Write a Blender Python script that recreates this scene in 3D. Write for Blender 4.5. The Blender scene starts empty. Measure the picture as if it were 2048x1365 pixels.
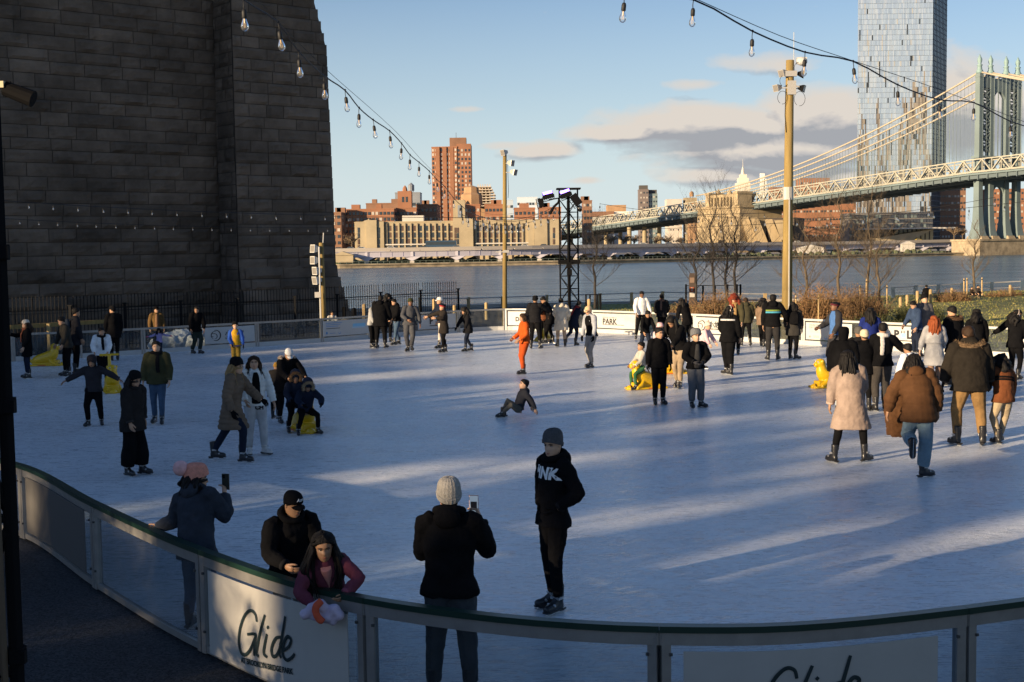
import bpy, bmesh, math, random
from mathutils import Vector as V, Matrix as M, noise as NZ
R = math.radians
rnd = random.Random(7)
S = bpy.context.scene
COL = S.collection
# ---------------------------------------------------------------- camera
F, CXP, CYP, CAMH = 2560.0, 1024.0, 682.5, 3.52
PITCH, ROLL = R(4.17), R(-0.8)
cd = bpy.data.cameras.new('camera'); cam = bpy.data.objects.new('camera', cd); COL.objects.link(cam)
cd.sensor_width = 36; cd.lens = 45; cd.clip_start = 0.1; cd.clip_end = 9000
CR = M.Rotation(R(90) - PITCH, 3, 'X') @ M.Rotation(ROLL, 3, 'Z')
cam.matrix_world = M.Translation((0, 0, CAMH)) @ CR.to_4x4()
S.camera = cam
# ---------------------------------------------------------------- sun and sky
SUN_EL, SUN_AZ = R(10.5), R(232)          # azimuth clockwise from +Y
sd = V((math.sin(SUN_AZ) * math.cos(SUN_EL), math.cos(SUN_AZ) * math.cos(SUN_EL), math.sin(SUN_EL)))
sl = bpy.data.lights.new('sun', 'SUN'); sl.energy = 5.0; sl.angle = R(0.5); sl.color = (1.0, 0.76, 0.48)
so = bpy.data.objects.new('sun', sl); so.rotation_euler = sd.to_track_quat('Z', 'Y').to_euler(); COL.objects.link(so)
W = bpy.data.worlds.new('World'); S.world = W; W.use_nodes = True
S.view_settings.view_transform = 'Standard'; S.view_settings.look = 'None'
S.view_settings.gamma = 1; S.view_settings.exposure = 1.0
SKY_STRENGTH = 0.088

class NT:
    """small helper to write node trees"""
    def __init__(s, tree): s.t = tree; s.n = tree.nodes; s.n.clear()
    def add(s, typ, ins=None, **kw):
        n = s.n.new(typ)
        for k, v in kw.items(): setattr(n, k, v)
        for k, v in (ins or {}).items():
            sock = n.inputs[k]
            if isinstance(v, bpy.types.NodeSocket): s.t.links.new(v, sock)
            elif isinstance(v, (tuple, list)) and sock.type == 'RGBA' and len(v) == 3: sock.default_value = (*v, 1)
            else: sock.default_value = v
        return n
    def math(s, op, a, b=None, c=None, clamp=False):
        n = s.n.new('ShaderNodeMath'); n.operation = op; n.use_clamp = clamp
        for i, v in enumerate((a, b, c)):
            if v is None: continue
            if isinstance(v, bpy.types.NodeSocket): s.t.links.new(v, n.inputs[i])
            else: n.inputs[i].default_value = v
        return n.outputs[0]
    def mix(s, f, a, b, mode='MIX'):
        n = s.n.new('ShaderNodeMix'); n.data_type = 'RGBA'; n.blend_type = mode
        for sock, v in ((n.inputs[0], f), (n.inputs[6], a), (n.inputs[7], b)):
            if isinstance(v, bpy.types.NodeSocket): s.t.links.new(v, sock)
            elif isinstance(v, (tuple, list)): sock.default_value = (*v[:3], 1)
            else: sock.default_value = v
        return n.outputs[2]
    def ramp(s, f, stops):
        n = s.n.new('ShaderNodeValToRGB'); s.t.links.new(f, n.inputs[0]); e = n.color_ramp.elements
        while len(e) < len(stops): e.new(0.5)
        for el, (p, c) in zip(e, stops):
            el.position = p; el.color = (*c, 1) if isinstance(c, (tuple, list)) else (c, c, c, 1)
        return n.outputs[0]

def build_sky():
    t = NT(W.node_tree)
    sky = t.add('ShaderNodeTexSky', sky_type='NISHITA', sun_disc=False, sun_elevation=SUN_EL, sun_rotation=SUN_AZ,
                altitude=0, air_density=1.0, dust_density=0.25, ozone_density=2.0)
    d = t.add('ShaderNodeTexCoord').outputs['Generated']
    sep = t.add('ShaderNodeSeparateXYZ', {0: d})
    y = t.math('MAXIMUM', t.math('ABSOLUTE', sep.outputs[1]), 0.15)
    u = t.math('DIVIDE', sep.outputs[0], y); v = t.math('DIVIDE', sep.outputs[2], y)
    def dens(dv):
        vv = t.math('ADD', v, dv)
        vec = t.add('ShaderNodeCombineXYZ', {0: t.math('MULTIPLY', u, 15.0), 1: t.math('MULTIPLY', vv, 27.0), 2: 3.3}).outputs[0]
        nz = t.add('ShaderNodeTexNoise', {'Vector': vec, 'Scale': 1.0, 'Detail': 7.0, 'Roughness': 0.56, 'Distortion': 0.25}).outputs[0]
        tot = None
        # cloud banks: direction (u,v), half sizes, weight
        for (bu, bv, ru, rv, am) in ((.175, .092, .095, .019, 1.0), (.245, .097, .070, .029, 1.1), (.085, .087, .050, .0085, .82), (.21, .072, .115, .020, 1.05), (.165, .055, .07, .011, .8), (.024, .0745, .036, .009, .9), (.0, .079, .038, .005, .7),
                                     (.20, .138, .052, .012, .68), (.145, .124, .038, .006, .64), (.060, .0515, .020, .004, .66), (.345, .105, .08, .038, 1.05), (-.03, .107, .024, .003, .42), (.26, .052, .07, .012, .75),
                                     (.75, .16, .3, .05, .8), (-.8, .2, .3, .04, .7)):
            a = t.math('DIVIDE', t.math('SUBTRACT', u, bu), ru); b = t.math('DIVIDE', t.math('SUBTRACT', vv, bv), rv)
            q = t.math('ADD', t.math('MULTIPLY', a, a), t.math('MULTIPLY', b, b))
            g = t.math('MULTIPLY', t.math('POWER', 2.718, t.math('MULTIPLY', q, -1.1)), am)
            tot = g if tot is None else t.math('MAXIMUM', tot, g)
        return t.math('ADD', t.math('MULTIPLY', t.math('SUBTRACT', nz, 0.5), 1.3), tot)
    d0 = dens(0.0); d1 = dens(0.009)
    mask = t.ramp(d0, [(0.24, 0.0), (0.42, 0.55), (0.66, 1.0)])
    front = t.math('GREATER_THAN', sep.outputs[1], -0.5)
    mask = t.math('MULTIPLY', t.math('MULTIPLY', mask, 0.93), t.math('GREATER_THAN', sep.outputs[2], 0.0))
    thick = t.math('ADD', t.math('MULTIPLY', t.math('SUBTRACT', d1, d0), 2.2), t.math('MULTIPLY', d0, 0.5))
    shade = t.ramp(thick, [(0.05, (4.3, 3.85, 3.4)), (0.30, (3.4, 3.15, 3.0)), (0.55, (2.1, 2.12, 2.28))])
    # haze towards the horizon: the pale band over the skyline
    z = sep.outputs[2]
    skyc = t.mix(1.0, sky.outputs[0], (0.60, 0.70, 0.90), 'MULTIPLY')
    skyc = t.mix(1.0, skyc, t.ramp(z, [(.22, .5), (.6, .66)]), 'MULTIPLY'); skyc = t.mix(1.0, skyc, (2.0, 1.92, 1.84), 'MULTIPLY')
    hz = t.ramp(z, [(0.0, 0.92), (0.05, 0.78), (0.12, .42), (0.20, 0.12), (0.32, 0.0)])
    skyc = t.mix(hz, skyc, (4.0, 4.55, 4.75))
    col = t.mix(mask, skyc, shade)
    bg = t.add('ShaderNodeBackground', {'Color': col, 'Strength': SKY_STRENGTH})
    out = t.add('ShaderNodeOutputWorld', {'Surface': bg.outputs[0]})
build_sky()

# ---------------------------------------------------------------- picture coordinates -> real places
def ray(px, py):
    return CR @ V(((px - CXP) / F, -(py - CYP) / F, -1.0))
def G(px, py, z=0.0):
    """point of the level z seen at (px,py)"""
    d = ray(px, py); k = (z - CAMH) / d.z
    return V((d.x * k, d.y * k, z))
def P(px, py, D):
    """point at depth D seen at (px,py)"""
    d = ray(px, py); k = D / d.y
    return V((d.x * k, D, CAMH + d.z * k))
def HOR(px): return 496.0 - (px - 1024) * math.tan(-ROLL) if False else 496.0 - (px - 1024) * 0.01396

# ---------------------------------------------------------------- mesh helpers
def tag(o, label=None, cat=None, group=None, kind=None):
    for k, v in (('label', label), ('category', cat), ('group', group), ('kind', kind)):
        if v: o[k] = v
    return o
def thing(name, label, cat, loc=(0, 0, 0), rz=0.0, group=None):
    o = bpy.data.objects.new(name, None); COL.objects.link(o); o.empty_display_size = .2
    o.location = loc; o.rotation_euler = (0, 0, rz)
    return tag(o, label, cat, group)
def catmull(pts, n):
    pts = [V(p) for p in pts]
    if len(pts) < 3 or n <= 1: return pts
    out = []
    for i in range(len(pts) - 1):
        a = pts[max(i - 1, 0)]; b = pts[i]; c = pts[i + 1]; d = pts[min(i + 2, len(pts) - 1)]
        for k in range(n):
            t = k / n
            out.append(0.5 * ((2 * b) + (c - a) * t + (2 * a - 5 * b + 4 * c - d) * t * t + (3 * b - a - 3 * c + d) * t ** 3))
    out.append(pts[-1]); return out

class MB:
    def __init__(s): s.v = []; s.f = []; s.m = []; s.c = None
    def poly(s, pts, mat=0):
        i = len(s.v); s.v += [V(p) for p in pts]; s.f.append(tuple(range(i, i + len(pts)))); s.m.append(mat)
    def box(s, c, size, mat=0, rot=None):
        c = V(c); hx, hy, hz = size[0] / 2, size[1] / 2, size[2] / 2; i = len(s.v)
        for x in (-hx, hx):
            for y in (-hy, hy):
                for z in (-hz, hz):
                    p = V((x, y, z)); s.v.append(c + (rot @ p if rot else p))
        for q in ((0, 1, 3, 2), (4, 6, 7, 5), (0, 4, 5, 1), (2, 3, 7, 6), (0, 2, 6, 4), (1, 5, 7, 3)):
            s.f.append(tuple(i + k for k in q)); s.m.append(mat)
    def bar(s, a, b, w, h, mat=0, up=V((0, 0, 1))):
        a = V(a); b = V(b); d = b - a; L = d.length
        if L < 1e-6: return
        d /= L; x = d.cross(up)
        if x.length < 1e-4: x = d.cross(V((0, 1, 0)))
        x.normalize(); z = x.cross(d)
        s.box((a + b) / 2, (w, L, h), mat, M((x, d, z)).transposed())
    def loft(s, rings, mat=0, cap=True, close=True):
        n = len(rings[0]); i0 = len(s.v)
        for r in rings: s.v += [V(p) for p in r]
        for k in range(len(rings) - 1):
            for j in range(n if close else n - 1):
                a = i0 + k * n + j; b = i0 + k * n + (j + 1) % n
                s.f.append((a, b, b + n, a + n)); s.m.append(mat)
        if cap:
            s.f.append(tuple(i0 + j for j in reversed(range(n)))); s.m.append(mat)
            e = i0 + (len(rings) - 1) * n
            s.f.append(tuple(e + j for j in range(n))); s.m.append(mat)
    def tube(s, pts, rad, n=8, mat=0, cap=True, flat=None):
        """flat: optional (vector, factor) squashing of the section along a vector"""
        pts = [V(p) for p in pts]
        if not isinstance(rad, (list, tuple)): rad = [rad] * len(pts)
        rings = []; prev = None
        for i, p in enumerate(pts):
            d = (pts[min(i + 1, len(pts) - 1)] - pts[max(i - 1, 0)])
            if d.length < 1e-9: d = V((0, 0, 1))
            d.normalize()
            if prev is None:
                x = d.cross(V((0, 0, 1)) if abs(d.z) < .9 else V((0, 1, 0))); x.normalize()
            else:
                x = prev - d * prev.dot(d)
                if x.length < 1e-6: x = d.cross(V((1, 0, 0)))
                x.normalize()
            prev = x; y = d.cross(x); r = rad[i]; ring = []
            for k in range(n):
                a = 2 * math.pi * k / n; o = (x * math.cos(a) + y * math.sin(a)) * r
                if flat: o = o - flat[0] * (o.dot(flat[0]) * (1 - flat[1]))
                ring.append(p + o)
            rings.append(ring)
        s.loft(rings, mat, cap)
    def ell(s, c, r, nu=12, nv=8, mat=0, rot=None):
        c = V(c); rings = []
        if not isinstance(r, (list, tuple)): r = (r, r, r)
        for j in range(nv + 1):
            ph = math.pi * (j / nv) ; ph = min(max(ph, .02), math.pi - .02); ring = []
            for k in range(nu):
                a = 2 * math.pi * k / nu
                p = V((math.cos(a) * math.sin(ph) * r[0], math.sin(a) * math.sin(ph) * r[1], -math.cos(ph) * r[2]))
                ring.append(c + (rot @ p if rot else p))
            rings.append(ring)
        s.loft(rings, mat)
    def lathe(s, c, prof, n=16, mat=0):
        c = V(c)
        s.loft([[c + V((math.cos(2 * math.pi * k / n) * r, math.sin(2 * math.pi * k / n) * r, z)) for k in range(n)] for r, z in prof], mat)
    def build(s, name, mats, parent=None, smooth=False, world=True, attr=None):
        me = bpy.data.meshes.new(name); off = V((0, 0, 0)); q = parent
        while world and q is not None: off = off + q.location; q = q.parent
        me.from_pydata([v - off for v in s.v], [], s.f)
        if not isinstance(mats, (list, tuple)): mats = [mats]
        for m in mats: me.materials.append(m)
        if len(mats) > 1: me.polygons.foreach_set('material_index', s.m)
        if smooth: me.polygons.foreach_set('use_smooth', [True] * len(me.polygons))
        if attr:
            at = me.attributes.new('tone', 'FLOAT', 'FACE'); at.data.foreach_set('value', attr)
        me.update()
        o = bpy.data.objects.new(name, me); COL.objects.link(o)
        if parent is not None: o.parent = parent
        return o

def text_mesh(body, size, bold=0.0, shear=0.0, spacing=1.0, align='LEFT'):
    c = bpy.data.curves.new('text', 'FONT'); c.body = body; c.size = size; c.offset = bold; c.shear = shear
    c.space_character = spacing; c.align_x = align; c.resolution_u = 3; c.extrude = 0.0
    o = bpy.data.objects.new('text', c); COL.objects.link(o)
    bpy.context.view_layer.update()
    me = bpy.data.meshes.new_from_object(o.evaluated_get(bpy.context.evaluated_depsgraph_get()))
    bpy.data.objects.remove(o); bpy.data.curves.remove(c)
    return [v.co.copy() for v in me.vertices], [tuple(p.vertices) for p in me.polygons]
def add_text(mb, body, size, org, ux, uy, mat=0, **kw):
    vs, fs = text_mesh(body, size, **kw); i = len(mb.v); org = V(org)
    mb.v += [org + ux * v.x + uy * v.y for v in vs]
    mb.f += [tuple(i + k for k in f) for f in fs]; mb.m += [mat] * len(fs)

# ---------------------------------------------------------------- materials
MATS = {}
def mat(name, col, rough=0.7, metal=0.0, spec=0.4, var=0.0, vscale=3.0, bump=0.0, bscale=20.0, emit=None, attr=False, coat=0.0, sheen=0.0, stretch=None):
    if name in MATS: return MATS[name]
    m = bpy.data.materials.new(name); m.use_nodes = True; t = NT(m.node_tree)
    co = t.add('ShaderNodeTexCoord').outputs['Object']
    if stretch: co = t.add('ShaderNodeMapping', {'Vector': co, 'Scale': stretch}).outputs[0]
    b = t.add('ShaderNodeBsdfPrincipled', {'Base Color': col, 'Roughness': rough, 'Metallic': metal, 'Specular IOR Level': spec, 'Coat Weight': coat, 'Sheen Weight': sheen})
    c = None
    if var:
        nz = t.add('ShaderNodeTexNoise', {'Vector': co, 'Scale': vscale, 'Detail': 5.0, 'Roughness': .62}).outputs[0]
        c = t.mix(t.ramp(nz, [(.3, 0.0), (.7, 1.0)]), tuple(max(x * (1 - var), 0) for x in col), tuple(min(x * (1 + var), 1) for x in col))
    if attr:
        a = t.add('ShaderNodeAttribute', attribute_name='tone').outputs['Fac']
        c = t.mix(1.0, c if c is not None else col, t.ramp(a, [(0, .78), (1, 1.24)]), 'MULTIPLY')
    if c is not None: t.t.links.new(c, b.inputs['Base Color'])
    if bump:
        nb = t.add('ShaderNodeTexNoise', {'Vector': co, 'Scale': bscale, 'Detail': 4.0, 'Roughness': .6, 'Distortion': .3}).outputs[0]
        bp = t.add('ShaderNodeBump', {'Height': nb, 'Strength': bump, 'Distance': .035 if name.startswith('cloth') else .02}).outputs[0]
        t.t.links.new(bp, b.inputs['Normal'])
    if emit:
        b.inputs['Emission Color'].default_value = (*emit[0], 1); b.inputs['Emission Strength'].default_value = emit[1]
    t.add('ShaderNodeOutputMaterial', {'Surface': b.outputs[0]})
    MATS[name] = m; return m
def cloth(col, rough=.9, wr=.35, sc=9.0):
    return mat('cloth_%d_%d_%d_%d' % (col[0] * 999, col[1] * 999, col[2] * 999, wr * 100), col, rough, spec=(.03 if max(col) < .03 else .10), var=.22, vscale=6.0, bump=wr, bscale=sc, sheen=.0)
def glass_mat(name, tint=(.9, .95, .95), dirt=.05, gloss=.5):
    m = bpy.data.materials.new(name); m.use_nodes = True; t = NT(m.node_tree)
    tr = t.add('ShaderNodeBsdfTransparent', {'Color': tint}).outputs[0]
    gl = t.add('ShaderNodeBsdfGlossy', {'Color': (1, 1, 1), 'Roughness': .03}).outputs[0]
    co = t.add('ShaderNodeTexCoord').outputs['Object']
    df = t.add('ShaderNodeBsdfDiffuse', {'Color': (.6, .62, .63)}).outputs[0]
    fr = t.add('ShaderNodeFresnel', {'IOR': 1.45}).outputs[0]
    a = t.add('ShaderNodeMixShader', {0: t.math('MULTIPLY', fr, gloss), 1: tr, 2: gl}).outputs[0]
    nz = t.add('ShaderNodeTexNoise', {'Vector': co, 'Scale': 2.5, 'Detail': 6.0, 'Roughness': .7}).outputs[0]
    dm = t.math('MULTIPLY', t.ramp(nz, [(.35, .3), (.75, 1.6)]), dirt)
    b = t.add('ShaderNodeMixShader', {0: dm, 1: a, 2: df}).outputs[0]
    t.add('ShaderNodeOutputMaterial', {'Surface': b}); MATS[name] = m; return m
# ================================================================ SETTING
def ice_mat():
    m = bpy.data.materials.new('ice'); m.use_nodes = True; t = NT(m.node_tree)
    co = t.add('ShaderNodeTexCoord').outputs['Object']
    n1 = t.add('ShaderNodeTexNoise', {'Vector': co, 'Scale': .35, 'Detail': 6.0, 'Roughness': .6}).outputs[0]
    n2 = t.add('ShaderNodeTexNoise', {'Vector': co, 'Scale': 7.0, 'Detail': 8.0, 'Roughness': .75, 'Distortion': 1.2}).outputs[0]
    # skate cuts: thin curved lines in several directions
    cuts = None
    for k, (ang, sx, sy, sc) in enumerate(((12, 1, 7, 1.6), (-24, 1, 8, 1.3), (47, 1, 7, 1.1), (-63, 1, 9, 1.4), (85, 1, 7, 1.5))):
        mp = t.add('ShaderNodeMapping', {'Vector': co, 'Rotation': (0, 0, R(ang)), 'Scale': (sx, sy, 1), 'Location': (k * 3.7, k * 1.9, 0)}).outputs[0]
        w = t.add('ShaderNodeTexNoise', {'Vector': mp, 'Scale': sc, 'Detail': 2.0, 'Roughness': .5, 'Distortion': 1.6}).outputs[0]
        l = t.math('ABSOLUTE', t.math('SUBTRACT', w, .5))
        l = t.ramp(l, [(0.0, 1.0), (.02, .9), (.055, 0.0)])
        cuts = l if cuts is None else t.math('MAXIMUM', cuts, l)
    shav = t.ramp(t.math('ADD', t.math('MULTIPLY', n1, .6), t.math('MULTIPLY', n2, .5)), [(.56, 0.0), (.72, 1.0)])
    base = t.mix(t.ramp(n1, [(.3, 0.0), (.7, 1.0)]), (.40, .445, .49), (.57, .61, .645))
    n3 = t.add('ShaderNodeTexNoise', {'Vector': co, 'Scale': 1.7, 'Detail': 9.0, 'Roughness': .68, 'Distortion': 1.8}).outputs[0]
    base = t.mix(t.ramp(n3, [(.38, .6), (.52, 0.0)]), base, (.30, .35, .42))
    base = t.mix(t.math('MULTIPLY', cuts, .62), base, (.88, .89, .90))
    base = t.mix(t.math('MULTIPLY', shav, .6), base, (.86, .86, .86))
    rough = t.math('ADD', t.ramp(n2, [(.3, .05), (.7, .15)]), t.math('MULTIPLY', t.math('MAXIMUM', cuts, shav), .3))
    h = t.math('ADD', t.math('MULTIPLY', n2, .14), t.math('MULTIPLY', cuts, .30))
    fine = t.add('ShaderNodeTexNoise', {'Vector': co, 'Scale': 30.0, 'Detail': 4.0, 'Roughness': .75}).outputs[0]
    patch = t.add('ShaderNodeTexNoise', {'Vector': co, 'Scale': .55, 'Detail': 5.0, 'Roughness': .7, 'Distortion': .8}).outputs[0]
    grain = t.math('MULTIPLY', fine, t.math('ADD', t.math('MULTIPLY', t.ramp(patch, [(.48, 0.0), (.62, 1.0)]), 1.1), t.math('ADD', t.math('MULTIPLY', shav, .8), .06)))
    h = t.math('ADD', h, grain)
    bp = t.add('ShaderNodeBump', {'Height': h, 'Strength': .7, 'Distance': .014}).outputs[0]
    b = t.add('ShaderNodeBsdfPrincipled', {'Base Color': base, 'Roughness': rough, 'Specular IOR Level': .5, 'Normal': bp})
    t.add('ShaderNodeOutputMaterial', {'Surface': b.outputs[0]}); return m
def water_mat():
    m = bpy.data.materials.new('river_water'); m.use_nodes = True; t = NT(m.node_tree)
    co = t.add('ShaderNodeTexCoord').outputs['Object']
    mp = t.add('ShaderNodeMapping', {'Vector': co, 'Scale': (.28, 1, 1), 'Rotation': (0, 0, R(6))}).outputs[0]
    a = t.add('ShaderNodeTexNoise', {'Vector': mp, 'Scale': .22, 'Detail': 9.0, 'Roughness': .70}).outputs[0]
    b_ = t.add('ShaderNodeTexNoise', {'Vector': mp, 'Scale': .045, 'Detail': 4.0, 'Roughness': .6}).outputs[0]
    bp = t.add('ShaderNodeBump', {'Height': t.math('ADD', a, t.math('MULTIPLY', b_, 2.0)), 'Strength': 1.0, 'Distance': 1.6}).outputs[0]
    col = t.mix(t.ramp(t.math('ADD', t.math('MULTIPLY', b_, .4), t.math('MULTIPLY', a, .6)), [(.40, 0.0), (.58, 1.0)]), (.02, .045, .07), (.12, .165, .19))
    b = t.add('ShaderNodeBsdfPrincipled', {'Base Color': col, 'Roughness': .2, 'Specular IOR Level': .5, 'IOR': 1.33, 'Normal': bp})
    t.add('ShaderNodeOutputMaterial', {'Surface': b.outputs[0]}); return m
def speckle_mat(name, c0, c1, sc, bump=.6):
    m = bpy.data.materials.new(name); m.use_nodes = True; t = NT(m.node_tree)
    co = t.add('ShaderNodeTexCoord').outputs['Object']
    v = t.add('ShaderNodeTexVoronoi', {'Vector': co, 'Scale': sc}); n = t.add('ShaderNodeTexNoise', {'Vector': co, 'Scale': .8, 'Detail': 5.0}).outputs[0]
    sp = t.add('ShaderNodeSeparateColor', {0: v.outputs['Color']}).outputs[0]
    c = t.mix(sp, c0, c1); c = t.mix(t.math('MULTIPLY', n, .5), c, c0)
    bp = t.add('ShaderNodeBump', {'Height': v.outputs['Distance'], 'Strength': bump, 'Distance': .01}).outputs[0]
    b = t.add('ShaderNodeBsdfPrincipled', {'Base Color': c, 'Roughness': .85, 'Specular IOR Level': .25, 'Normal': bp})
    t.add('ShaderNodeOutputMaterial', {'Surface': b.outputs[0]}); MATS[name] = m; return m

WATER_Z = -3.0
def sheet(name, pts, m, kind='structure', z=None):
    b = MB(); b.poly([(p[0], p[1], p[2] if len(p) > 2 else z) for p in pts]); o = b.build(name, m); o['kind'] = kind; return o
# rink outline: the rail in the photograph stands 0.92 m above the ice
RZ = 0.92
near_nodes = [G(*p, RZ) for p in ((45, 930), (189, 1004), (404, 1098), (733, 1194), (1318, 1250), (1930, 1214))]
far_nodes = [G(*p, RZ) for p in ((24, 668), (158, 662.5), (285, 656), (398, 650), (513, 644), (643, 637), (738, 631), (824, 626), (916, 621), (1010, 617.5), (1098, 618.5), (1184, 620.5), (1275, 623.5), (1390, 628), (1500, 633), (1607, 637.5), (1757, 644), (1905, 650), (2052, 656))]
west = [V((-18.4, 38.5, RZ)), V((-17.8, 33.0, RZ)), V((-14.6, 27.0, RZ)), V((-11.0, 21.5, RZ)), V((-7.9, 17.3, RZ))]
east = [V((18.4, 35.5, RZ)), V((20.6, 31.0, RZ)), V((20.8, 25.5, RZ)), V((18.2, 19.5, RZ)), V((13.6, 14.6, RZ)), V((8.2, 11.0, RZ))]
outline = far_nodes + east + list(reversed(near_nodes)) + list(reversed(west))
ring = catmull(outline + [outline[0]], 6)[:-1]
MICE = ice_mat()
b = MB(); b.poly([(p.x, p.y, 0.0) for p in reversed(ring)]); ice = b.build('ice', MICE); ice['kind'] = 'structure'
MPAVE = speckle_mat('pebble_paving', (.012, .013, .015), (.075, .078, .085), 60)
sheet('plaza_paving', [(-120, -60, -.03), (120, -60, -.03), (120, 70, -.03), (30, 79, -.03), (0, 77.5, -.03), (-14, 71, -.03), (-120, 66, -.03)], MPAVE)
MWATER = water_mat()
sheet('river', [(-4000, 60, WATER_Z), (4000, 60, WATER_Z), (4000, 6000, WATER_Z), (-4000, 6000, WATER_Z)], MWATER)
# near shore edge: kerb and retaining wall down to the water
MCONC = mat('concrete', (.42, .38, .33), .85, var=.25, vscale=.6, bump=.4, bscale=6)
MSTONEW = mat('seawall_stone', (.30, .24, .16), .9, var=.45, vscale=.35, bump=.8, bscale=1.2)
shore = [V((-120, 66, 0)), V((-14, 71, 0)), V((0, 77.5, 0)), V((30, 79, 0)), V((120, 70, 0))]
b = MB()
for a, c in zip(shore[:-1], shore[1:]): b.bar(a + V((0, .3, -1.45)), c + V((0, .3, -1.45)), .6, 3.2)
o = b.build('shore_edge', MCONC); o['kind'] = 'structure'
# far bank: seawall, esplanade, city ground
bank = [P(300, 546, 452), P(680, 538.5, 455), P(1120, 530, 480), P(1500, 522, 530), P(1905, 513, 590), P(2500, 505, 660)]
b = MB(); MESP = mat('esplanade', (.30, .27, .22), .9, var=.3, vscale=.1)
for a, c in zip(bank[:-1], bank[1:]):
    a = V((a.x, a.y, 0)); c = V((c.x, c.y, 0))
    n = V((a.y - c.y, c.x - a.x, 0)).normalized()
    b.poly([a + V((0, 0, WATER_Z - .5)), c + V((0, 0, WATER_Z - .5)), c + V((0, 0, -1.9)), a + V((0, 0, -1.9))])
    b.bar(a + V((0, 0, -1.75)), c + V((0, 0, -1.75)), 1.0, .5)
o = b.build('far_seawall', MSTONEW); o['kind'] = 'structure'
b = MB(); b.poly([V((p.x, p.y + .5, -2.0)) for p in bank] + [V((p.x, p.y + 24, -2.0)) for p in reversed(bank)]); o = b.build('far_esplanade', MESP); o['kind'] = 'structure'
b = MB(); pts = [V((p.x, p.y + 20, -1.0)) for p in bank]
b.poly(pts + [V((4000, 900, -1.0)), V((4000, 6500, -1.0)), V((-4000, 6500, -1.0)), V((-4000, 470, -1.0))]); o = b.build('far_bank', MESP); o['kind'] = 'structure'

# ---------------------------------------------------------------- stone bridge tower beside the rink
def tower():
    t = thing('bridge_tower', 'dark granite block bridge tower rising beside the far left of the rink', 'bridge tower', (-9, 62, 0))
    A = R(50); u = V((math.sin(A), math.cos(A), 0)); n = V((math.cos(A), -math.sin(A), 0))   # along the wall to the right, and outwards to the viewer
    P0 = V((-8.43, 62, 0))
    mst = mat('granite', (.132, .100, .076), .9, spec=.3, var=.40, vscale=.55, bump=1.0, bscale=3.2, attr=True)
    mjoint = mat('mortar', (.062, .05, .041), .95)
    r = random.Random(3)
    def face(mb, attr, org, ud, wn, width, z0, z1, rough=.05, ins=None, wf=None):
        z = z0; row = 0
        while z < z1:
            h = r.choice((.50, .54, .58)); x = -r.uniform(0, 1.4)
            if row % 2: x -= .6
            if wf: width = wf(z + h / 2)
            while x < width:
                w = r.choice((.9, 1.2, 1.7, 2.0, 1.5)); xa, xb = max(x, 0), min(x + w, width); x += w
                if xb - xa < .12: continue
                tone = min(max(r.gauss(.5, .26), 0), 1); nx, nz = max(3, int((xb - xa) / .19)), 4; g = .014
                sd_ = r.uniform(0, 100); am = r.uniform(.5, 1.7) * rough; i0 = len(mb.v)
                for j in range(nz + 1):
                    for i in range(nx + 1):
                        fx = i / nx; fz = j / nz; X = xa + g + (xb - xa - 2 * g) * fx; Z = z + g + (h - 2 * g) * fz
                        edge = 0 if (i in (0, nx) or j in (0, nz)) else 1
                        d = .02 + edge * (am + NZ.noise(V((X * 1.7 + sd_, Z * 2.3, sd_))) * am * 1.3 + NZ.noise(V((X * 5 + sd_, Z * 6, sd_))) * am * .6)
                        if ins: d += ins(Z)
                        mb.v.append(org + ud * X + wn * d + V((0, 0, Z)))
                for j in range(nz):
                    for i in range(nx):
                        a = i0 + j * (nx + 1) + i
                        mb.f.append((a, a + 1, a + nx + 2, a + nx + 1)); mb.m.append(0); attr.append(tone)
            z += h; row += 1
    BW, dep = 5.25, 1.7
    QB = P0 - u * BW
    def wid(z):
        if z < 2.6: return BW + .5 * (2.6 - z) / 2.0
        w = BW - .025 * (z - 2.6)
        return w - .55 * min(max((z - 13.1) / 2.1, 0), 1)
    # recessed wall
    b = MB(); at = []
    face(b, at, QB - u * 34 - n * dep, u, n, 34.0, -.5, 31, .05)
    b.build('recessed_wall', mst, t, attr=at)
    # buttress: left return and front
    Q2 = QB - u * 34
    b = MB(); b.loft([[p + V((0, 0, z)) for p in (Q2 + n * .25, Q2 - n * 4, Q2 - u * 8 - n * 4, Q2 - u * 8 + n * .25)] for z in (-.5, 34)]); b.build('far_buttress', mst, t, attr=[.5] * 6)
    b = MB(); at = []
    face(b, at, QB, u, n, BW, 2.6, 31, .045, wf=wid)
    face(b, at, QB - n * dep, n, -u, dep, -.5, 31, .045)
    b.build('buttress', mst, t, attr=at)
    b = MB(); at = []
    face(b, at, QB, u, n, BW, -.5, 2.6, .04, ins=lambda z: .05 + .28 * (2.6 - z) / 2, wf=wid)
    b.build('plinth', mst, t, attr=at)
    core = MB(); rings = []
    for z in (-.5, .6, 1.6, 2.6, 13.1, 14.1, 15.2, 31):
        w = wid(z) - .01; e = -.03 + (.28 * (2.6 - z) / 2 if z < 2.6 else 0)
        rings.append([p + V((0, 0, z)) for p in (QB + n * e, QB + u * w + n * e, QB + u * w - n * 14, QB - n * 14)])
    core.loft(rings)
    L = [QB - u * 34.1 - n * (dep + .03), QB - n * (dep + .03), QB - n * 14, QB - u * 34.1 - n * 14]
    core.loft([[p + V((0, 0, z)) for p in L] for z in (-.5, 31)])
    core.build('masonry_core', mjoint, t)
    return t
tower()
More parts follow.
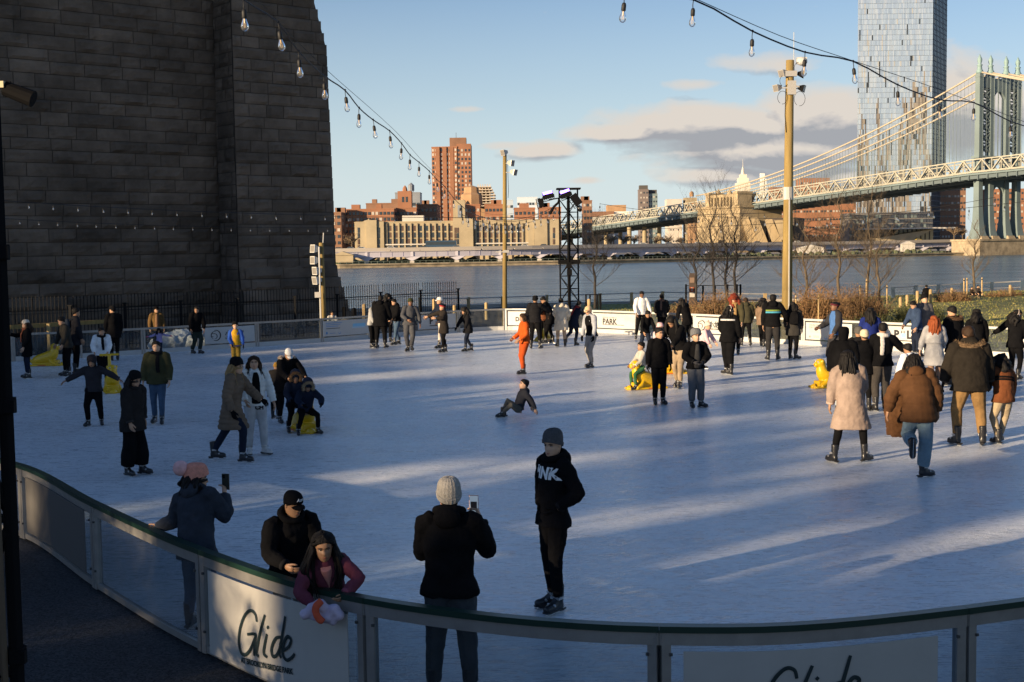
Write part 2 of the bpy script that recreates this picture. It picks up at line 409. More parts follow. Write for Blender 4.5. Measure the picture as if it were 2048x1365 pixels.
# the bridge's roadway passes high over the rink towards the viewer's right
def deck():
    t = thing('bridge_roadway', 'steel bridge roadway passing high overhead from the granite tower', 'bridge', (0, 20, 36))
    a = V((-26, 50, 36)); d = V((math.sin(R(140)), math.cos(R(140)), 0)); s = V((d.y, -d.x, 0)); ms = mat('bridge_steel', (.16, .14, .12), .8, var=.2)
    b = MB(); b.bar(a, a + d * 170, 18, .5); b.build('road_slab', ms, t)
    for k in (-8.5, -3, 3, 8.5):
        b = MB(); b.bar(a + s * k + V((0, 0, 2)), a + d * 170 + s * k + V((0, 0, 2)), .5, .6); b.bar(a + s * k + V((0, 0, -.6)), a + d * 170 + s * k + V((0, 0, -.6)), .5, .6)
        for q in range(34): b.bar(a + s * k + d * q * 5 + V((0, 0, -.3)), a + s * k + d * (q * 5 + 5) + V((0, 0, 2)), .2, .2)
        b.build('truss', ms, t)
deck()
# ================================================================ FAR SHORE: city and bridge
MBRICK = mat('red_brick', (.27, .125, .07), .9, var=.18, vscale=.12)
MBRICK2 = mat('brown_brick', (.22, .12, .075), .9, var=.2, vscale=.1)
MBRICK3 = mat('tan_brick', (.36, .22, .12), .9, var=.2, vscale=.1)
MTAN = mat('tan_limestone', (.33, .27, .175), .85, var=.15, vscale=.15)
MPALE = mat('pale_facade', (.48, .45, .40), .8, var=.1, vscale=.1)
MGREYF = mat('grey_facade', (.20, .22, .25), .6, var=.15, vscale=.1)
MWIN = mat('dark_window', (.035, .045, .055), .18, spec=.6)
MWINB = mat('blind_window', (.42, .38, .33), .5)
MWINR = mat('brown_window', (.10, .065, .05), .3)
MROOF = mat('roof_tar', (.08, .075, .07), .9)
WINCACHE = {}
def win_mesh(w, h, d, m):
    k = (round(w, 2), round(h, 2), m.name)
    if k not in WINCACHE:
        b = MB(); b.box((0, 0, 0), (w, d, h)); me = bpy.data.meshes.new('window'); me.from_pydata(b.v, [], b.f); me.materials.append(m); WINCACHE[k] = me
    return WINCACHE[k]
def windows(root, spots, w, h, mats, yaw, cap=100):
    """the first `cap` windows each an object of its own sharing one mesh, the rest one part"""
    r = random.Random(len(spots) + int(w * 10)); rest = MB(); rm = []
    for i, p in enumerate(spots):
        m = r.choice(mats)
        if i < cap:
            o = bpy.data.objects.new('window', win_mesh(w, h, .24, m)); COL.objects.link(o); o.parent = root
            o.location = p - root.location; o.rotation_euler = (0, 0, yaw)
        else:
            rest.box(p, (w, .24, h), mats.index(m), M.Rotation(yaw, 3, 'Z'))
    if rest.v:
        q = rest.build('window_rows', mats, root); q['kind'] = 'stuff'
def block(name, label, x0, x1, yt, D, dep, m, win=None, group=None, cat='building', yaw=0.0, zb=-1.0, cap=40, side=True, parent=None, wm=None, roof=True):
    """a building whose front runs between picture columns x0..x1 at depth D; win=(cols, rows, w, h)"""
    A = P(x0, yt, D); B = P(x1, yt, D); W_ = (B.x - A.x) / math.cos(yaw); H = A.z - zb
    ex = V((math.cos(yaw), math.sin(yaw), 0)); ey = V((-ex.y, ex.x, 0))
    o0 = V((A.x, D, zb))
    root = parent or thing(name, label, cat, o0 + ex * W_ / 2, 0, group)
    b = MB(); c = o0 + ex * W_ / 2 + ey * dep / 2 + V((0, 0, H / 2)); rot = M((ex, ey, V((0, 0, 1)))).transposed()
    b.box(c, (W_, dep, H), 0, rot); b.build('wall', m, root)
    if roof:
        b = MB(); b.box(c + V((0, 0, H / 2 + .25)), (W_ + .3, dep + .3, .5), 0, rot); b.build('parapet', m, root)
    if win:
        nc, nr, w, h = win; sp = []
        for j in range(nr):
            for i in range(nc):
                sp.append(o0 + ex * W_ * (i + .5) / nc - ey * .06 + V((0, 0, H * (1 - (j + .6) / (nr + .4)))))
        windows(root, sp, w, h, wm or [MWIN, MWIN, MWINB], yaw, cap)
        if side:
            sp = [o0 + ex * (W_ + .06) + ey * dep * (i + .5) / max(nc // 2, 2) + V((0, 0, H * (1 - (j + .6) / (nr + .4)))) for j in range(nr) for i in range(max(nc // 2, 2))]
            windows(root, sp, w, h, wm or [MWIN, MWIN, MWINB], yaw + math.pi / 2, 0)
    return root, o0, ex, ey, W_, H

# ---- long tan building behind the elevated road
def tan_building():
    root, o0, ex, ey, W_, H = block('long_limestone_building', 'long low tan limestone building with pilasters and a square chimney behind the elevated road', 709, 1122, 447, 520, 26, MTAN, zb=-1)
    pos = lambda px, py, off=0: V((P(px, py, 520).x, 520 - off, P(px, py, 520).z))
    def bay(x0, x1, yt, off, d=1.0):
        a = pos(x0, yt); c = pos(x1, yt); b = MB(); b.box(((a.x + c.x) / 2, 520 - off / 2 + .02, (a.z - 1) / 2), (c.x - a.x, off, a.z + 1)); return b
    for x0, x1, yt, off in ((712, 768, 444, 1.6), (733, 754, 441, 2.4), (906, 946, 438, 2.0), (1056, 1120, 441, 1.6), (1068, 1094, 439, 2.4)):
        bay(x0, x1, yt, off).build('projecting_bay', MTAN, root)
    for px in [771 + k * 12.2 for k in range(12)] + [950 + k * 11.6 for k in range(9)]:
        bay(px, px + 3.4, 447, .7).build('pilaster', MTAN, root)
    sp = []
    for px in [777 + k * 12.2 for k in range(11)] + [956 + k * 11.6 for k in range(8)]:
        for py in (457, 470.5, 483): sp += [pos(px, py, .05), pos(px + 4.3, py, .05)]
    for px in (718, 758, 911, 916, 1070, 1107): sp += [pos(px, py, 2.0 if px > 900 and px < 930 else 1.7) for py in (461, 472, 484, 496)]
    windows(root, sp, .75, 2.1, [MWINR, MWIN], 0, 100)
    b = MB()
    for px in [774 + k * 12.2 for k in range(10)] + [952 + k * 11.6 for k in range(8)]:
        p = pos(px + 5, 494, .2); b.box(p, (2.0, .3, 2.0))
    b.build('ground_floor_glazing', MWIN, root)
    b = MB(); a = pos(770, 489, .6); c = pos(900, 489, .6); b.box((a + c) / 2, (c.x - a.x, 1.0, .5)); a = pos(950, 487, .6); c = pos(1058, 487, .6); b.box((a + c) / 2, (c.x - a.x, 1.0, .5)); b.build('canopy', MPALE, root)
    # chimney block and roof boxes
    a = pos(905, 400, -8); c = pos(929, 400, -8); b = MB(); b.box(((a.x + c.x) / 2, 526, 14 + (a.z - 14) / 2), (c.x - a.x, 5, a.z - 14)); b.build('chimney', MTAN, root)
    a = pos(912, 410); b = MB(); b.box((a.x + 1.2, 523.3, a.z - 2.6), (1.4, .4, 5)); b.build('chimney_panel', mat('panel_grey', (.2, .22, .24), .7), root)
    a = pos(802, 440, -6); c = pos(845, 440, -6); b = MB(); b.box(((a.x + c.x) / 2, 530, a.z / 2 + 7), (c.x - a.x, 8, 5)); b.build('roof_house', MPALE, root)
    b = MB(); a = pos(727, 439, -4); b.lathe((a.x + 1.5, 526, 14), [(3.2, 0), (3.0, .6), (1.8, 1.4), (.6, 1.7), (.1, 2.2)], 10); b.build('roof_cap', MTAN, root)
tan_building()

# ---- tall red brick tower
def brick_tower():
    root, o0, ex, ey, W_, H = block('brick_apartment_tower', 'tall red brick apartment tower with rows of pale windows and a rooftop block', 863, 914, 296, 700, 16, MBRICK, (9, 25, .9, 1.35), cap=100, yaw=R(-6), side=False, wm=[MWINB, MWINB, MWIN])
    q = P(913, 290, 699); e = P(942, 290, 703); b = MB()
    b.box(((q.x + e.x) / 2, 708, q.z / 2), (e.x - q.x, 18, q.z + 1)); b.build('wall', MBRICK, root)
    sp = []
    for j in range(25):
        for i in range(4): sp.append(V((q.x + (e.x - q.x) * (i + .5) / 4, 698.95, q.z - 3 - j * 2.35)))
    windows(root, sp, .9, 1.3, [MWINB, MWIN, MWIN], 0, 0)
    a = P(899, 276, 704); c = P(932, 276, 704); b = MB(); b.box(((a.x + c.x) / 2, 708, a.z - 3.5), (c.x - a.x, 8, 7)); b.build('rooftop_block', MBRICK2, root)
    b = MB()
    for k, px in enumerate((875, 889, 903)):
        a = P(px, 296, 700); b.box((a.x, 699.6 - .7 + k * .1, a.z / 2), (2.2, 1.2, a.z + .6))
    b.build('brick_fin', MBRICK, root)
    b = MB(); a = P(912, 276, 706); b.tube([(a.x, 708, a.z), (a.x, 708, a.z + 3)], .12, 5); b.build('antenna', MROOF, root)
brick_tower()

# ---- brick housing behind the tan building
HG = 'brick housing blocks across the river'
for i, (lab, x0, x1, yt, D, dep, m, win) in enumerate((
    ('dark shaded brick block right at the granite tower edge', 662, 682, 427, 545, 20, MBRICK2, (2, 7, 1.2, 1.3)),
    ('long low brick housing block left of the tan building roofline', 681, 788, 421, 560, 18, MBRICK, (14, 8, 1.1, 1.3)),
    ('upper brown brick block above the long low housing', 732, 800, 409, 600, 20, MBRICK2, (9, 4, 1.2, 1.3)),
    ('brick block with a small square tower beside the dark wing', 792, 833, 418, 575, 14, MBRICK, (6, 6, 1.1, 1.3)),
    ('dark brick wing between the square tower and the tall brick tower', 832, 874, 411, 590, 26, MBRICK2, (5, 6, 1.1, 1.3)),
    ('brick block with stepped attic right of the tall brick tower', 928, 960, 411, 600, 14, MBRICK, (4, 6, 1.1, 1.3)),
    ('brick housing block behind the middle wooden pole', 969, 1006, 411, 595, 16, MBRICK, (5, 6, 1.1, 1.3)),
    ('brick housing block right of the middle wooden pole', 1028, 1070, 418, 585, 16, MBRICK, (5, 6, 1.1, 1.3)),
    ('brick housing block beside the lighting truss', 1078, 1122, 417, 580, 16, MBRICK, (5, 6, 1.1, 1.3)),
    ('tall thin brown brick block right of the lighting truss', 1166, 1184, 403, 640, 12, MBRICK2, (3, 8, 1.0, 1.3)))):
    root, o0, ex, ey, W_, H = block('brick_housing_block', lab, x0, x1, yt, D, dep, m, win, HG, cap=24)
    r_ = random.Random(i)
    for k in range(2):
        b = MB(); xx = r_.uniform(.15, .85) * W_; w = r_.uniform(2, 4); b.box((o0.x + xx, D + dep * .5, H - 1 + 1.3), (w, 3.5, 2.6)); b.build('stair_house', m, root)
    if i == 3:
        b = MB(); b.box((o0.x + W_ * .4, D + 6, H + 2.2), (6.2, 6, 9.5)); b.build('square_tower', MBRICK, root)
        b = MB(); b.box((o0.x + W_ * .32, D + 2.95, H + 3.2), (.9, .2, 2.4)); b.box((o0.x + W_ * .5, D + 2.95, H + 3.2), (.9, .2, 2.4)); b.build('tower_opening', MWIN, root)
        b = MB(); b.lathe((o0.x + W_ * .4, D + 6, H + 7), [(1.2, 0), (.9, 1.6), (.15, 2.6)], 6); b.build('finial', MBRICK, root)
    if i == 5:
        b = MB(); b.lathe((o0.x + W_ * .45, D + 7, H - 1), [(5.2, 0), (5.0, 5), (3.6, 6), (3.4, 8.5), (.3, 9.5)], 8); b.build('stepped_attic', MBRICK3, root)
# building under construction
def construction():
    root = thing('unfinished_building', 'open concrete floors of a building under construction beside the tall brick tower', 'building', P(967, 420, 640) * 1.0)
    ms = mat('raw_concrete', (.45, .38, .30), .9, var=.2, vscale=.2); b = MB(); c = MB()
    for k in range(8):
        z = P(967, 412 - k * 5.4, 640).z; sh = max(0, k - 4) * 3
        a = P(946 + sh, 400, 640).x; e = P(991 - sh, 400, 640).x; s = MB(); s.box(((a + e) / 2, 647, z), (e - a, 14, .45)); s.build('floor_slab', ms, root)
        for q in range(6): c.box((a + (e - a) * (q + .3) / 5.7, 641, z + .6), (.4, .4, 1.5))
    c.build('column_grid', ms, root); b.box((P(967, 400, 640).x, 648, P(967, 400, 640).z - 2), (7, 6, 16)); b.build('lift_core', MBRICK3, root)
construction()
for lab, x0, x1, yt, D, m, win in (
    ('grey glass block with a rooftop water tank behind the brick housing', 790, 840, 387, 780, MGREYF, (6, 3, 1.8, 1.8)),
    ('pale glass block behind the middle wooden pole', 993, 1026, 402, 900, mat('pale_glass', (.40, .46, .52), .25, spec=.7), (6, 5, 1.6, 1.8)),
    ('pale blue glass office pair left of the lighting truss', 1034, 1075, 396, 950, mat('pale_glass2', (.50, .56, .62), .25, spec=.7), (7, 5, 1.6, 1.8)),
    ('dark slab tower with a tall flank above the bridge approach', 1279, 1297, 380, 1150, mat('dark_panel', (.16, .13, .12), .6), (3, 12, 1.2, 1.5)),
    ('grey green glass tower joined to the dark slab', 1296, 1315, 389, 1153, mat('green_glass', (.18, .23, .23), .25, spec=.7), (4, 12, 1.2, 1.5)),
    ('low brown brick block behind the bare trees', 1184, 1228, 425, 980, MBRICK2, (6, 4, 1.2, 1.2)),
    ('small brown block with a tan stair top beyond the trees', 1215, 1252, 412, 1020, MBRICK3, (6, 3, 1.2, 1.2)),
    ('bright white wall block over the bridge approach', 1226, 1257, 425, 990, mat('white_wall', (.75, .72, .68), .7), None),
    ('pale flat topped block above the approach truss', 1334, 1364, 400, 1120, MPALE, (6, 4, 1.2, 1.2)),
    ('tan block with a water tank left of the stone anchorage', 1371, 1394, 397, 1120, MTAN, (4, 4, 1.2, 1.2)),
    ('low tan blocks just left of the stone anchorage', 1380, 1424, 407, 1100, MBRICK3, (6, 3, 1.2, 1.2)),
    ('orange brick housing slab left of the glass skyscraper', 1545, 1622, 376, 1000, MBRICK, (14, 8, 1.2, 1.3)),
    ('orange brick housing tower behind the suspension cables', 1600, 1660, 358, 1040, MBRICK, (10, 9, 1.2, 1.3)),
    ('sunlit orange brick block under the bridge deck', 1582, 1712, 398, 860, MBRICK, (22, 6, 1.2, 1.3)),
    ('dark brick housing under the bridge right of the skyscraper', 1878, 1932, 372, 840, MBRICK2, (9, 9, 1.2, 1.3)),
    ('red brick housing seen between the steel bridge legs', 1975, 2060, 380, 860, MBRICK, (14, 9, 1.2, 1.3)),
    ('pale low block between the housing and the stone anchorage', 1184, 1226, 437, 960, mat('dull_white', (.42, .40, .38), .8), (6, 2, 1.2, 1.2))):
    root, o0, ex, ey, W_, H = block('city_block', lab, x0, x1, yt, D, 16, m, win, 'city blocks beyond the far shore', cap=20, side=False)
    if 'water tank' in lab:
        b = MB(); c = V((o0.x + W_ * .62, D + 6, H - 1)); b.lathe(c + V((0, 0, 1.6)), [(1.9, 0), (1.9, 3.4), (.1, 5)], 10); b.build('water_tank', MBRICK3 if x0 > 1000 else MGREYF, root)
        b = MB(); [b.box(c + V((sx, sy, .8)), (.2, .2, 1.7)) for sx in (-1.2, 1.2) for sy in (-1.2, 1.2)]; b.build('tank_stand', MROOF, root)
    if 'dark slab' in lab:
        b = MB(); b.box((o0.x + W_ / 2, D + 6, H + 1), (W_ * .92, 8, 4)); b.build('rooftop_block', MROOF, root)
# spired skyscraper and slim white tower far away
def spire():
    D = 3000; root = thing('spired_skyscraper', 'pale stepped skyscraper with a tall spire on the skyline', 'skyscraper', P(1488, 410, D)); m = mat('pale_stone', (.62, .56, .46), .8); c = P(1488, 410, D)
    def tier(x0, x1, ya, yb, name):
        a = P(x0, ya, D); e = P(x1, yb, D); b = MB(); b.box(((a.x + e.x) / 2, D + 15, (a.z + e.z) / 2), (e.x - a.x, 30 * (x1 - x0) / 26, abs(a.z - e.z))); b.build(name, m, root)
    for x0, x1, ya, yb in ((1473, 1502, 400, 386), (1474.5, 1501, 386, 366), (1478, 1498, 366, 356), (1481.5, 1495, 356, 349)): tier(x0, x1, ya, yb, 'setback')
    a = P(1488, 349, D); e = P(1488, 318, D); mid = P(1488, 336, D); b = MB(); b.lathe((a.x, D + 15, 0), [(5.5, a.z), (3.2, a.z + 7), (1.8, mid.z), (.6, mid.z + 3), (.2, e.z)], 8); b.build('spire', m, root)
spire()
def slim():
    D = 3200; root = thing('slim_white_tower', 'slim white residential tower right of the spired skyscraper', 'skyscraper', P(1527, 410, D)); m = mat('white_tower', (.68, .66, .62), .7)
    for x0, x1, yt in ((1522, 1530, 347), (1529, 1533.5, 358)):
        a = P(x0, yt, D); e = P(x1, 400, D); b = MB(); b.box(((a.x + e.x) / 2, D + 10, (a.z + e.z) / 2), (e.x - a.x, 12, a.z - e.z)); b.build('shaft', m, root)
slim()

# ---- glass skyscraper
def skyscraper():
    D = 820; A = P(1714, 440, D); B = P(1862, 440, D); H = 262.0; W_ = B.x - A.x
    root = thing('glass_skyscraper', 'very tall glass skyscraper with mirrored blue panels and a dark narrow side', 'skyscraper', V((A.x + W_ / 2, D, 0)))
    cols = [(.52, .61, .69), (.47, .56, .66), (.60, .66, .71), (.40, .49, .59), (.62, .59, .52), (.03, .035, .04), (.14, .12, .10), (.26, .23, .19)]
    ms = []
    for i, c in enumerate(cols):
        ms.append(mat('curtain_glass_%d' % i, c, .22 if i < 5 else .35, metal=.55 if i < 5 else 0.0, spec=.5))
    r = random.Random(5); b = MB(); nc, nr = 60, 80
    for j in range(nr):
        prev = cur if j else []; cur = []; z0 = H * j / nr; z1 = H * (j + .95) / nr; fz = j / nr
        for i in range(nc):
            x0 = A.x + W_ * i / nc; x1 = A.x + W_ * (i + .975) / nc; q = r.random()
            refl = NZ.noise(V((i * .12, j * .06, 4))) + (.34 - fz) * 2.2  # reflected buildings are painted into the colours of the lower panels
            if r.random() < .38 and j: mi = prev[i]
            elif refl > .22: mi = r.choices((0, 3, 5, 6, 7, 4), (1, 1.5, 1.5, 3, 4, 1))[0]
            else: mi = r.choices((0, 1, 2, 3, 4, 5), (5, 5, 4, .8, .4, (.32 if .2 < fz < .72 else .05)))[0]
            cur.append(mi); jx = r.uniform(-.03, .03); jz = r.uniform(-.035, .035)
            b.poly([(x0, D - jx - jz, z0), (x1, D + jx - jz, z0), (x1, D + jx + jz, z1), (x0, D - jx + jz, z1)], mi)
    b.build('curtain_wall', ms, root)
    dv0 = V((P(1890, 440, D + 31).x - B.x, 31, 0)); b = MB(); b.loft([[V((x, y, z)) for x, y in ((A.x, D + .3), (B.x, D + .3), (B.x + dv0.x, D + 31), (A.x + dv0.x, D + 31))] for z in (0, H)]); b.build('tower_body', mat('steel_grey', (.32, .34, .37), .5), root)
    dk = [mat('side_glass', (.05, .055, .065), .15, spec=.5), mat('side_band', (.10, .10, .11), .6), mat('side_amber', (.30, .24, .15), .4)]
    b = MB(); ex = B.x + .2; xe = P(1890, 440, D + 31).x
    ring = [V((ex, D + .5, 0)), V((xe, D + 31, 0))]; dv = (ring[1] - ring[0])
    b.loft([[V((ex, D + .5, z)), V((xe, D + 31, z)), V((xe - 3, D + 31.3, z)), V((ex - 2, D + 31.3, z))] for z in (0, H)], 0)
    nn = V((dv.y, -dv.x, 0)).normalized()
    for j in range(nr):
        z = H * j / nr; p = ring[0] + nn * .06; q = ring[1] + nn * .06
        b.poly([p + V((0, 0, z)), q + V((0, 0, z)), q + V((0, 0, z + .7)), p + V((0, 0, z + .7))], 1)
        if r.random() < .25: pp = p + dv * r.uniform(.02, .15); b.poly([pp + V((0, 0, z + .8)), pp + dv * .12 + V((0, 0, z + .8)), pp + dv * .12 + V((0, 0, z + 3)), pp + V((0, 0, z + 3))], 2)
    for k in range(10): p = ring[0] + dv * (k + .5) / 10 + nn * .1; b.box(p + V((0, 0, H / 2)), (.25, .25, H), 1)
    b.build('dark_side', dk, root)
    # podium
    a = P(1700, 430, D - 25); c = P(1868, 430, D - 25); m2 = mat('podium', (.16, .15, .14), .6, var=.2, vscale=.1)
    b = MB(); b.box(((a.x + c.x) / 2, D - 12, 10), (c.x - a.x, 22, 24)); b.build('podium', m2, root)
    b = MB()
    for j in range(5):
        for i in range(26): p = V((a.x + (c.x - a.x) * (i + .5) / 26, D - 23.2, 8 + j * 2.9)); b.box(p, ((c.x - a.x) / 26 * .8, .3, 2.2), r.choice((0, 0, 1)))
    b.build('podium_glazing', [dk[0], mat('podium_green', (.14, .17, .16), .2, spec=.6)], root)
    b = MB(); z = P(1760, 458, D - 40).z; b.box(((a.x + c.x) / 2 + 6, D - 32, z), (c.x - a.x + 4, 18, .8)); b.build('entrance_canopy', MPALE, root)
    b = MB(); b.loft([[V((a.x - 16, D - 38, -1)), V((c.x - 30, D - 38, -1)), V((c.x - 30, D - 30, -1)), V((a.x - 16, D - 30, -1))], [V((a.x - 16, D - 38, 2)), V((c.x - 4, D - 38, z - .5)), V((c.x - 4, D - 30, z - .5)), V((a.x - 16, D - 30, 2))]]); b.build('sloped_wall', MTAN, root)
    b = MB()
    for k in range(9): b.box((c.x - 24 + k * 2.7, D - 28, z / 2), (1.9, .5, z)); 
    b.build('lobby_glass', mat('lobby_glass', (.32, .28, .16), .2, spec=.6), root)
skyscraper()

# ---- suspension bridge
MBS = mat('bridge_paint', (.145, .19, .195), .7, var=.12, vscale=.1)
MBT = mat('truss_sunlit', (.36, .345, .28), .7, var=.1, vscale=.1)  # bridge paint made paler and warmer to stand for sun on the truss
MBC = mat('bridge_cable', (.42, .36, .27), .7)
MBD = mat('bridge_dark', (.10, .13, .14), .8)
def suspension():
    T = P(1993, 340, 600); T.z = 0; d = V((-.454, .891, 0)); s = V((.891, .454, 0))   # towards the city, and across
    root = thing('suspension_bridge', 'blue grey steel suspension bridge with a tall arched tower, truss deck and pale cables', 'bridge', T)
    offs = (-11.6, -4.6, 5.4, 13.0)
    dz = lambda y, px=1993: P(px, y, 600).z
    # legs
    ztop, zdk = dz(150), dz(322)
    for k in offs:
        c = T + s * k; b = MB(); sec = []
        for z, w, l in ((dz(478), 4.8, 7.4), (dz(462), 3.7, 5.4), (dz(440), 2.9, 4.0), (dz(410), 2.6, 3.2), (zdk, 2.6, 3.0), (dz(235), 2.5, 2.8), (ztop, 2.4, 2.6)):
            sec.append([c + s * (a * w / 2) + d * (e * l / 2) + V((0, 0, z)) for a, e in ((-1, -1), (1, -1), (1, 1), (-1, 1))])
        b.loft(sec); leg = b.build('leg', MBS, root)
        b = MB(); b.lathe(c + V((0, 0, ztop)), [(1.5, 0), (1.7, 1.0), (1.2, 1.8), (1.0, 3.4), (1.4, 3.8), (.7, 4.4), (1.1, 5.6), (1.1, 6.6), (.6, 7.6), (.1, 8.8)], 10); b.build('finial', mat('verdigris', (.20, .30, .30), .6), root, smooth=True)
        b = MB(); b.box(c + V((0, 0, ztop - 1.2)), (2.7, 3.0, 1.0), 0, M((s, d, V((0, 0, 1)))).transposed()); b.box(c + V((0, 0, ztop - 6)), (2.4, 2.7, .8), 0, M((s, d, V((0, 0, 1)))).transposed()); b.build('capital', MBS, root)
    for k0, k1 in ((offs[0], offs[1]), (offs[2], offs[3])):
        for e in (-1, 1):
            b = MB(); z = zdk + 3; st = 4.9
            while z + st < ztop - 4:
                for a, c in (((k0, z), (k1, z + st)), ((k1, z), (k0, z + st)), ((k0, z + st), (k1, z + st))):
                    b.bar(T + s * a[0] + d * e * .9 + V((0, 0, a[1])), T + s * c[0] + d * e * .9 + V((0, 0, c[1])), .55, .55)
                z += st
            b.build('cross_bracing', MBD, root)
        b = MB(); b.bar(T + s * k0 + V((0, 0, ztop - 4)), T + s * k1 + V((0, 0, ztop - 4)), 2.0, 5); b.build('top_frame', MBD, root)
    # arch between the middle legs, above and below the deck
    for zc, zt, nm in ((ztop - 14, ztop - 2, 'upper_arch'), (dz(400), dz(352), 'lower_arch')):
        b = MB(); mid = (offs[1] + offs[2]) / 2; rr = (offs[2] - offs[1]) / 2 - .9; n = 14
        for i in range(n):
            a0, a1 = math.pi * i / n, math.pi * (i + 1) / n; 
            q = [(mid + rr * math.cos(a0), zc + rr * 1.5 * math.sin(a0)), (mid + rr * math.cos(a1), zc + rr * 1.5 * math.sin(a1))]
            zt_ = zt; b.loft([[T + s * x + d * e + V((0, 0, z)) for x, z in (q[0], q[1], (q[1][0], zt_), (q[0][0], zt_))] for e in (-1.0, 1.0)])
        b.build(nm, MBS, root)
    b = MB(); b.box(T + s * .7 + V((0, 0, zdk + 1.5)), (29, 4.5, 1.0), 0, M((s, d, V((0, 0, 1)))).transposed()); b.build('tower_gallery', MBS, root)
    # deck: centre line heights from tower to anchorage and down the approach, and out over the river
    def deckz(t):      # metres along d from the tower
        A = ((-420, dz(322) + 5), (0, P(1960, 334, 600).z), (221, P(1450, 414, 797).z), (360, P(1238, 447, 915).z), (520, P(1238, 452, 915).z - 7))
        for (t0, z0), (t1, z1) in zip(A[:-1], A[1:]):
            if t <= t1: return z0 + (z1 - z0) * (t - t0) / (t1 - t0)
        return A[-1][1]
    st = 11.0
    pt = lambda t, k, h=0: T + d * t + s * k + V((0, 0, deckz(t) + h))
    for lab, k in (('near_truss', -15.2), ('inner_truss', -4), ('far_truss', 15.5)):
        b = MB(); t = -330
        while t < 500:
            b.bar(pt(t, k, -3.0), pt(t + st, k, -3.0), .6, .6); b.bar(pt(t, k, 2.9), pt(t + st, k, 2.9), .5, .5)
            b.bar(pt(t, k, -2.9), pt(t + st / 2, k, 2.8), .8, .5); b.bar(pt(t + st / 2, k, 2.8), pt(t + st, k, -2.9), .8, .5)
            b.bar(pt(t + st / 2, k, -3), pt(t + st / 2, k, 2.8), .35, .35); b.bar(pt(t, k, -2.9), pt(t, k, 2.8), .4, .4)
            t += st
        b.build(lab, MBT, root)
    b = MB(); b2 = MB(); t = -330
    while t < 500:
        b.loft([[pt(t, -18, -4.4), pt(t, 18, -4.4), pt(t, 18, -3.6), pt(t, -18, -3.6)], [pt(t + st, -18, -4.4), pt(t + st, 18, -4.4), pt(t + st, 18, -3.6), pt(t + st, -18, -3.6)]])
        for q in (0, .5): b2.bar(pt(t + st * q, -18, -5.6), pt(t + st * q, 18, -5.6), .5, 2.2)
        b2.bar(pt(t, -9, -5.9), pt(t + st, -9, -5.9), .5, 2.4); b2.bar(pt(t, 9, -5.9), pt(t + st, 9, -5.9), .5, 2.4); b2.bar(pt(t, -17, -5.4), pt(t + st, -17, -5.4), .4, 1.6)
        t += st
    b.build('roadway', MBS, root); b2.build('floor_beams', MBD, root)
    b = MB(); t = -330
    while t < 500: b.bar(pt(t, -18.2, -2.8), pt(t + st, -18.2, -2.8), .15, .3); b.bar(pt(t, -18.2, -3.6), pt(t, -18.2, -2.7), .2, .2); b.bar(pt(t + 5.5, -18.2, -3.6), pt(t + 5.5, -18.2, -2.7), .2, .2); t += st
    b.build('walkway_railing', MBT, root)
    # cables and hangers
    for i, k in enumerate(offs):
        k2 = (-13.5, -5.5, 5.5, 13.5)[i]
        zA = ztop + .8; zB = P(1470, 392, 797).z; pts = []
        for q in range(25):
            t = q / 24; pts.append(T + d * (221 * t) + s * (k + (k2 - k) * t) + V((0, 0, zA + (zB - zA) * t - 4 * 7.5 * t * (1 - t))))
        b = MB(); b.tube(pts, .42, 6); b.build('main_cable', MBC, root, smooth=True)
        pm = []
        for q in range(25):
            t = q / 24; pm.append(T - d * (224 * t) + s * k + V((0, 0, zA + (zdk + 8 - zA) * (1 - (1 - t) ** 2))))
        b = MB(); b.tube(pm, .42, 6); b.build('main_cable', MBC, root, smooth=True)
        h = MB()
        for pl, dd in ((pts, 1), (pm, -1)):
            for q in range(1, 100):
                f = q / 100 * 24; a = pl[int(f)].lerp(pl[min(int(f) + 1, 24)], f - int(f)); t = dd * q / 100 * (221 if dd > 0 else 224)
                zb = deckz(t) + 3
                if a.z > zb + 1: h.tube([a, V((a.x, a.y, zb))], .07, 4)
        h.build('hanger_ropes', MBS, root)['kind'] = 'stuff'
    # stone pier under the tower
    b = MB(); mp = MSTONEW; q = M((s, d, V((0, 0, 1)))).transposed()
    zt = dz(482); b.box(T + s * .8 + V((0, 0, (zt + WATER_Z - 1) / 2)), (40, 17, zt - WATER_Z + 1), 0, q); b.box(T + s * .8 + V((0, 0, zt + .4)), (41, 18, .9), 0, q)
    b.build('stone_pier', mp, root)
    for k in offs:
        b = MB(); c = T + s * k; b.loft([[c + s * (a * w) + d * (e * l) + V((0, 0, z)) for a, e in ((-1, -1), (1, -1), (1, 1), (-1, 1))] for z, w, l in ((zt + .8, 2.4, 5.0), (zt + 2.3, 2.0, 4.2))]); b.build('pier_plinth', mp, root)
    # steel bent under the approach
    for t in (300, 350, 400):
        b = MB()
        for k in (-12, 0, 12): b.tube([T + d * t + s * k + V((0, 0, -1)), T + d * t + s * k + V((0, 0, deckz(t) - 6))], 1.5, 10)
        b.build('approach_pier', MTAN, root)
    # stone anchorage
    c0, c1 = P(1396, 490, 766), P(1480, 490, 730); c0.z = c1.z = 0; e = (c1 - c0); L = e.length; e.normalize(); n = V((e.y, -e.x, 0)); up = V((0, 0, 1)); q = M((e, -n, up)).transposed()
    an = thing('stone_anchorage', 'tan granite bridge anchorage with a small arch, colonnade and sloping buttresses', 'bridge anchorage', c0)
    m = mat('anchor_granite', (.36, .28, .17), .9, var=.22, vscale=.12, bump=.5, bscale=.8); zz = lambda y: P(1440, y, 746).z
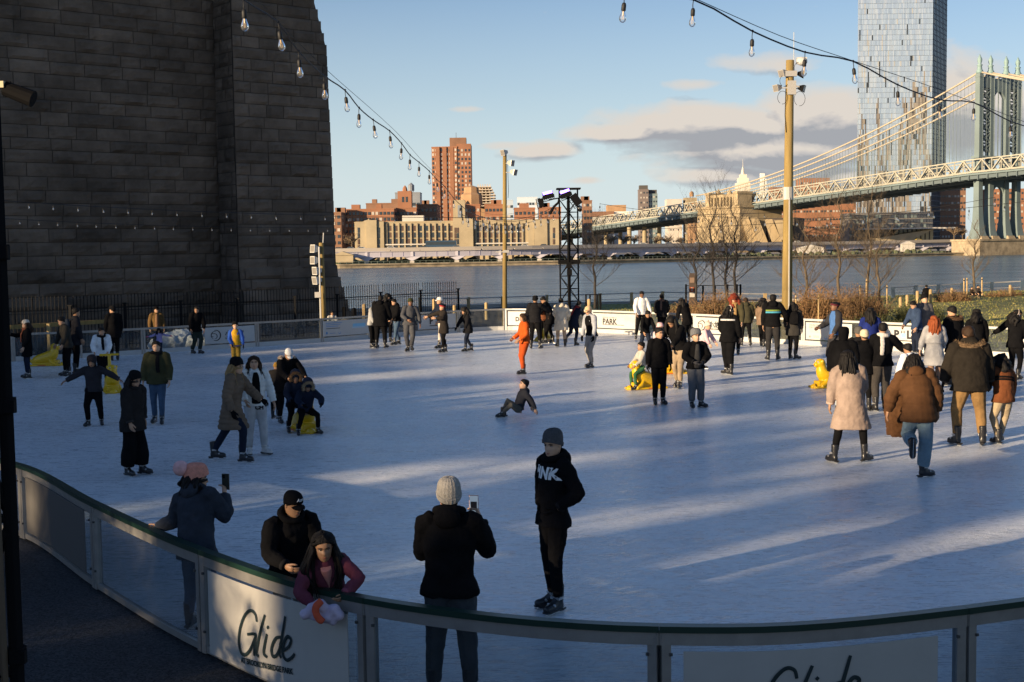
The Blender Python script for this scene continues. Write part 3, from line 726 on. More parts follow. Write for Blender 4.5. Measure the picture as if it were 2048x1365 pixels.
    zt = zz(417); b = MB(); b.loft([[c0 - e * w + n * w + up * z, c1 + e * w + n * w + up * z, c1 + e * w - n * 30 + up * z, c0 - e * w - n * 30 + up * z] for z, w in ((-1, 1.6), (3, .7), (zt, 0))]); b.build('stone_block', m, an)
    mid = (c0 + c1) / 2
    b = MB(); b.box(mid - n * 14 + up * (zt + .5), (L + 1.6, 30, 1.3), 0, q); b.build('cornice', m, an)
    u0, u1 = .30, .97; za = zz(393); cc = c0 + e * L * (u0 + u1) / 2; w = L * (u1 - u0)
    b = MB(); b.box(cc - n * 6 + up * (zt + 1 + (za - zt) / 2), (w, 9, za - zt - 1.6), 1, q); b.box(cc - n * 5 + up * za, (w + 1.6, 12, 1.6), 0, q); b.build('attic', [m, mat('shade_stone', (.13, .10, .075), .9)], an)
    for k in range(9):
        f = c0 + e * (L * u0 + w * (k + .5) / 9); b = MB(); b.tube([f + n * .3 + up * (zt + 1), f + n * .3 + up * (za - .8)], .85, 8); b.build('colonnade_column', m, an)
    for u in (u0, u1): f = c0 + e * L * u; b = MB(); b.box(f - n * 3 + up * (zt + 1 + (za - zt) / 2), (3.4, 10, za - zt), 0, q); b.box(f - n * 3 + up * (za + 1.4), (4.2, 11, 1.4), 0, q); b.build('end_pier', m, an)
    for px in (1440, 1463): f = P(px, 388, 752); b = MB(); b.lathe(V((f.x, f.y + 6, za + .6)), [(1.7, 0), (1.7, 1.2), (1.4, 2.2), (.5, 3.0), (.12, 4.4)], 10); b.build('roof_dome', m, an)
    b = MB(); f = c0 + e * L * .60 + n * 1.64; k = 10; pts = [f + e * 3.3 * math.cos(math.pi * i / k) + up * (3.0 + 3.4 * math.sin(math.pi * i / k)) for i in range(k + 1)]
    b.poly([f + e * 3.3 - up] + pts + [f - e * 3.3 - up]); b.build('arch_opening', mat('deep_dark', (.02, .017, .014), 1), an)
    b = MB(); [b.box(c0 + e * L * u + n * .9 + up * zz(y), (1.4, .6, 1.4), 0, q) for u, y in ((.12, 440), (.28, 440), (.72, 436), (.9, 436))]; b.build('stone_boss', m, an)
    for (xt, yt, xb, yb, D) in ((1488, 434, 1508, 488, 729), (1508, 436, 1527, 488, 722), (1536, 439, 1554, 484, 714), (1557, 441, 1573, 480, 706)):
        t0 = P(xt, yt, D); b0 = P(xb, yb, D); hw = 2.3; dd = V((.2, 1, 0)).normalized() * 7
        b = MB(); b.loft([[p + V((s_ * hw * k, 0, 0)) + dd * j for s_, j in ((-1, 0), (1, 0), (1, 1), (-1, 1))] for p, k in ((b0, 1.25), (t0, 1.0))]); b.build('sloping_buttress', m, an)
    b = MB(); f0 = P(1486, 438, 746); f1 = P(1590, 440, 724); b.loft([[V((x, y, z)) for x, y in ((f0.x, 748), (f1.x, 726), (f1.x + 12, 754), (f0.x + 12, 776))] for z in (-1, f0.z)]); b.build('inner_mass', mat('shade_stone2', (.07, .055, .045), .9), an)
suspension()

# ---- elevated riverside road
def viaduct():
    path = [P(560, 507, 468), P(666, 505.5, 472), P(830, 503, 478), P(1010, 500, 488), P(1180, 497, 508), P(1420, 493, 546), P(1660, 490, 585), P(1908, 485, 624)]
    root = thing('elevated_road', 'elevated riverside road on pale lavender steel girders and columns', 'viaduct', path[3])
    ml = mat('lavender_paint', (.42, .40, .45), .6, var=.06, vscale=.1); mr = mat('road_parapet', (.42, .37, .31), .8)
    fine = catmull(path, 3); k = 0
    dck = MB(); par = MB(); gd = MB()
    for a, c in zip(fine[:-1], fine[1:]):
        dck.bar(a + V((0, 8, .3)), c + V((0, 8, .3)), 17, .5); par.bar(a + V((0, 0, 1.0)), c + V((0, 0, 1.0)), .3, .9)
        gd.bar(a + V((0, 0, -.9)), c + V((0, 0, -.9)), .5, 2.0); gd.bar(a + V((0, -.3, .05)), c + V((0, -.3, .05)), .7, .22); gd.bar(a + V((0, -.3, -1.95)), c + V((0, -.3, -1.95)), .7, .22)
        gd.bar(a + V((0, 14, -.9)), c + V((0, 14, -.9)), .5, 2.0)
        gd.bar(a + V((0, 7, -1.2)), c + V((0, 7, -1.2)), .5, 1.6)
    dck.build('road_deck', mr, root); par.build('parapet', mr, root); gd.build('girder', ml, root)
    L = [0]; [L.append(L[-1] + (c - a).length) for a, c in zip(fine[:-1], fine[1:])]
    def at(s):
        for i in range(len(fine) - 1):
            if L[i + 1] >= s: return fine[i].lerp(fine[i + 1], (s - L[i]) / (L[i + 1] - L[i]))
        return fine[-1]
    s = 14.4; n = 0
    while s < L[-1]:
        p = at(s); b = MB()
        for yy in (0, 14):
            b.box(p + V((0, yy, -2.5 - (p.z + 1 - 2.5) / 2 + .6)), (1.0, .9, p.z + 2.5)); b.loft([[p + V((sx * 1.0, yy + sy * .5, -3.4)) for sx, sy in ((-.5, -1), (.5, -1), (.5, 1), (-.5, 1))], [p + V((sx * 3.2, yy + sy * .5, -2.05)) for sx, sy in ((-1, -1), (1, -1), (1, 1), (-1, 1))]])
        b.box(p + V((0, 7, -2.4)), (.9, 14, .8)); b.box(V((p.x, p.y - .2, -1.9)), (1.7, 1.5, 2.0), 1)
        b.build('support_column', [ml, MCONC], root); s += 17.0; n += 1
    st = MB(); s = 3
    while s < L[-1]: p = at(s); st.box(p + V((0, -.3, -.95)), (.14, .12, 1.9)); s += 4.2
    st.build('girder_stiffener', mat('lavender_dark', (.36, .33, .44), .6), root)
    # traffic
    cols = ((.55, .55, .55), (.05, .05, .06), (.6, .58, .55), (.3, .05, .04), (.12, .14, .18), (.5, .35, .05)); r = random.Random(4)
    names = ('white', 'black', 'silver', 'dark red', 'dark blue', 'yellow')
    for i, (px, ci) in enumerate(((676, 1), (700, 4), (722, 0), (783, 0), (826, 1), (848, 1), (915, 4), (1052, 2), (1090, 1), (1290, 0), (1342, 4), (1400, 2), (1492, 0), (1520, 1), (1600, 2), (1843, 5))):
        best = min((at(q * .5) for q in range(int(L[-1] * 2))), key=lambda p: abs(p.x / p.y * F + CXP - px)) + V((0, 5, .55))
        t = thing('distant_car', '%s car on the elevated road, %s' % (names[ci], ('first right of the granite tower', 'below the dark brick block', 'left of the long tan building', 'in front of the first tan windows', 'below the brick wing', 'just left of the dark bus', 'just right of the dark bus', 'before the tan building right end', 'beside the lighting truss', 'below the white wall block', 'below the bare park trees', 'left of the stone anchorage', 'below the anchorage arch', 'before the sloping buttresses', 'by the tall wooden pole', 'near the bridge pier')[i]), 'car', best, 0, 'cars on the elevated road')
        bm = MB(); h = [(-2.2, .35), (-2.15, .8), (-1.3, .95), (-.7, 1.42), (.8, 1.42), (1.4, .98), (2.15, .85), (2.2, .35)]
        bm.loft([[best + V((x, -.85 if k == 0 else .85, z)) for x, z in h] for k in (0, 1)]); bm.build('body', mat('carpaint_%d' % ci, cols[ci], .3, spec=.6), t)
        bm = MB(); bm.loft([[best + V((x, yy, z)) for x, z in ((-1.15, .98), (-.65, 1.36), (.75, 1.36), (1.2, .98))] for yy in (-.88, .88)]); bm.build('windows', MWIN, t)
        for wx in (-1.35, 1.35):
            bm = MB(); bm.tube([best + V((wx, -.9, .33)), best + V((wx, .9, .33))], .33, 10); bm.build('wheel', MROOF, t)
    best = min((at(q * .5) for q in range(int(L[-1] * 2))), key=lambda p: abs(p.x / p.y * F + CXP - 883)) + V((0, 7, .55))
    t = thing('dark_coach', 'dark blue coach driving along the elevated road before the tan building', 'bus', best)
    b = MB(); b.loft([[best + V((x, yy, z)) for x, z in ((-5.8, .4), (-5.8, 3.0), (-5.4, 3.35), (5.6, 3.35), (5.9, 2.8), (6.0, .4))] for yy in (-1.2, 1.2)]); b.build('body', mat('coach_paint', (.03, .06, .10), .3, spec=.6), t)
    b = MB(); b.box(best + V((0, -1.21, 2.3)), (11, .06, 1.1)); b.build('window_band', MWIN, t)
    for wx in (-3.6, 3.4): b = MB(); b.tube([best + V((wx, -1.25, .5)), best + V((wx, 1.2, .5))], .5, 12); b.build('wheel', MROOF, t)
viaduct()
# things under the viaduct: low greenery, sheds, lamp posts, fence
b = MB(); r = random.Random(8)
for k in range(420):
    px = r.uniform(670, 1890); f = (px - 670) / 1220; D = 466 + f * 128; p = P(px, 520, D); h = r.uniform(.5, 1.7)
    b.ell((p.x, D + r.uniform(0, 6), -1.9 + h * .4), (r.uniform(.7, 2), .8, h), 6, 4)
o = b.build('esplanade_shrubbery', mat('shrub_far', (.09, .10, .05), .95, var=.5, vscale=1), None); tag(o, 'low green shrubbery along the far esplanade', 'shrubs', None, 'stuff')
def far_fence():
    root = thing('esplanade_railing', 'long low green metal railing along the far esplanade wall', 'railing', bank[2]); b = MB()
    for a, c in zip(bank[1:-2], bank[2:-1]):
        a = V((a.x, a.y + .8, -1.9)); c = V((c.x, c.y + .8, -1.9)); n = int((c - a).length / 2.2)
        b.bar(a + V((0, 0, 1.2)), c + V((0, 0, 1.2)), .1, .1); b.bar(a + V((0, 0, .5)), c + V((0, 0, .5)), .08, .08)
        for k in range(n): p = a.lerp(c, k / n); b.box(p + V((0, 0, .55)), (.1, .1, 1.3))
    b.build('rail', mat('far_rail', (.16, .20, .17), .7), root)
far_fence()
for lab, x0, x1, y, D, h, m in (('low tan shed on the far esplanade beside the granite tower', 664, 706, 513, 466, 2.6, MTAN), ('white tent roof shed under the elevated road right of the tall pole', 1596, 1648, 500, 570, 2.6, MPALE), ('small white tent near the bridge pier', 1806, 1830, 497, 596, 3.6, MPALE)):
    a = P(x0, y, D); c = P(x1, y, D); t = thing('esplanade_shed', lab, 'shed', V((a.x, D, -1)), 0, 'sheds on the far esplanade'); b = MB(); b.box(((a.x + c.x) / 2, D + 2, -1 + h / 2), (c.x - a.x, 4, h)); b.build('wall', m, t)
    b = MB(); b.loft([[V((x, yy, z)) for x, z in ((a.x - .4, h - 1), ((a.x + c.x) / 2, h + .4), (c.x + .4, h - 1))] for yy in (D - .4, D + 4.4)]); b.build('roof', m, t)
# ================================================================ AROUND THE RINK
def PX(v):
    q = CR.transposed() @ (V(v) - V((0, 0, CAMH))); return (CXP + F * q.x / -q.z, CYP - F * q.y / -q.z)
# unseen brick row added behind the viewer, its gaps and heights shaping the shade
def off_view():
    back = V((-math.sin(R(52)), -math.cos(R(52)), 0)); side = V((math.cos(R(52)), -math.sin(R(52)), 0)); q = M((side, back, V((0, 0, 1)))).transposed()
    r = random.Random(21); mb = mat('warehouse_brick', (.20, .10, .07), .9, var=.2, vscale=.3)
    Sd = 66.0; te = math.tan(SUN_EL)
    def row(p0, p1, s0, lab):
        c = back * (Sd + 8) + side * ((p0 + p1) / 2); t = thing('shade_warehouse', lab, 'building', c); h = (s0 + Sd) * te
        b = MB(); b.box(c + V((0, 0, h / 2)), (p1 - p0, 16, h), 0, q); b.build('wall', mb, t)
        b = MB(); p = p0
        while p < p1:
            w = r.uniform(.5, 2.4); e = r.uniform(.2, 1.7) if r.random() < .55 else .25
            b.box(back * Sd + back * .6 + side * (p + w / 2) + V((0, 0, h + e / 2)), (w, 1.0, e), 0, q); p += w  # stepped top added to break the shade edge into streaks
        b.build('shade_parapet', mb, t)
        b = MB()
        for k in range(int((p1 - p0) / 4)):
            for j in range(3): b.box(back * (Sd - .05) + side * (p0 + 2 + k * 4) + V((0, 0, 2 + j * 3.3)), (1.2, .2, 1.9), 0, q)
        b.build('window_rows', MWIN, t)['kind'] = 'stuff'
    row(-70, -17.5, 16.0, 'long brick warehouse behind the viewer with the taller chimneys')
    row(-15.2, -12.9, 13.5, 'narrow brick warehouse bay between two gaps behind the viewer')
    row(-11.6, -10.2, 14.0, 'slim brick stair tower between two gaps behind the viewer')
    row(-9.3, -8.2, 10.3, 'lowest brick warehouse bay behind the viewer')
    row(-8.2, -7.1, 12.9, 'short brick warehouse bay beside the long right warehouse behind the viewer')
    row(-7.1, 40, 16.0, 'long brick warehouse behind the viewer on the right')
off_view()
# ---------------------------------------------------------------- rink barrier
MALU = mat('aluminium', (.30, .29, .275), .4, metal=.5, spec=.5, var=.12, vscale=6)
MCAP = mat('green_rail_cap', (.006, .028, .02), .4, spec=.5)
MWHITE = mat('white_board', (.47, .47, .46), .5, var=.06, vscale=2)
MGLASS = glass_mat('barrier_glass', (.74, .78, .80), .020, .34)
MGLASSF = glass_mat('barrier_glass_far', (.72, .76, .77), .05, .5)
def offset(path, o):
    out = []
    for i, p in enumerate(path):
        d = path[min(i + 1, len(path) - 1)] - path[max(i - 1, 0)]; d.z = 0; d.normalize(); out.append(p + V((d.y, -d.x, 0)) * o)
    return out
def at_z(path, z): return [V((p.x, p.y, z)) for p in path]
def strip(mb, path, z0, z1, th, m=0):
    a = offset(path, th / 2); c = offset(path, -th / 2)
    mb.loft([[V((p.x, p.y, z0)), V((p.x, p.y, z1)), V((e.x, e.y, z1)), V((e.x, e.y, z0))] for p, e in zip(a, c)], m)
near_path = catmull([west[-1]] + near_nodes + [east[-1]], 8)
far_path = catmull([west[0]] + far_nodes + [east[0]], 6)
near_labels = ['near glass barrier panel at the left edge by the black mast', 'near glass barrier panel holding the unlit blank grey banner', 'clear near glass barrier panel left of the person in the pink hat', 'near barrier panel holding the sunlit lettered sign under the girl',
               'near clear barrier panel in front of the man in the grey beanie', 'near barrier panel holding the lettered sign at the lower right', 'near barrier panel at the right edge, past the last post']
near_segs = [near_path[i * 8:(i + 1) * 8 + 1] for i in range(7)]
for seg, lab in zip(near_segs, near_labels):
    mid = seg[4]; t = thing('barrier_panel', lab, 'barrier panel', V((mid.x, mid.y, 0)), 0, 'clear barrier panels round the rink')
    s = [p.copy() for p in seg]; L = (s[-1] - s[0]).length; u = (s[-1] - s[0]).normalized()
    s[0] = s[0] + u * .0015; s[-1] = s[-1] - u * .0015
    b = MB(); strip(b, s, RZ - .045, RZ, .085); b.build('rail_cap', MCAP, t)
    b = MB(); strip(b, s, RZ - .135, RZ - .046, .06); b.build('top_frame', MALU, t)
    b = MB(); strip(b, s, .01, .07, .05); b.build('bottom_frame', MALU, t)
    b = MB(); strip(b, s, .07, RZ - .135, .012); b.build('glass', MGLASS, t)
    for e in (0, -1):
        p = s[e] + u * (.04 if e == 0 else -.04); q = M((u, V((-u.y, u.x, 0)), V((0, 0, 1)))).transposed()
        b = MB(); b.box(V((p.x, p.y, (RZ - .05) / 2)), (.066, .075, RZ - .052), 0, q); po = b.build('post', MALU, t)
        b = MB(); [b.box(V((p.x, p.y, z)) + q @ V((.03 if e == 0 else -.03, -.044, 0)), (.02, .02, .02), 0, q) for z in (.72, .2)]; b.build('bolt', mat('bolt_dark', (.05, .05, .05), .5), po)
i = 0; segs = []
for k in range(len(far_nodes) + 1): segs.append(far_path[k * 6:(k + 1) * 6 + 1])
NF = len(segs)
for k, seg in enumerate(segs):
    mid = seg[3]; x = PX(mid)[0]
    near = min(((230, 'the tall person in black'), (72, 'the person in the cream beanie'), (20, 'the black mast'), (315, 'the brown jacket watcher'), (345, 'the snow heap'), (455, 'the left white banner'), (575, 'the floodlight pole'), (690, 'the blue lettered sign'), (780, 'the dark huddled group'), (872, 'the left black letter sign'), (962, 'the small child in black'), (1054, 'the person in orange'), (1141, 'the person in the long white coat'), (1228, 'the park name sign'), (1332, 'the person with the brown scarf'), (1445, 'the dragon logo sign on the right'), (1553, 'the striped jacket'), (1680, 'the pale notice sign'), (1830, 'the right black letter sign'), (1980, 'the outstretched arm at right'), (2080, 'the far right corner')), key=lambda q: abs(q[0] - x))
    t = thing('barrier_panel', 'far clear rink barrier panel just behind %s' % near[1], 'barrier panel', V((mid.x, mid.y, 0)), 0, 'clear barrier panels round the rink')
    s = seg; u = (s[-1] - s[0]).normalized(); q = M((u, V((-u.y, u.x, 0)), V((0, 0, 1)))).transposed()
    lit = MWHITE if x > 1000 else MALU  # paler frames right of the middle stand in for sun on them
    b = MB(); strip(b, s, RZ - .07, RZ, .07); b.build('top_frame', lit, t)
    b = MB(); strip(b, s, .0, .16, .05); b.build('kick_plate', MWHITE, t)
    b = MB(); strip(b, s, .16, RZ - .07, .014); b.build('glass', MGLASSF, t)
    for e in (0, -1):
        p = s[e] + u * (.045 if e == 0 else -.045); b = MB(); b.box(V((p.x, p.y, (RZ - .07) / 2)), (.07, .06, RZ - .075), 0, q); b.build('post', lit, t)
# side boards out of the frame on the left and right
for nm, pth in (('west', [far_nodes[0] * 0 + west[0]] + west[1:]), ('east', [east[0]] + east[1:])):
    pp = catmull(pth, 5)
    for k in range(len(pth) - 1):
        s = pp[k * 5:(k + 1) * 5 + 1]; mid = s[2]; t = thing('barrier_panel', 'rink barrier panel on the %s, number of posts two, %s' % ('left side' if nm == 'west' else 'right side', ('next to the far corner', 'along the side', 'halfway down the side', 'near the viewer', 'beside the entrance')[min(k, 4)]), 'barrier panel', V((mid.x, mid.y, 0)), 0, 'clear barrier panels round the rink')
        b = MB(); strip(b, s, RZ - .07, RZ, .07); b.build('top_frame', MALU, t)
        b = MB(); strip(b, s, .0, .16, .05); b.build('kick_plate', MWHITE, t)
        b = MB(); strip(b, s, .16, RZ - .07, .014); b.build('glass', MGLASSF, t)

# ---------------------------------------------------------------- signs
MINK = mat('sign_ink', (.008, .022, .026), .6); MINKB = mat('sign_ink_black', (.012, .012, .014), .6); MBLUE = mat('sign_blue', (.05, .22, .50), .6); MLBL = mat('sign_light_blue', (.22, .50, .72), .6)
MGREYI = mat('sign_ink_grey', (.25, .25, .26), .6)
def sub(seg, f0, f1, n=8):
    out = []
    for k in range(n + 1):
        f = (f0 + (f1 - f0) * k / n) * (len(seg) - 1); i = min(int(f), len(seg) - 2); out.append(seg[i].lerp(seg[i + 1], f - i))
    return out
STROKES = [[(712, 985), (703, 945), (672, 926), (632, 955), (600, 1020), (588, 1090), (598, 1145), (625, 1162), (660, 1138), (690, 1085), (702, 1050), (648, 1052)], [(702, 1050), (694, 1110), (688, 1162)],
           [(765, 950), (735, 1030), (712, 1110), (704, 1148), (718, 1165)], [(775, 1048), (758, 1105), (752, 1148), (772, 1166)], [(786, 1008), (778, 1018)],
           [(860, 1062), (828, 1070), (802, 1118), (806, 1158), (830, 1156), (858, 1105)], [(889, 958), (866, 1060), (848, 1138), (858, 1168)],
           [(872, 1130), (902, 1112), (917, 1078), (897, 1060), (874, 1100), (868, 1148), (890, 1178), (918, 1166), (935, 1146)]]
MCREAM = mat('sign_cream', (.40, .385, .355), .55, var=.05, vscale=3)
def glide_sign(seg, f0, f1, z0, z1, lab, tone=MCREAM, du=0.0):
    s = offset(sub(seg, f0, f1), .045); mid = s[4]
    t = thing('rink_sign', lab, 'sign', V((mid.x, mid.y, z0)))
    b = MB(); strip(b, s, z0, z1, .008); b.build('panel', tone, t)
    def at(u, v, o=.012):
        f = min(max(u, 0), 1) * 8; i = min(int(f), 7); p = s[i].lerp(s[i + 1], f - i); d = (s[i + 1] - s[i]); d.z = 0; d.normalize(); n = V((d.y, -d.x, 0))
        return V((p.x, p.y, z1 - (z1 - z0) * v)) + n * o
    nn = (s[8] - s[0]); nn.z = 0; nn.normalize(); nn = V((nn.y, -nn.x, 0))
    b = MB()
    for st in STROKES:
        pts = []
        for x, y in catmull([(x, y, 0) for x, y in st], 5) and [(p.x, p.y) for p in catmull([(x, y, 0) for x, y in st], 5)]:
            u = (x - 375) / 823 + du; yt = 710 + .313 * (x - 375); h = 460 - (u - du) * 10; pts.append(at(u, (y - yt) / h - (.10 if du else 0)))
        b.tube(pts, [.016 * (.75 + .25 * math.sin(math.pi * q / (len(pts) - 1))) for q in range(len(pts))], 8, 0, True, (nn, .12))
    b.build('script_lettering', MINK, t)
    tm = MB(); add_text(tm, 'AT BROOKLYN BRIDGE PARK', 1.0, V((0, 0, 0)), V((1, 0, 0)), V((0, 1, 0)), bold=.04, spacing=.95); mx = max(v.x for v in tm.v)
    b = MB(); b.f = tm.f; b.m = tm.m; b.v = [at(.273 + du + .395 * (v.x / mx), .925 - .115 * (v.x / mx) - .088 * v.y) for v in tm.v]
    b.build('park_lettering', MINK, t)
glide_sign(near_segs[3], .075, .93, .04, .77, 'cream rink sign with large script lettering in patchy sun, below the girl')
glide_sign(near_segs[5], .08, .925, .02, .75, 'shaded rink sign with large script lettering, cut off at the bottom right', MCREAM, .085)
s = offset(sub(near_segs[1], .08, .92), .045); t = thing('blank_banner', 'unlettered grey banner with patches of sun on the left barrier', 'banner', V((s[4].x, s[4].y, .1)))
b = MB(); strip(b, s, .12, .80, .008); b.build('panel', mat('grey_banner', (.10, .095, .09), .75, spec=.15), t)
def far_pt(px):
    pr = [(PX(V((p.x, p.y, .5)))[0], p) for p in far_path]
    for (xa, a), (xb, c) in zip(pr[:-1], pr[1:]):
        if xa <= px <= xb: return a.lerp(c, (px - xa) / (xb - xa))
def far_sign(x0, x1, lab, draw, z0=.21, z1=.80):
    a = far_pt(x0); c = far_pt(x1); u = (c - a); u.z = 0; w = u.length; u.normalize(); n = V((u.y, -u.x, 0)); a = a + n * .05; c = c + n * .05
    t = thing('rink_sign', lab, 'sign', V(((a.x + c.x) / 2, (a.y + c.y) / 2, z0)), 0, 'signs on the far barrier')
    b = MB(); b.bar(V((a.x, a.y, (z0 + z1) / 2)), V((c.x, c.y, (z0 + z1) / 2)), .01, z1 - z0); b.build('panel', MWHITE, t)
    o = V((a.x, a.y, z0)) + n * .012; Z = V((0, 0, 1)); h = z1 - z0
    def txt(s, x, y, size, m, **kw):
        mb = MB(); add_text(mb, s, size, o + u * x + Z * y, u, Z, **kw); mb.build('lettering', m, t)
    def bar(x, y, ww, hh, m, nm='printed_bar'):
        mb = MB(); mb.poly([o + u * x + Z * y, o + u * (x + ww) + Z * y, o + u * (x + ww) + Z * (y + hh), o + u * x + Z * (y + hh)]); mb.build(nm, m, t)
    def arc(x, y, r_, a0, a1, th, m, nm='round_logo'):
        mb = MB(); k = 20
        for i in range(k):
            q0, q1 = R(a0 + (a1 - a0) * i / k), R(a0 + (a1 - a0) * (i + 1) / k); f = lambda q, rr: o + u * (x + rr * math.cos(q)) + Z * (y + rr * math.sin(q))
            t0 = th * (.35 + .65 * math.sin(math.pi * i / k)); t1 = th * (.35 + .65 * math.sin(math.pi * (i + 1) / k)); mb.poly([f(q0, r_ - t0), f(q1, r_ - t1), f(q1, r_), f(q0, r_)])
        mb.build(nm, m, t)
    draw(w, h, txt, bar, arc)
def d_dragon(w, h, txt, bar, arc):
    arc(w * .22, h * .5, .20, -120, 110, .045, MINKB); arc(w * .19, h * .52, .14, 60, 250, .03, MINKB); arc(w * .2, h * .45, .10, -100, 120, .03, MINKB); bar(w * .12, h * .42, .1, .02, MINKB); bar(w * .14, h * .6, .12, .02, MINKB)
    txt('小龙坎', w * .40, h * .42, .25, MINKB, bold=.006); txt('SHOO LOONG KAN', w * .40, h * .24, .085, MINKB, bold=.002)
def d_puls(w, h, txt, bar, arc):
    txt('P', w * .30, h * .36, .36, MINKB, bold=.016); txt('LS', w * .60, h * .36, .36, MINKB, bold=.016, spacing=.9); bar(w * .47, h * .42, w * .11, .12, MLBL); bar(w * .475, h * .62, .03, .09, MINKB); bar(w * .53, h * .62, .03, .09, MINKB); bar(w * .30, h * .20, w * .50, .03, MINKB)
def d_park(w, h, txt, bar, arc):
    txt('BROOKLYN BRIDGE', w * .25, h * .68, .085, MGREYI); txt('PARK', w * .25, h * .28, .31, MINKB, bold=.008); bar(w * .25, h * .22, w * .50, .018, MINKB)
def d_covid(w, h, txt, bar, arc):
    for k, s_ in enumerate(("YOU'RE PREPARED", 'FOR THE ICE.', 'WHAT ABOUT', 'FOR COVID-19?')): txt(s_, w * .07, h * (.80 - .13 * k), .082, MGREYI if k < 2 else mat('sign_pale_ink', (.45, .46, .48), .6), bold=.002 if k < 2 else 0)
    for k in range(3): bar(w * .17, h * (.22 - .05 * k), w * .12, .012, MGREYI)
    bar(w * .07, h * .1, .07, .08, MGREYI, 'small_logo'); arc(w * .44, h * .16, .06, 150, 400, .02, MBLUE); txt('health', w * .50, h * .12, .08, MLBL)
def d_bus(w, h, txt, bar, arc):
    for k in range(3): bar(w * .06, h * (.84 - .11 * k), w * (.32, .29, .25)[k], .018, MBLUE)
    bar(w * .06, h * .48, w * .28, .022, MINK); bar(w * .06, h * .14, .07, .09, MBLUE, 'small_logo'); bar(w * .13, h * .17, w * .12, .016, MBLUE); arc(w * .33, h * .2, .06, 150, 400, .02, MBLUE)
    bar(w * .60, h * .52, w * .26, .12, MLBL, 'bus_picture'); bar(w * .58, h * .42, w * .27, .06, mat('pale_blue', (.42, .55, .66), .6), 'bus_picture')
far_sign(408, 508, 'white banner with a round brush logo behind the child in the yellow vest', d_dragon)
far_sign(644, 742, 'white sign with blue lines and a small blue bus picture', d_bus)
far_sign(834, 910, 'white sign with big black letters behind the person in the red headband', d_puls)
far_sign(1017, 1062, 'white sign almost hidden behind the person in orange', lambda w, h, txt, bar, arc: txt('D', w * .33, h * .3, .25, MINKB, bold=.01))
far_sign(1186, 1272, 'white sign with the large underlined word PARK', d_park)
far_sign(1388, 1470, 'white banner with a round brush logo behind the headphone wearer', d_dragon)
far_sign(1614, 1706, 'white notice sign with grey lines of text right of the tall pole', d_covid)
far_sign(1765, 1850, 'white sign with big black letters behind the red haired person in grey', d_puls)

# ---------------------------------------------------------------- poles, masts and lamps
MWOOD = mat('pole_wood', (.24, .17, .06), .85, var=.3, vscale=2.2, bump=.5, bscale=8, stretch=(3, 3, .25))
MBLK = mat('black_metal', (.007, .007, .008), .7, spec=.05); MGAL = mat('galvanised', (.45, .43, .40), .45, metal=.3)
MLAMPG = mat('lamp_glass', (.22, .21, .20), .2, spec=.7)
def flood(root, c, d, s=.34, m=MGAL):
    """wedge shaped floodlight whose face looks along d"""
    d = V(d).normalized(); x = d.cross(V((0, 0, 1))).normalized(); y = x.cross(d); c = V(c)
    b = MB(); b.loft([[c - d * s * .5 + x * a * s * .22 + y * e * s * .16 for a, e in ((-1, -1), (1, -1), (1, 1), (-1, 1))], [c + x * a * s * .42 + y * e * s * .34 for a, e in ((-1, -1), (1, -1), (1, 1), (-1, 1))], [c + d * s * .18 + x * a * s * .45 + y * e * s * .38 for a, e in ((-1, -1), (1, -1), (1, 1), (-1, 1))]])
    o = b.build('floodlight', m, root)
    b = MB(); b.poly([c + d * s * .185 + x * a * s * .38 + y * e * s * .31 for a, e in ((-1, -1), (1, -1), (1, 1), (-1, 1))]); b.build('lamp_glass', MLAMPG, o); return o
def pole(px, yt, yb, D, r0, r1, lab):
    T = P(px[0], yt, D); B = P(px[1], yb, D); B.z = 0; t = thing('wooden_pole', lab, 'light pole', V((B.x, D, 0)), 0, 'wooden light poles')
    b = MB(); b.tube([V((B.x, D, -.2)), B.lerp(T, .5), T], [r0, (r0 + r1) / 2, r1], 12); b.build('pole', MWOOD, t, smooth=True); return t, T, B
# tall right pole
t, T, B = pole((1580, 1573), 121, 640, 47, .20, .145, 'tall thick wooden pole with lamps right of the striped jacket')
for dx, dy, d in ((-.30, .47, (-1, -.5, -.35)), (-.50, 1.0, (-1, -.4, -.25)), (.42, .52, (1, -.3, -.2)), (.44, 1.03, (1, -.5, -.3))):
    c = T + V((dx, -.1, -dy)); flood(t, c, d, .34, MBLK if dx > 0 else MGAL); b = MB(); b.bar(T + V((0, -.1, -dy)), c, .04, .04); b.build('lamp_arm', MGAL, t)
b = MB(); b.box(T + V((.42, 0, -.02)), (.34, .25, .22)); b.ell(T + V((.42, -.06, -.05)), (.2, .16, .16)); b.build('junction_box', MWHITE, t)
b = MB(); b.box(T + V((.03, -.17, -1.0)), (.3, .08, .5)); b.tube([T + V((0, -.16, -.9)), T + V((.3, -.2, -.98))], .03, 6); b.box(T + V((0, -.16, -.5)), (.42, .12, .2)); b.build('bracket', MGAL, t)
b = MB(); b.tube([T + V((.14, 0, -.2)), T + V((.14, 0, 1.0))], .012, 5); b.build('antenna', MWHITE, t)
b = MB()
for k, (x, z, r_) in enumerate(((-.3, 1.35, .18), (.32, 1.4, .2), (-.24, .75, .16), (.28, .3, .16))):
    b.tube([T + V((x + r_ * math.cos(a * .42), -.15, -z + r_ * 1.3 * math.sin(a * .42))) for a in range(-4, 11)], .008, 4)
b.tube([T + V((-.17, -.1, -.9)), T + V((-.2, -.1, -2.0)), T + V((-.16, -.12, -2.6))], .012, 4); b.build('loose_cable', MBLK, t)
b = MB(); b.tube([V((B.x + .04, 47 - .2, 0)), V((B.x + .06, 47 - .19, 5.2))], .03, 6); b.build('conduit', MGAL, t)
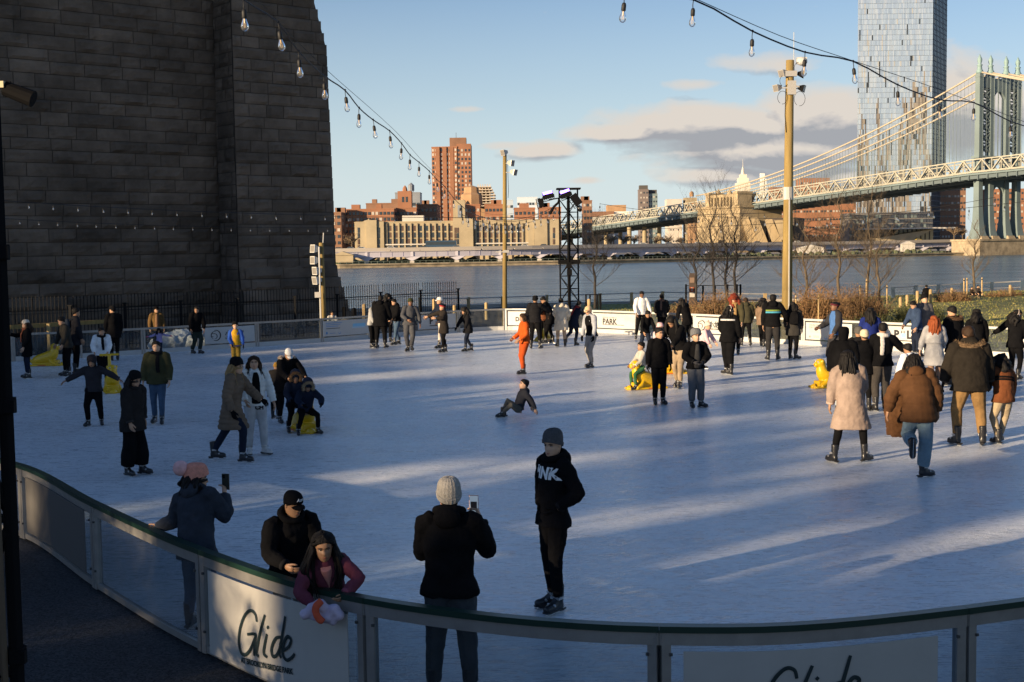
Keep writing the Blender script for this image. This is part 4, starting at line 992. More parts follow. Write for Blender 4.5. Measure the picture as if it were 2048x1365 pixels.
b = MB(); b.tube([P(1576, 383, 47) + V((0, 0, .15)), P(1576, 400, 47)], .20, 12); b.build('steel_band', MGAL, t)
# middle pole
t, T, B = pole((1009.5, 1009), 307, 617, 58, .11, .085, 'slender wooden pole with three small lamps left of the truss')
for dx, dy, d in ((-.05, -.02, (-1, -.6, -.3)), (.30, .45, (1, -.5, -.2)), (.42, .86, (1, -.5, -.3))): flood(t, T + V((dx, -.1, -dy)), d, .36, MGAL); b = MB(); b.bar(T + V((0, -.05, -dy)), T + V((dx, -.1, -dy)), .03, .03); b.build('lamp_arm', MGAL, t)
b = MB(); b.tube([T + V((.12, -.08, -.3)), T + V((.14, -.08, -1.7)), T + V((.12, -.08, -2.0))], .012, 5); b.build('loose_cable', MBLK, t)
b = MB(); b.box(T + V((0, -.08, -4.4)), (.26, .2, .12)); b.box(T + V((-.3, -.08, -4.42)), (.35, .1, .05)); b.build('clamp', MGAL, t)
# short left pole with four white floodlights
t, T, B = pole((642.5, 647), 486, 640, 51.5, .12, .095, 'short wooden pole with four stacked white floodlights before the granite tower')
for k, y in enumerate((498, 521, 542, 561)):
    c = P(628 + (k > 1) * 4, y, 51.3); flood(t, c, (-1, -.75, .12 - .1 * k), .42, MWHITE); b = MB(); b.bar(c, P(639, y + 5, 51.4), .05, .05); b.build('lamp_arm', MWHITE, t)
b = MB(); b.tube([P(638, 494, 51.2), V((P(638, 600, 51.2).x + .05, 51.2, .2))], .035, 6); b.build('conduit', MWHITE, t)
b = MB(); b.box(P(636, 590, 51.1), (.24, .16, .22)); b.build('switch_box', MGAL, t)
b = MB(); b.tube([P(646, 487, 51.5), P(647, 466, 51.5)], .02, 5); b.build('antenna', MWHITE, t)
# lighting truss with stage lamps
def lattice(b, legs, z0, z1, st, r_, rb):
    n = len(legs)
    for p in legs: b.tube([V((p.x, p.y, z0)), V((p.x, p.y, z1))], r_, 6)
    z = z0; k = 0
    while z + st <= z1 + .01:
        for i in range(n):
            a = legs[i]; c = legs[(i + 1) % n]; f = (i + k) % 2
            b.tube([V((a.x, a.y, z)), V((c.x, c.y, z))], rb, 5)
            b.tube([V((a.x, a.y, z + (st if f else 0))), V((c.x, c.y, z + (0 if f else st)))], rb, 5)
        z += st; k += 1
D = 56.5; c0 = P(1139, 600, D); c0.z = 0
t = thing('lighting_truss', 'black lattice truss tower with purple glowing stage lamps on top', 'light tower', c0)
legs = [c0 + V((-.40, 0, 0)), c0 + V((-.05, -.40, 0)), c0 + V((.40, 0, 0)), c0 + V((.05, .40, 0))]; zt = P(1139, 380, D).z
b = MB(); lattice(b, legs, 0, zt, .56, .035, .018); b.build('lattice_mast', MBLK, t)
b = MB(); b.tube([c0 + V((-.04, -.38, 0)), c0 + V((-.04, -.38, zt - .5))], .055, 8); b.build('mast_pipe', MBLK, t)
b = MB(); b.box(c0 + V((0, 0, zt + .04)), (1.05, .9, .06)); b.box(c0 + V((0, 0, P(1139, 524, D).z)), (.95, .8, .18)); b.build('top_plate', MBLK, t)
MPUR = mat('purple_glow', (.2, .1, .6), .4, emit=((.28, .16, 1.0), 3.2))
def stage(px, py, w, ang, glow):
    c = P(px, py, D - .5); q = M.Rotation(R(ang), 3, 'Y'); b = MB(); b.box(c, (w, w * .7, w * .62), 0, q)
    for k in range(5): b.box(c + q @ V((-w * .4 + k * w * .2, 0, -w * .36)), (w * .06, w * .7, w * .1), 0, q)
    o = b.build('stage_lamp', MBLK, t)
    if glow: b = MB(); b.box(c + q @ V((0, -w * .05, w * .325)), (w * .9, w * .62, .03), 0, q); b.box(c + q @ V((0, -w * .36, w * .2)), (w * .9, .02, w * .18), 0, q); b.build('glowing_face', MPUR, o)
    b = MB(); b.tube([c + q @ V((-w * .55, 0, 0)), c + q @ V((-w * .55, 0, -w * .5)), c + q @ V((w * .55, 0, -w * .5)), c + q @ V((w * .55, 0, 0))], .02, 5); b.build('yoke', MBLK, o)
stage(1096, 391, .46, -14, True); stage(1131, 388, .46, -20, True); stage(1152, 400, .52, 55, False); stage(1082, 406, .36, 78, False)
b = MB(); b.tube([P(1098, 400, D), P(1122, 396, D), P(1140, 397, D)], .03, 6); b.build('lamp_bar', MBLK, t)
b = MB(); b.tube(catmull([P(1100, 428, D - .4), P(1108, 414, D - .4), P(1116, 406, D - .4), P(1118, 398, D - .4)], 4), [.05, .07, .08, .07, .06, .06, .06, .06, .05, .05, .05, .05, .05], 6); b.build('cable_bundle', MBLK, t)
c = P(1160, 418, D - .3); b = MB(); b.ell(c + V((0, 0, .05)), (.10, .10, .09)); o = b.build('dome_camera', MWHITE, t, smooth=True); b = MB(); b.ell(c + V((0, -.02, -.05)), (.085, .085, .09)); b.build('camera_lens', MBLK, o, smooth=True)
for px, py in ((1138, 531), (1139, 545)): b = MB(); b.box(P(px, py, D - .5), (.22, .2, .26)); b.build('cable_box', MBLK, t)
# dark mast close to the viewer, left edge
c0 = P(14, 880, 5.0); c0.z = 0
t = thing('foreground_mast', 'dark steel truss mast close by at the left edge of the rink', 'mast', c0)
legs = [c0, c0 + V((-.26, .16, 0)), c0 + V((-.42, -.05, 0)), c0 + V((-.2, -.2, 0))]
b = MB(); lattice(b, legs, 0, 5.6, .62, .030, .014); b.build('lattice_mast', MBLK, t)
b = MB(); b.tube([c0 + V((-.03, -.045, 0)), c0 + V((-.035, -.045, 3.9))], .016, 8); b.build('side_pipe', mat('brown_pipe', (.10, .07, .045), .5, spec=.4), t)
for z in (1.9, 2.9, 3.5): b = MB(); b.tube([c0 + V((0, 0, z)), c0 + V((0, 0, z + .06))], .042, 10); b.box(c0 + V((.03, -.03, z + .03)), (.04, .03, .05)); b.build('coupler', MBLK, t)
c = P(36, 187, 5.2); q = M.Rotation(R(-24), 3, 'Y').inverted()
t = thing('spot_lamp', 'small black spot lamp with a cream lens clamped to the dark foreground mast', 'spot lamp', c)
d = V((.9, 0, -.36)).normalized(); b = MB(); b.tube([c - d * .055, c + d * .065], [.030, .034], 12); b.tube([c - d * .06, c - d * .05], [.024, .03], 12); b.build('housing', MBLK, t)
b = MB(); b.box(c - d * .055 + V((-.005, -.02, .012)), (.024, .03, .026)); b.build('lens', mat('cream_lens', (.55, .48, .32), .4), t)
b = MB(); b.tube([c - d * .03 + V((0, 0, .03)), c + V((-.10, 0, .05)), V((c0.x, c.y, c.z + .02))], .008, 6); b.build('clamp_arm', MBLK, t)

# ---------------------------------------------------------------- string lights
MBULB = glass_mat('bulb_glass', (.93, .95, .96), .10, 1.2); MFIL = mat('filament', (.8, .5, .2), .4); MCORD = mat('cord', (.012, .012, .013), .6); MBULBW = mat('bulb_white', (.75, .73, .68), .3, spec=.6)
def bulb_meshes():
    b = MB(); b.tube([V((0, 0, 0)), V((.004, 0, -.05)), V((0, 0, -.085))], .0045, 5); b.lathe((0, 0, 0), [(.003, -.075), (.016, -.082), (.021, -.10), (.021, -.145), (.018, -.15)], 10)
    b.ell((0, 0, .004), (.014, .014, .012), 8, 6); a = b.build('socket', MCORD, None, smooth=True)
    b = MB(); b.lathe((0, 0, 0), [(.014, -.148), (.017, -.165), (.029, -.195), (.032, -.215), (.027, -.238), (.012, -.252), (.001, -.255)], 12); g = b.build('bulb', MBULB, None, smooth=True)
    b = MB(); b.tube([V((0, 0, -.15)), V((0, 0, -.19))], .006, 5); b.tube([V((-.008, 0, -.19)), V((-.006, 0, -.225)), V((.006, 0, -.225)), V((.008, 0, -.19))], .0018, 4); f = b.build('filament', MFIL, None)
    out = (a.data, g.data, f.data)
    for o in (a, g, f): bpy.data.objects.remove(o)
    return out
BM = bulb_meshes()
def string_light(lab, pts, bulbs, wire2=None, r_=.007, scale=1.0, detail=True, group='festoon string lights'):
    t = thing('string_light', lab, 'string light', pts[0], 0, group)
    b = MB(); b.tube(pts, r_, 5); b.build('cord', MCORD, t)
    if wire2: b = MB(); b.tube(wire2, r_ * .45, 4); b.build('support_wire', MCORD, t)
    r = random.Random(len(pts))
    for p in bulbs[:100]:
        q = V((r.uniform(-.10, .10), r.uniform(-.1, .1), r.uniform(0, 6)))
        so = bpy.data.objects.new('socket', BM[0]); COL.objects.link(so); so.parent = t; so.location = p - t.location; so.rotation_euler = q; so.scale = (scale,) * 3
        g = bpy.data.objects.new('bulb', BM[1]); COL.objects.link(g); g.parent = so
        if detail: f = bpy.data.objects.new('filament', BM[2]); COL.objects.link(f); f.parent = so
A1 = [(410, -70, 9.2), (487, 0, 10.6), (556, 45, 11.6), (597, 103, 12.6), (648, 152, 14.0), (690, 181, 15.2), (718, 216, 16.3), (746, 240, 17.4), (779, 262, 18.6), (803, 287, 20), (820, 310, 21.3), (838, 325, 22.6), (858, 342, 24), (873, 359, 26), (890, 374, 28), (906, 395, 30), (921, 410, 32.5)]
pa = [P(*q) for q in A1]
tail = [P(945, 428, 36), P(985, 440, 41), P(1030, 443, 46), P(1075, 434, 51), P(1112, 416, 56)]
string_light('nearest festoon cord dropping from upper left past the granite tower', catmull(pa + tail, 3), pa[1:], catmull([P(497, -20, 10.6), P(640, 128, 13.8), P(790, 262, 18.6), P(880, 355, 26.5), P(985, 430, 41), P(1112, 410, 56)], 5), .008)
A2 = [(1250, -12, 11.6), (1387, 0, 12.4), (1505, 63, 13.2), (1610, 105, 13.9), (1706, 123, 14.6), (1795, 170, 15.6), (1878, 200, 16.8), (1948, 206, 18.0), (2020, 243, 19.2), (2085, 262, 20.5)]
pb = [P(*q) for q in A2]
string_light('near festoon cord sloping down across the upper right sky', catmull(pb, 3), pb, catmull([P(1387, -4, 12.4), P(1560, 72, 13.6), P(1706, 122, 14.6), P(1880, 180, 16.7), P(2085, 258, 20.5)], 4), .009)
def line(y, x0, x1, D0, D1, n, sag=4, y1=None):
    y1 = y if y1 is None else y1
    return [P(x0 + (x1 - x0) * k / n, y + (y1 - y) * k / n + sag * 4 * (k / n) * (1 - k / n), D0 + (D1 - D0) * k / n) for k in range(n + 1)]
l1 = line(402, 8, 650, 36, 47, 13, 4, 431); string_light('upper far festoon line strung level across the granite tower', catmull(l1, 2), l1[1:], None, .010, .72, False)
l2 = line(437, 0, 655, 40, 50, 17, 5, 456); string_light('lower far festoon line strung level across the granite tower', catmull(l2, 2), l2, None, .008, .62, False)
l3 = line(433, 650, 1575, 48, 48, 20, 6, 425); string_light('thin festoon line running level over the brick housing', catmull(l3, 2), l3[1::2], None, .010, .7, False)
l4 = line(424, 935, 1112, 40, 56, 12, 22, 412); string_light('loose festoon bunch sagging before the long tan building', catmull(l4, 2), l4, None, .009, 1.3, False)
l5 = line(430, 925, 1118, 44, 56.5, 16, 26, 420); string_light('second loose festoon sagging into the black truss top', catmull(l5, 2), l5, None, .008, 1.3, False)
l6 = line(462, 1157, 2080, 57, 50, 13, 12, 400); string_light('thin festoon line rising right below the bridge deck', catmull(l6, 2), l6, None, .010, 1.2, False)
l7 = line(408, 1200, 1990, 54, 44, 12, 36, 395); string_light('upper festoon line hanging behind the tall right pole', catmull(l7, 2), l7, None, .008, 1.2, False)

# ---------------------------------------------------------------- iron fence before the tower
def picket_fence():
    m = mat('iron_black', (.006, .006, .007), .6, spec=.15)
    nodes = [P(-30, 620, 44.5), P(140, 620, 46), P(250, 620, 47.5), P(362, 620, 49), P(475, 620, 50.5), P(590, 620, 52), P(675, 620, 53.6), P(762, 620, 55.5), P(842, 620, 57.5), P(917, 620, 59)]
    for n in nodes: n.z = 0
    t = thing('picket_fence', 'tall black iron picket fence before the granite tower and river', 'fence', nodes[0])
    for a, c in zip(nodes[:-1], nodes[1:]):
        b = MB(); L = (c - a).length; n = int(L / .13)
        for k in range(1, n): p = a.lerp(c, k / n); b.box(p + V((0, 0, .98)), (.022, .022, 1.92)); b.loft([[p + V((x, y, 1.94)) for x, y in ((-.02, -.02), (.02, -.02), (.02, .02), (-.02, .02))], [p + V((x, y, 2.04)) for x, y in ((-.003, -.003), (.003, -.003), (.003, .003), (-.003, .003))]])
        for z in (.15, 1.52, 1.42): b.bar(a + V((0, 0, z)), c + V((0, 0, z)), .04, .035 if z != 1.42 else .02)
        b.build('picket_panel', m, t)
    for p in nodes: b = MB(); b.box(p + V((0, 0, .82)), (.09, .09, 1.66)); b.box(p + V((0, 0, 1.67)), (.16, .12, .04)); b.build('post', m, t)
picket_fence()
# timber handrail behind the left boards
t = thing('timber_handrail', 'timber handrail with a pale post behind the far left barrier', 'handrail', P(100, 690, 44))
b = MB(); a = P(20, 655, 43.5); c = P(215, 643, 47); b.bar(a, c, .12, .14); b.build('rail', MWOOD, t)
for px in (97, 215): p = P(px, 660, 44.6 if px < 100 else 47); b = MB(); b.box(V((p.x, p.y, .55)), (.10, .10, 1.1)); b.build('post', mat('fresh_timber', (.45, .32, .14), .8), t)
# snow heap behind the glass
c = far_pt(368) + V((-.3, 1.4, 0)); c.z = 0; b = MB(); r = random.Random(3)
for k in range(9): b.ell(c + V((r.uniform(-1.2, 1.3), r.uniform(-.3, .3), .15)), (r.uniform(.4, .8), .5, r.uniform(.25, .6)), 10, 7)
o = b.build('snow_heap', mat('scraped_snow', (.62, .66, .70), .9, bump=.6, bscale=6), None); rm_ = o.modifiers.new('remesh', 'REMESH'); rm_.mode = 'VOXEL'; rm_.voxel_size = .04; tx = bpy.data.textures.new('snow_lumps', 'CLOUDS'); tx.noise_scale = .22; dm_ = o.modifiers.new('lumps', 'DISPLACE'); dm_.texture = tx; dm_.strength = .16; tag(o, 'heap of scraped snow behind the left barrier glass', 'snow heap')

# ---------------------------------------------------------------- lawn, plants, railings
def lawn_z(x, y):
    f = min(max((x - 14) / 16, 0), 1); g = min(max((y - 47) / 26, 0), 1); return .02 + .62 * f * f * (3 - 2 * f) * g * (1.15 - .35 * g) + .03 * NZ.noise(V((x * .4, y * .4, 0)))
def lawn():
    m = mat('lawn_soil', (.22, .20, .06), .95, var=.5, vscale=1.5, bump=.5, bscale=12); b = MB(); nx, ny = 60, 26; g = {}
    x0, x1 = 4.0, 62.0
    def edge(x): return 53.6 + .3 if x < 5 else 0
    for j in range(ny + 1):
        for i in range(nx + 1):
            x = x0 + (x1 - x0) * i / nx; lo = far_edge(x) + .35; hi = 77.5; y = lo + (hi - lo) * j / ny; b.v.append(V((x, y, lawn_z(x, y))))
    for j in range(ny):
        for i in range(nx): a = j * (nx + 1) + i; b.f.append((a, a + 1, a + nx + 2, a + nx + 1)); b.m.append(0)
    o = b.build('lawn', m, None, smooth=True); o['kind'] = 'structure'
    b = MB(); r = random.Random(9)
    for k in range(26000):
        x = 4.3 + (r.random() ** .8) * 34; lo = far_edge(x) + .4; y = r.uniform(lo, 77.3); z = lawn_z(x, y); h = r.uniform(.03, .09); a = r.uniform(0, 6.3); w = .02; dx, dy = math.cos(a) * w, math.sin(a) * w
        b.poly([(x - dx, y - dy, z), (x + dx, y + dy, z), (x + r.uniform(-.04, .04), y + r.uniform(-.04, .04), z + h)], r.choice((0, 0, 1, 2)))
    o = b.build('grass', [mat('grass_a', (.27, .27, .065), .9), mat('grass_b', (.38, .32, .11), .9), mat('grass_c', (.16, .18, .045), .9)], None); tag(o, 'short winter grass on the lawn beyond the barrier', 'grass', None, 'stuff')
def far_edge(x):
    best = 60
    for a, c in zip(far_path[:-1], far_path[1:]):
        if a.x <= x <= c.x: best = a.y + (c.y - a.y) * (x - a.x) / (c.x - a.x + 1e-6)
    return best if x < 18.3 else 36.0
lawn()
MBARK = mat('tree_bark', (.10, .075, .05), .9, var=.3, vscale=4, bump=.4); MBARK_SHADE = mat('tree_bark_shade', (.035, .03, .028), .9, var=.3, vscale=4)  # second bark is darkened to stand for trees out of the sun
def bare_tree(px, yb, yt, D, lab, seed, m, spread=1.0, group='young bare trees by the river', dens=1.35):
    B = P(px, yb, D); H = P(px, yt, D).z - B.z; r = random.Random(seed); t = thing('bare_tree', lab, 'tree', B, 0, group)
    trunk = [B + V((r.uniform(-.03, .03) * k, r.uniform(-.03, .03) * k, H * k / 9)) for k in range(10)]; trunk[0] = B - V((0, 0, .1))
    rad = lambda k: .075 * (1 - k / 9.6) + .008
    b = MB(); b.tube(catmull(trunk, 2), [rad(k / 2) for k in range(19)], 7); b.build('trunk', m, t, smooth=True)
    c = MB()
    def branch(p, d, L, rr, lev):
        pts = [p]; q = p; dd = d.copy(); n = 5
        for k in range(n):
            dd = (dd + V((r.uniform(-.12, .12), r.uniform(-.12, .12), .05 + r.uniform(-.04, .1)))).normalized(); q = q + dd * L / n; pts.append(q)
        c.tube(pts, [rr * (1 - .82 * k / n) for k in range(n + 1)], 4 if lev else 5)
        if lev < 2:
            for k in range(int((6 if lev == 0 else 4) * dens)):
                f = r.uniform(.2, 1); i = min(int(f * n), n - 1); s = pts[i].lerp(pts[i + 1], f * n - i); a = r.uniform(0, 6.3)
                e = (dd + V((math.cos(a), math.sin(a), .15)) * .75).normalized(); branch(s, e, L * r.uniform(.3, .55), rr * .45, lev + 1)
    for k in range(int(20 * dens)):
        f = .22 + .74 * (k / (20 * dens)); i = f * 9; p = trunk[int(i)].lerp(trunk[min(int(i) + 1, 9)], i - int(i)); a = k * 2.4 + r.uniform(-.4, .4)
        d = V((math.cos(a), math.sin(a), .55 + .6 * f)).normalized(); branch(p, d, H * (.50 - .30 * f) * r.uniform(.7, 1.15) * spread, .022 * (1.15 - f), 0)
    c.build('crown', m, t)
    return t
bare_tree(1190, 614, 432, 66, 'dark bare young tree right of the black lighting truss', 1, MBARK_SHADE)
for i, (px, yb, yt, D, lab) in enumerate(((1391, 618, 440, 64, 'leftmost dark bare tree behind the brown sign post'), (1427, 612, 372, 66, 'tallest dark bare tree before the stone anchorage'), (1453, 610, 420, 65, 'thin dark bare tree with fine twigs over the brown shrub'), (1471, 612, 400, 63, 'forked dark bare tree right end of the dark cluster'))): bare_tree(px, yb, yt, D, lab, 10 + i, MBARK_SHADE, 1.1)
for i, (px, yb, yt, D, lab) in enumerate(((1611, 646, 440, 54, 'sunlit bare tree just right of the tall wooden pole'), (1677, 610, 380, 60, 'tall sunlit bare tree growing behind the reddish shrub'), (1735, 622, 372, 60, 'sunlit bare tree with the widest twigs before the skyscraper'), (1757, 622, 450, 59, 'shorter sunlit bare tree at the right end of the shrubs'), (1949, 592, 440, 71, 'lone slender bare tree held by three stakes on the lawn'))): bare_tree(px, yb, yt, D, lab, 20 + i, MBARK, .95 if i < 4 else .6)
def shrub(px0, px1, yb, yt, D, lab, m, n, seed, leaf=None, name='bare_shrub'):
    a = P(px0, yb, D); c = P(px1, yb, D); H = P(px0, yt, D).z - a.z; r = random.Random(seed); mid = (a + c) / 2; W_ = (c.x - a.x) / 2; t = thing(name, lab, 'shrub', mid, 0, 'winter shrubs by the lawn'); b = MB(); l = MB(); zb = min(a.z, c.z) - .1
    for k in range(n):
        x = r.uniform(-1, 1); y = r.uniform(-1, 1); hh = H * (1 - .45 * x * x) * r.uniform(.55, 1.05); p = V((mid.x + x * W_ * .85, D + y * W_ * .5, zb)); d = V((x * .5 + r.uniform(-.5, .5), r.uniform(-.5, .5), 1)).normalized(); pts = [p]
        for q in range(4): d = (d + V((r.uniform(-.3, .3), r.uniform(-.3, .3), .1))).normalized(); pts.append(pts[-1] + d * hh / 4)
        b.tube(pts, [.013, .011, .009, .007, .004], 3, 0, False)
        for q in range(3): s = pts[r.randint(1, 4)]; e = s + V((r.uniform(-.3, .3), r.uniform(-.3, .3), r.uniform(0, .35))) * .8; b.tube([s, (s + e) / 2 + V((0, 0, .03)), e], [.007, .006, .003], 3, 0, False)
        if leaf:
            for q in range(5): s = pts[r.randint(1, 4)] + V((r.uniform(-.15, .15), r.uniform(-.15, .15), r.uniform(-.1, .1))); a_ = r.uniform(0, 6.3); u = V((math.cos(a_), math.sin(a_), r.uniform(-.6, .6))) * .04; w = V((-u.y, u.x, .03)) * .6; l.poly([s - u, s + w, s + u, s - w])
    b.build('stems', m, t)
    if leaf: l.build('foliage', leaf, t)
MSTEM = mat('shrub_stem', (.19, .115, .06), .9, var=.3, vscale=3); MSTEMR = mat('shrub_stem_red', (.22, .125, .06), .9, var=.3, vscale=3); MLEAFB = mat('dry_leaf', (.20, .115, .045), .9, var=.4, vscale=5); MLEAFG = mat('olive_leaf', (.07, .075, .025), .9, var=.4, vscale=5)
shrub(1392, 1500, 640, 578, 58, 'brown leafy shrub under the dark bare trees', MSTEM, 420, 1, MLEAFB)
shrub(1500, 1545, 640, 592, 60, 'thin low shrub between the brown shrub and the tall pole', MSTEM, 120, 2)
shrub(1585, 1672, 655, 566, 53, 'reddish twiggy shrub right of the tall pole', MSTEMR, 520, 3, MLEAFB)
shrub(1655, 1765, 650, 566, 57, 'wide dense brown shrub below the sunlit bare trees', MSTEM, 620, 4, MLEAFB)
shrub(1690, 1800, 668, 622, 50, 'low green undergrowth before the brown shrub', MLEAFG, 300, 5, MLEAFG)
shrub(1790, 1880, 652, 598, 56, 'dark olive tussock behind the two people at the barrier', MLEAFG, 380, 6, MLEAFG)
shrub(1870, 1940, 604, 576, 69, 'brown dry tussock along the lawn edge', MSTEM, 200, 7, MLEAFB)
shrub(1970, 2060, 600, 575, 71, 'dry reddish tussock at the far right lawn edge', MSTEMR, 200, 8, MLEAFB)
shrub(1335, 1400, 632, 600, 60, 'small dark bush at the foot of the brown sign post', MSTEM, 160, 9, MLEAFB)
# stakes, bollards
r = random.Random(2); MSTAKE = mat('stake_wood', (.42, .30, .15), .85, var=.2, vscale=4)
for i, (px, yt, yb, D, w, lab) in enumerate(((1637, 592, 648, 52, .05, 'leaning thin stake before the reddish shrub'), (1720, 572, 614, 58, .07, 'left stake by the wide shrub'), (1733, 560, 612, 58.5, .06, 'middle stake by the wide shrub'), (1774, 572, 606, 60, .06, 'right stake past the shrubs'), (1592, 592, 640, 52, .05, 'short stake beside the tall pole'),
        (1928, 558, 588, 70.5, .07, 'left stake of the lone bare tree'), (1934, 557, 588, 71, .07, 'middle stake of the lone bare tree'), (1964, 556, 590, 71, .07, 'right stake of the lone bare tree'))):
    a = P(px, yb, D); c = P(px, yt, D); t = thing('wooden_stake', lab + ', pale wood', 'stake', a, 0, 'wooden stakes'); b = MB(); b.tube([a - V((0, 0, .2)), c, c + V((0, 0, .03))], [w * .6, w * .55, .01], 7); b.build('shaft', MSTAKE, t); b = MB(); b.tube([c - V((0, 0, .12)), c - V((0, 0, .07))], w * .62, 7); b.build('tie_band', MBLK, t)
for i, (px, yt, yb, lab) in enumerate(((1801, 596, 610, 'first'), (1814.5, 592, 604, 'second'), (1835, 584, 598, 'third'), (1861, 581, 597, 'fourth'), (1903.5, 578, 597, 'fifth'), (1957, 575, 594, 'sixth'), (2020.5, 572, 593, 'seventh'))):
    D = 66 + i * .8; a = P(px, yb, D); c = P(px, yt, D); t = thing('wooden_bollard', '%s pale wooden bollard from the left along the lawn edge' % lab, 'bollard', a, 0, 'wooden bollards on the lawn edge'); b = MB(); b.tube([a - V((0, 0, .3)), c], .085, 10); b.build('post', MSTAKE, t); b = MB(); b.tube([c, c + V((0, 0, .05))], [.09, .05], 10); b.build('cap', MSTAKE, t)
for i, (px, yt, D, lab) in enumerate(((688, 616, 57, 'dark bollard left in front of the iron fence'), (708, 618, 57, 'second dark bollard in front of the iron fence'), (728, 610, 58, 'pale timber bollard seen through the iron fence'), (868, 600, 60, 'pale timber bollard left of the white cap'), (909, 612, 62, 'short timber bollard at the fence corner'), (972.5, 607, 63, 'lone timber bollard left of the slender pole'), (1178, 600, 62, 'thin timber bollard right of the truss'))):
    c = P(px, yt, D); a = V((c.x, D, 0)); m = MBLK if 'dark' in lab else MSTAKE; t = thing('wooden_bollard', lab, 'bollard', a, 0, 'bollards on the promenade'); b = MB(); b.tube([a, c], .085, 10); b.build('post', m, t); b = MB(); b.tube([c, c + V((0, 0, .04))], [.09, .05], 10); b.build('cap', m, t)
# waterside wire railings
def wire_rail(lab, posts, m, zs):
    t = thing('wire_railing', lab, 'railing', posts[0][0], 0, 'waterside railings')
    for a, c, w in posts: b = MB(); b.box((a + c) / 2, (w, .12, (c - a).z)); b.box(c + V((0, 0, .01)), (w + .03, .15, .03)); b.build('post', m, t)
    for f in zs:
        b = MB(); b.tube([a.lerp(c, f) + V((0, -.02, 0)) for a, c, w in posts], .014 if f < .9 else .03, 5); b.build('wire', MGAL, t)
mk = lambda px, yt, yb, D, w: (P(px, yb, D), P(px, yt, D), w)
MBSTEEL = mat('blue_steel', (.06, .09, .13), .5)
wire_rail('dark blue waterside railing beyond the right lawn', [mk(1786, 575, 606, 75, .2), mk(1831, 572, 600, 76, .2), mk(1876, 570, 598, 76, .2), mk(1924, 567, 596, 76.5, .2), mk(1983, 565, 595, 77, .2), mk(2044, 562, 594, 77, .2), mk(2110, 560, 594, 77, .2)], MBSTEEL, (.97, .6, .3))
wire_rail('pale timber post waterside railing behind the middle of the rink', [mk(840, 596, 632, 66, .16), mk(937, 596, 628, 69, .18), mk(1005, 594, 622, 71, .17), mk(1094, 591, 622, 73, .16), mk(1200, 588, 618, 74, .17), mk(1263, 586, 614, 75, .17), mk(1325, 584, 610, 76, .2), mk(1530, 588, 610, 76, .2), mk(1640, 588, 610, 76, .2)], MSTAKE, (.97, .6, .3))
t = thing('tree_guard', 'black metal frame guarding the bare tree right of the truss', 'tree guard', P(1190, 614, 64))
for px in (1172, 1180, 1195, 1201): b = MB(); b.tube([P(px, 620, 64), P(px, 589, 64)], .04, 6); b.build('post', MBLK, t)
b = MB(); b.tube([P(1172, 590, 64), P(1201, 590, 64)], .025, 6); b.build('rail', MBLK, t)
t = thing('metal_fence', 'dark metal post fence behind the brown shrub', 'fence', P(1430, 610, 66))
for px in (1372, 1406, 1430, 1455, 1470, 1474, 1481): b = MB(); b.tube([P(px, 612, 66), P(px, 569 if px not in (1406, 1430) else 572, 66)], .05, 6); b.build('post', MBLK, t)
b = MB(); b.tube([P(1372, 572, 66), P(1481, 571, 66)], .02, 5); b.build('rail', MBLK, t)
# brown information post
a = P(1384, 612, 62); c = P(1384, 551, 62); t = thing('information_post', 'tall brown information post with an orange panel beside the dark trees', 'sign post', a)
H = c.z - a.z; b = MB(); b.box((a + c) / 2, (.28, .12, H)); b.box(c + V((0, 0, .05)), (.24, .10, .1)); b.build('column', mat('sign_brown', (.07, .05, .04), .6), t)
b = MB(); b.box(a + V((-.01, -.075, H * .53)), (.2, .03, .24)); b.build('orange_panel', mat('sign_orange', (.42, .10, .04), .6), t)
b = MB(); b.box(a + V((0, -.075, H * .36)), (.24, .03, .22)); b.box(a + V((0, -.075, H * .84)), (.22, .03, .25), 1); b.build('pale_panel', [MPALE, mat('sign_photo', (.22, .15, .11), .6)], t)
b = MB(); b.ell(a + V((-.01, -.095, H * .58)), (.035, .01, .035), 8, 5); b.box(a + V((-.01, -.095, H * .51)), (.05, .012, .09)); b.build('figure_symbol', MPALE, t)
# far bank trees
for i, (px, yb, yt, D, lab) in enumerate(((704, 500, 468, 500, 'round bare park tree between the brick block and tan building'), (1175, 494, 470, 560, 'first bare park tree left of the approach span'), (1196, 494, 466, 562, 'second bare park tree under the approach span'), (1222, 494, 464, 564, 'broad bare park tree under the approach span'), (1247, 494, 464, 566, 'fourth bare park tree under the approach span'), (1268, 494, 466, 568, 'fifth bare park tree under the approach span'), (1312, 494, 470, 575, 'bare park tree right of the approach pier'), (1334, 494, 468, 577, 'bushy bare park tree before the stone anchorage'), (1362, 493, 474, 580, 'small bare park tree at the anchorage corner'), (1908, 478, 452, 640, 'brown bare tree left of the steel tower legs'), (1925, 478, 455, 642, 'second brown bare tree left of the steel tower legs'))):
    B = P(px, yb, D); H = P(px, yt, D).z - B.z; r = random.Random(i + 50); t = thing('park_tree', lab, 'tree', B, 0, 'bare trees across the river'); b = MB(); c = MB()
    b.tube([B - V((0, 0, 1)), B + V((0, 0, H * .4))], [.35, .25], 6); b.build('trunk', MBARK, t)
    for k in range(26):
        a = r.uniform(0, 6.3); d = V((math.cos(a), math.sin(a) * .6, r.uniform(.25, 1.3))).normalized(); s = B + V((0, 0, H * r.uniform(.2, .45))); e = s + d * H * r.uniform(.4, .68); mid = s.lerp(e, .5) + V((0, 0, .4)); c.tube([s, mid, e], [.16, .10, .05], 4)
        for q in range(9): u = s.lerp(e, r.uniform(.3, 1)); v = u + V((r.uniform(-1, 1), r.uniform(-.7, .7), r.uniform(-.1, 1))) * H * .16; c.tube([u, v], [.07, .03], 3)
    c.build('crown', mat('twig_brown', (.17, .12, .075), .95), t)
